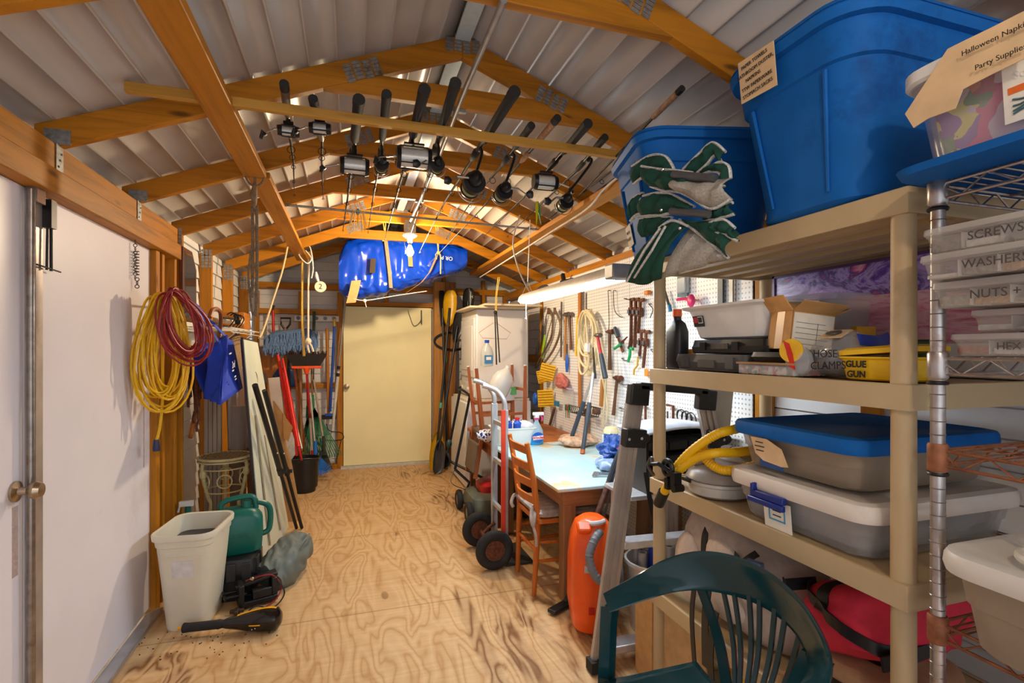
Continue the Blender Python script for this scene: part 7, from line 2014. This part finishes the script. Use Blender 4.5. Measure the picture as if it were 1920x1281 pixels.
for pts, w in (([(1.30, 1.60, Zb + .36), (1.25, 1.585, Zb + .30), (1.235, 1.57, Zb + .2)], V(0, .03, 0)), ([(1.25, 1.42, Zb + .30), (1.225, 1.40, Zb + .24), (1.23, 1.36, Zb + .30), (1.26, 1.34, Zb + .33)], V(0, .02, .01)), ([(1.20, 1.50, Zb + .18), (1.185, 1.50, Zb + .05), (1.186, 1.50, Zb - .12)], V(0, .035, 0)), ([(1.19, 1.56, Zb + .16), (1.182, 1.57, Zb + .02), (1.184, 1.55, Zb - .20)], V(0, .022, 0)), ([(1.188, 1.45, Zb + .1), (1.182, 1.47, Zb - .05), (1.184, 1.46, Zb - .22)], V(0, .03, 0))):
    MB().ribbon(smooth_path(pts), w, .004).build('strap', black, o)
MB().box((1.235, 1.325, Zb + .295), (.02, .05, .035), (0, 0, R(20))).build('buckle', mat('buckle_blue', (92, 110, 150), .4), o)
pk = mat('faded_red_vest', (214, 42, 66), .75, 0, .16, 14, bump=.25)
def vest(name, label, C, sx, sy, sz, tilt, m_, straps, seed=0, flat=.32):
    o = thing(name, C, label, 'vest')
    def f(u, v):
        t = math.pi * max(.03, min(.97, u)); a = 2 * math.pi * v
        e = lambda q, k: math.copysign(abs(q) ** k, q)
        p = V(sx * math.sin(t) ** flat * e(math.cos(a), .55), sy * math.sin(t) ** flat * e(math.sin(a), .55), sz - sz * e(math.cos(t), .6))
        p += V(p.x, p.y, p.z - sz).normalized() * (.022 * _nz.noise(p * 9 + V(seed, 0, 0)) - .03 * abs(_nz.noise(V(p.x * 5, p.y * 5, p.z * 16) + V(seed, 2, 0))))
        p.z = max(0, p.z) + tilt * p.y
        return V(*C) + p
    m = MB().grid(f, 32, 60); bmesh.ops.remove_doubles(m.bm, verts=m.bm.verts, dist=.0005)
    from mathutils.bvhtree import BVHTree
    bvh = BVHTree.FromBMesh(m.bm)
    m.build('foam_body', m_, o)
    for pts, w in straps:
        q = []
        for p in smooth_path(pts, 8):
            h = bvh.ray_cast(V(p.x - .4, p.y, p.z), V(1, 0, 0))[0]
            q.append(V(h.x - .006, p.y, p.z) if h is not None else p)
        MB().ribbon(q, w, .006).build('strap', black, o)
    return o
vest('life_vest', 'faded red life vest with black belts pressed under the lower shelf', V(1.435, 1.06, Zb + .14), .19, .155, .105, -.3, pk, (([(1.225, 1.20, Zb + .30), (1.222, 1.10, Zb + .27), (1.222, 1.0, Zb + .25), (1.23, .91, Zb + .225)], V(0, .006, .032)), ([(1.25, 1.10, Zb + .33), (1.23, 1.10, Zb + .30), (1.222, 1.105, Zb + .26)], V(0, .035, 0))), 1)
vest('life_vest', 'tan and red life vest folded beneath the faded red one', V(1.435, 1.06, Zb), .18, .15, .07, 0, mat('tan_vest', (166, 126, 92), .85, 0, .15, 20, bump=.3), (([(1.235, 1.16, Zb + .09), (1.228, 1.02, Zb + .09), (1.235, .90, Zb + .09)], V(0, 0, .018)),), 5)
single('red_float', MB().sph(V(1.225, 1.145, Zb + .041), .04, 16).cyl(V(1.225, 1.145, Zb + .08), V(1.225, 1.145, Zb + .095), .006), mat('neon_red', (250, 30, 16), .3), 'glossy bright red float at the shelf edge under the vests', 'float')
heap('yellow_float', 'yellow foam float behind the green armchair slats', 'float', (1.31, 1.42, Zb - .40), .075, .12, .17, yellowp, .1, 2)
heap('dark_bag', 'black gear bag on the bottom shelf behind the armchair', 'bag', (1.62, 1.25, .05), .13, .28, .15, black, .25, 7)
heap('red_bag', 'dark red nylon bag on the bottom shelf nearest the wire rack', 'bag', (1.36, 1.0, .05), .11, .12, .14, mat('dark_red_nylon', (130, 20, 34), .6), .25, 17)
single('cardboard_box', MB().bx(1.23, 1.5, 1.90, 2.035, 0, .425), card, 'tall flattened cardboard carton standing at the far end of the shelving', 'box', bev=.003)
single('tan_panel', MB().bx(1.235, 1.255, 1.56, 1.82, .052, .37), mat('tan_card', (196, 160, 112), .7), 'tan hardboard panel standing on the bottom shelf', 'board')
# ================================================================ wire rack by the entrance
rk = mat('rack_chrome', (176, 168, 164), .3, .85, .2, 30, dirt=(130, 84, 60), dirt_lo=.56)
rkr = mat('rack_rust', (150, 96, 66), .6, .5, .3, 30, dirt=(110, 62, 40))
RX0, RX1, RY0, RY1 = 1.195, 1.66, -.14, .765
o = thing('wire_rack', ((RX0 + RX1) / 2, (RY0 + RY1) / 2, 0), 'chrome wire rack with rusty posts beside the beige shelving', 'rack')
for x in (RX0, RX1):
    for y in (RY0, RY1):
        m = MB().cyl((x, y, .01), (x, y, 1.83), .0135, n=16)
        for k in range(60): m.torus((x, y, .1 + k * .0285), .0137, .0012, 'Z', 14, 4)
        p = m.build('post', rk, o)
        for z in (1.79, 1.42, 1.225, .86, .42): MB().lathe([(.016, -.035), (.019, -.03), (.019, .02), (.016, .025)], (x, y, z), 16).build('collar', rkr if z < 1.3 else rk, p)
        for z in (1.748, 1.378, 1.185): MB().torus((x, y, z), .016, .004, 'Z', 16, 6).build('seal_ring', black, p)
for z in (1.80, 1.43, 1.235, .868, .43):
    m = MB()
    for (a, c) in (((RX0, RY0), (RX0, RY1)), ((RX1, RY0), (RX1, RY1)), ((RX0, RY0), (RX1, RY0)), ((RX0, RY1), (RX1, RY1))):
        p, q = V(*a, z), V(*c, z)
        m.cyl(p, q, .0035, n=6); m.cyl(p - V(0, 0, .032), q - V(0, 0, .032), .0035, n=6)
        n = int((q - p).length / .045)
        m.tube([p.lerp(q, k / n) - V(0, 0, .032 if k % 2 else 0) for k in range(n + 1)], .0025, 5)
    for k in range(1, 34):
        y = RY0 + (RY1 - RY0) * k / 34
        m.cyl((RX0, y, z + .003), (RX1, y, z + .003), .0022, n=5)
    for k in range(1, 4):
        x = RX0 + (RX1 - RX0) * k / 4
        m.cyl((x, RY0, z - .002), (x, RY1, z - .002), .003, n=5)
    m.build('wire_shelf', rkr if z < 1.3 else rk, o)
# blue lid and clear box on top
single('tote_cover', MB().loft([rr(1.33, .415, 1.806 + z, w, d, .06, 6) for z, w, d in ((0, .49, .76), (.014, .50, .77), (.018, .48, .75), (.018, .40, .66), (.012, .38, .64))]), bluep, 'upturned blue tote lid lying on the wire rack', 'lid')
C = V(1.345, .50, 1.826)
fab = clutter_mat('bright_fabrics', 20, [(226, 60, 120), (150, 90, 170), (236, 214, 226), (90, 150, 60), (240, 120, 60), (196, 40, 80), (120, 60, 90), (240, 226, 90)], .25)
o = thing('clear_box', C, 'clear box of bright fabrics with white lid on the upturned blue lid', 'box')
MB().loft([rr(C.x, C.y, C.z + z, w, d, .04) for z, w, d in ((.006, .35, .48), (.05, .375, .51), (.145, .39, .53), (.15, .30, .40))]).build('contents', fab, o)
MB().loft([rr(C.x, C.y, C.z + z, w, d, .05, 7) for z, w, d in ((0, .37, .50), (.01, .39, .53), (.16, .42, .57), (.17, .44, .59), (.172, .42, .56), (.02, .38, .52))]).build('box_body', mat('box_film', (220, 216, 222), .2, 0, .05, 12, alpha=.22), o)
MB().loft([rr(C.x, C.y, C.z + z, w, d, .06, 7) for z, w, d in ((.172, .45, .60), (.178, .46, .61), (.20, .46, .61), (.206, .44, .59))]).build('lid', white, o)
fl = V(1.131, .585, C.z + .088)
m3 = Matrix((V(0, -1, 0), V(-.1, 0, 1).normalized(), V(-1, 0, -.1).normalized())).transposed()
MB().box(fl + V(-.001, -.02, 0), (.10, .115, .002), m3).build('label', paper, o)
MB().box(fl + V(-.003, -.02, .03), (.085, .045, .001), m3).build('label_navy', mat('label_navy2', (30, 60, 110), .5), o)
MB().box(fl + V(-.002, -.02, -.002), (.085, .012, .001), m3).build('label_orange', mat('label_orange', (226, 110, 40), .5), o)
m = MB()
for k in range(4): m.tube([fl + V(-.001, -.02, 0) + m3 @ V(x, -.018 - .008 * k + .004 * math.sin(x * 90 + k), .002) for x in [-.036 + .009 * j for j in range(9)]], .002, 4)
m.build('label_waves', mat('label_teal', (90, 120, 120), .5), o)
txt('Solution', .020, fl + V(-.003, -.02, .022), (0, -1, 0), (-.1, 0, 1), white, o, 'label_lettering', .002)
m = MB().prism([P(x, y, X=1.104) for x, y in ((1698, 214), (1714, 240), (1742, 222), (1792, 204), (1806, 168), (1860, 140), (1935, 104), (1935, 14), (1860, 52), (1806, 78), (1778, 92))], (-.002, 0, 0))
tp = m.build('torn_paper', tan, o)
hd = P(1935, 14, X=1.104) - P(1806, 78, X=1.104); hd.x = 0
txt('Halloween Napkins', .0135, P(1872, 72, X=1.102), hd, (-.1, 0, 1), ink, tp, 'handwriting', .008)
txt('Party Supplies', .0135, P(1880, 108, X=1.102), hd, (-.1, 0, 1), ink, tp, 'handwriting', .008)
# organizers
orgm = mat('organizer_plastic', (206, 200, 190), .25, 0, .06, 12, alpha=.38)
def organizer(y1, z0, h, text, label, fill, dx=0, tilt=0):
    x0 = 1.205 + dx; x1 = x0 + .24; y0 = y1 - .38
    o = thing('parts_organizer', ((x0 + x1) / 2, (y0 + y1) / 2, z0), label, 'organizer', 'parts organizers stacked on the wire rack')
    MB().loft([rr((x0 + x1) / 2, (y0 + y1) / 2, z0 + z, x1 - x0 + g, y1 - y0 + g, .015) for z, g in ((0, -.012), (h * .62, 0), (h * .64, .006), (h * .7, .006))], True, True).build('tray', orgm, o)
    MB().loft([rr((x0 + x1) / 2, (y0 + y1) / 2, z0 + z, x1 - x0 + g, y1 - y0 + g, .016) for z, g in ((h * .7, .008), (h * .74, .012), (h * .95, .010), (h, -.006))]).build('lid', mat('organizer_lid', (222, 218, 210), .25, 0, .05, 12, alpha=.5), o)
    m = MB()
    for k in range(1, 6): m.bx(x0 + .006, x1 - .006, y0 + k * (y1 - y0) / 6 - .001, y0 + k * (y1 - y0) / 6 + .001, z0 + .003, z0 + h * .66)
    m.build('divider', mat('divider_plastic', (226, 222, 214), .3, 0, .05, 12, alpha=.7), o)
    for k in range(6):
        MB().bx(x0 + .012, x1 - .012, y0 + k * (y1 - y0) / 6 + .004, y0 + (k + 1) * (y1 - y0) / 6 - .004, z0 + .004, z0 + h * (.2 + .25 * ((k * 7 + len(text)) % 3) / 2)).build('contents', fill[k % len(fill)], o)
    txt(text, h * .44, V(x0 - .004, y1 - .10 - .008 * len(text) * .5, z0 + h * .40), (0, -1, 0), (0, 0, 1), mat('faded_ink', (74, 68, 70), .7), o, 'handwriting', .004)
f1 = mat('zinc_bits', (150, 146, 142), .4, .6, .4, 120); f2 = mat('brass_bits', (180, 140, 84), .4, .5, .4, 120); f3 = mat('copper_bits', (176, 104, 66), .5, .3, .4, 120); f4 = mat('white_bits', (222, 214, 206), .5, 0, .2, 60)
organizer(.745, 1.437, .046, 'HEX HEADS', 'clear organizer marked HEX HEADS at the bottom of the rack stack', (f4, f3, f4, f1))
organizer(.715, 1.485, .046, 'BOLTS', 'clear organizer marked BOLTS second from the bottom of the stack', (f1, f4), .012)
organizer(.742, 1.533, .054, 'NUTS + BOLTS', 'clear organizer marked NUTS + BOLTS in the middle of the stack', (f1, f2, f1), -.06)
organizer(.745, 1.589, .052, 'WASHERS', 'clear organizer second from the top of the rack stack', (f2, f1, f4), -.09)
organizer(.745, 1.643, .052, 'SCREWS', 'clear organizer marked SCREWS topmost in the rack stack', (f1, f4, f1), -.08)
# bin with white lid and cord
bn = bin_('storage_bin', 'tan tinted clear bin with white lid on the low rack shelf', V(1.325, .435, .875), .43, .55, .155, mat('grey_white_lid', (214, 208, 198), .45, 0, .05, 8, dirt=(186, 172, 150), dirt_lo=.6), smoky, .03, .025, .06, contents=mat('bin_papers', (150, 124, 100), .7, 0, .5, 9))
MB().lathe([(.0, 0), (.026, .001), (.026, .004), (0, .005)], V(1.105, .33, .95), 20, V(-1, 0, -.1)).build('round_sticker', mat('sticker_navy', (40, 60, 120), .5), bn)
Zc = 1.069
ZX = -.10
o = thing('extension_cable', (1.33, .5, Zc), 'off white extension cord coiled on the lid of the rack bin', 'cord')
wc = mat('offwhite_cord', (206, 200, 184), .5)
MB().tube(smooth_path([V(1.28 + ZX, .40 - .04, Zc), V(1.25 + ZX, .52 - .04, Zc), V(1.25 + ZX, .62 - .04, Zc), V(1.30 + ZX, .665 - .04, Zc), V(1.36 + ZX, .64 - .04, Zc), V(1.39 + ZX, .56 - .04, Zc + .005), V(1.40 + ZX, .50 - .04, Zc + .01)], 6), .009, 9).build('cable', wc, o)
MB().tube([V(1.39 + ZX, .55 - .04, Zc + .012), V(1.40 + ZX, .52 - .04, Zc + .014), V(1.41 + ZX, .45 - .04, Zc + .014), V(1.412 + ZX, .42 - .04, Zc + .014)], [.012, .02, .023, .02], 10).build('connector', wc, o)
MB().box((1.26, .32, Zc + .016), (.05, .06, .04)).build('plug', wc, o, bev=.006)
MB().box((1.26, .355, Zc + .02), (.02, .012, .016)).build('blade', mat('brass', (200, 170, 90), .3, .9), o)
vest('life_vest', 'bright red life vest hanging out of the lowest rack shelf', V(1.455, .47, .445), .20, .24, .11, -.15, pk, (([(1.225, .66, .60), (1.215, .58, .60), (1.215, .48, .55), (1.22, .42, .47)], V(0, .02, .03)), ([(1.215, .70, .66), (1.21, .72, .56)], V(0, .03, 0))), 9)
heap('dark_bag', 'black duffel bag on the floor under the wire rack', 'bag', (1.42, .35, .0), .2, .36, .17, black, .2, 4)
# ================================================================ dark green resin armchair
gch = mat('chair_green', (16, 56, 62), .16, 0, .08, 6)
o = thing('resin_armchair', (.93, 1.15, 0), 'dark green resin armchair with slatted fan back in front of the shelving', 'chair')
# rail: position, width direction, half width
rail = [((.765, 1.425, .655), (.05, .95, .3), .032), ((.80, 1.41, .675), (.1, .9, .4), .034), ((.87, 1.385, .712), (.1, .75, .65), .036), ((.94, 1.35, .755), (.0, .5, .86), .042), ((1.005, 1.30, .785), (-.1, .25, .96), .05), ((1.055, 1.235, .798), (-.2, .1, .97), .056), ((1.085, 1.165, .80), (-.24, 0, .97), .058), ((1.10, 1.09, .79), (-.22, -.1, .97), .056), ((1.10, 1.01, .762), (-.15, -.3, .93), .05), ((1.07, .935, .72), (-.05, -.6, .8), .042), ((1.0, .885, .69), (.05, -.85, .5), .036), ((.90, .865, .665), (.05, -.95, .3), .034), ((.775, .86, .65), (.05, -.95, .25), .032)]
def rail_at():
    P_ = smooth_path([r[0] for r in rail], 5); D_ = smooth_path([r[1] for r in rail], 5)
    H_ = smooth_path([V(r[2] * 1.12, 0, 0) for r in rail], 5)
    return P_, [d.normalized() for d in D_], [h.x for h in H_]
RP, RD, RH = rail_at()
rings = []
for i, (p, d, h) in enumerate(zip(RP, RD, RH)):
    t = (RP[min(i + 1, len(RP) - 1)] - RP[max(i - 1, 0)]).normalized()
    d = (d - t * d.dot(t)).normalized(); n_ = t.cross(d)
    rings.append([p + d * (h * math.cos(a)) + n_ * (.011 * math.sin(a) + .012 * (math.cos(a) ** 2)) for a in [2 * math.pi * k / 16 for k in range(16)]])
MB().loft(rings).build('top_rail', gch, o)
# slats of the back
SB = V(1.045, 1.13, .43)
def slat(f, w, nm):
    i = int(f * (len(RP) - 1)); p = RP[i] - V(.0, 0, RH[i] * .7)
    b_ = V(1.035 , 1.14 + (p.y - 1.14) * .42, .435)
    m_ = p.lerp(b_, .5) + V(.018, 0, 0)
    d = V(0, 1, 0) if True else None
    MB().ribbon(smooth_path([p, m_, b_], 6), V(-.25, .97, 0) * w, .009).build(nm, gch, o)
slat(.335, .034, 'wide_slat'); slat(.73, .075, 'wide_slat')
for k in range(7): slat(.40 + .043 * k, .012, 'slat')
# seat with rolled edge
def seatf(u, v):
    y = .89 + .51 * u; x = .70 + .37 * v
    rim = max(0, abs(u - .5) * 2 - .78) / .22
    return V(x, y + .0, .425 - .018 * math.sin(math.pi * u) * math.sin(math.pi * min(1, v * 1.1)) + .012 * rim - (.03 * (1 - v / .12) ** 2 if v < .12 else 0))
MB().grid(seatf, 24, 18).build('seat', gch, o, solid=.008)
m = MB()
for u in (0, 1): m.tube([seatf(u, k / 12) + V(0, 0, -.012) for k in range(13)], .012, 8)
m.tube([seatf(k / 12, 0) + V(0, 0, -.01) for k in range(13)], .012, 8).build('seat_rim', gch, o)
for y, s in ((1.425, 1), (.86, -1)):
    MB().loft([[V(x + a, yy + s * b_, z) for a, b_ in ((-w, 0), (0, .012), (w, 0), (0, -.012))] for x, yy, z, w in ((.775, y, .655, .034), (.77, y + s * .004, .60, .03), (.765, y + s * .008, .43, .030), (.75, y + s * .02, .0, .024))]).build('front_leg', gch, o)
    MB().loft([[V(x + a, yy + s * b_, z) for a, b_ in ((-w, 0), (0, .014), (w, 0), (0, -.014))] for x, yy, z, w in ((1.05, 1.145 + s * .225, .42, .032), (1.085, 1.145 + s * .24, .0, .024))]).build('rear_leg', gch, o)
    MB().beam((.77, y, .40), (1.05, 1.145 + s * .225, .40), .012, .05).build('side_rail', gch, o)
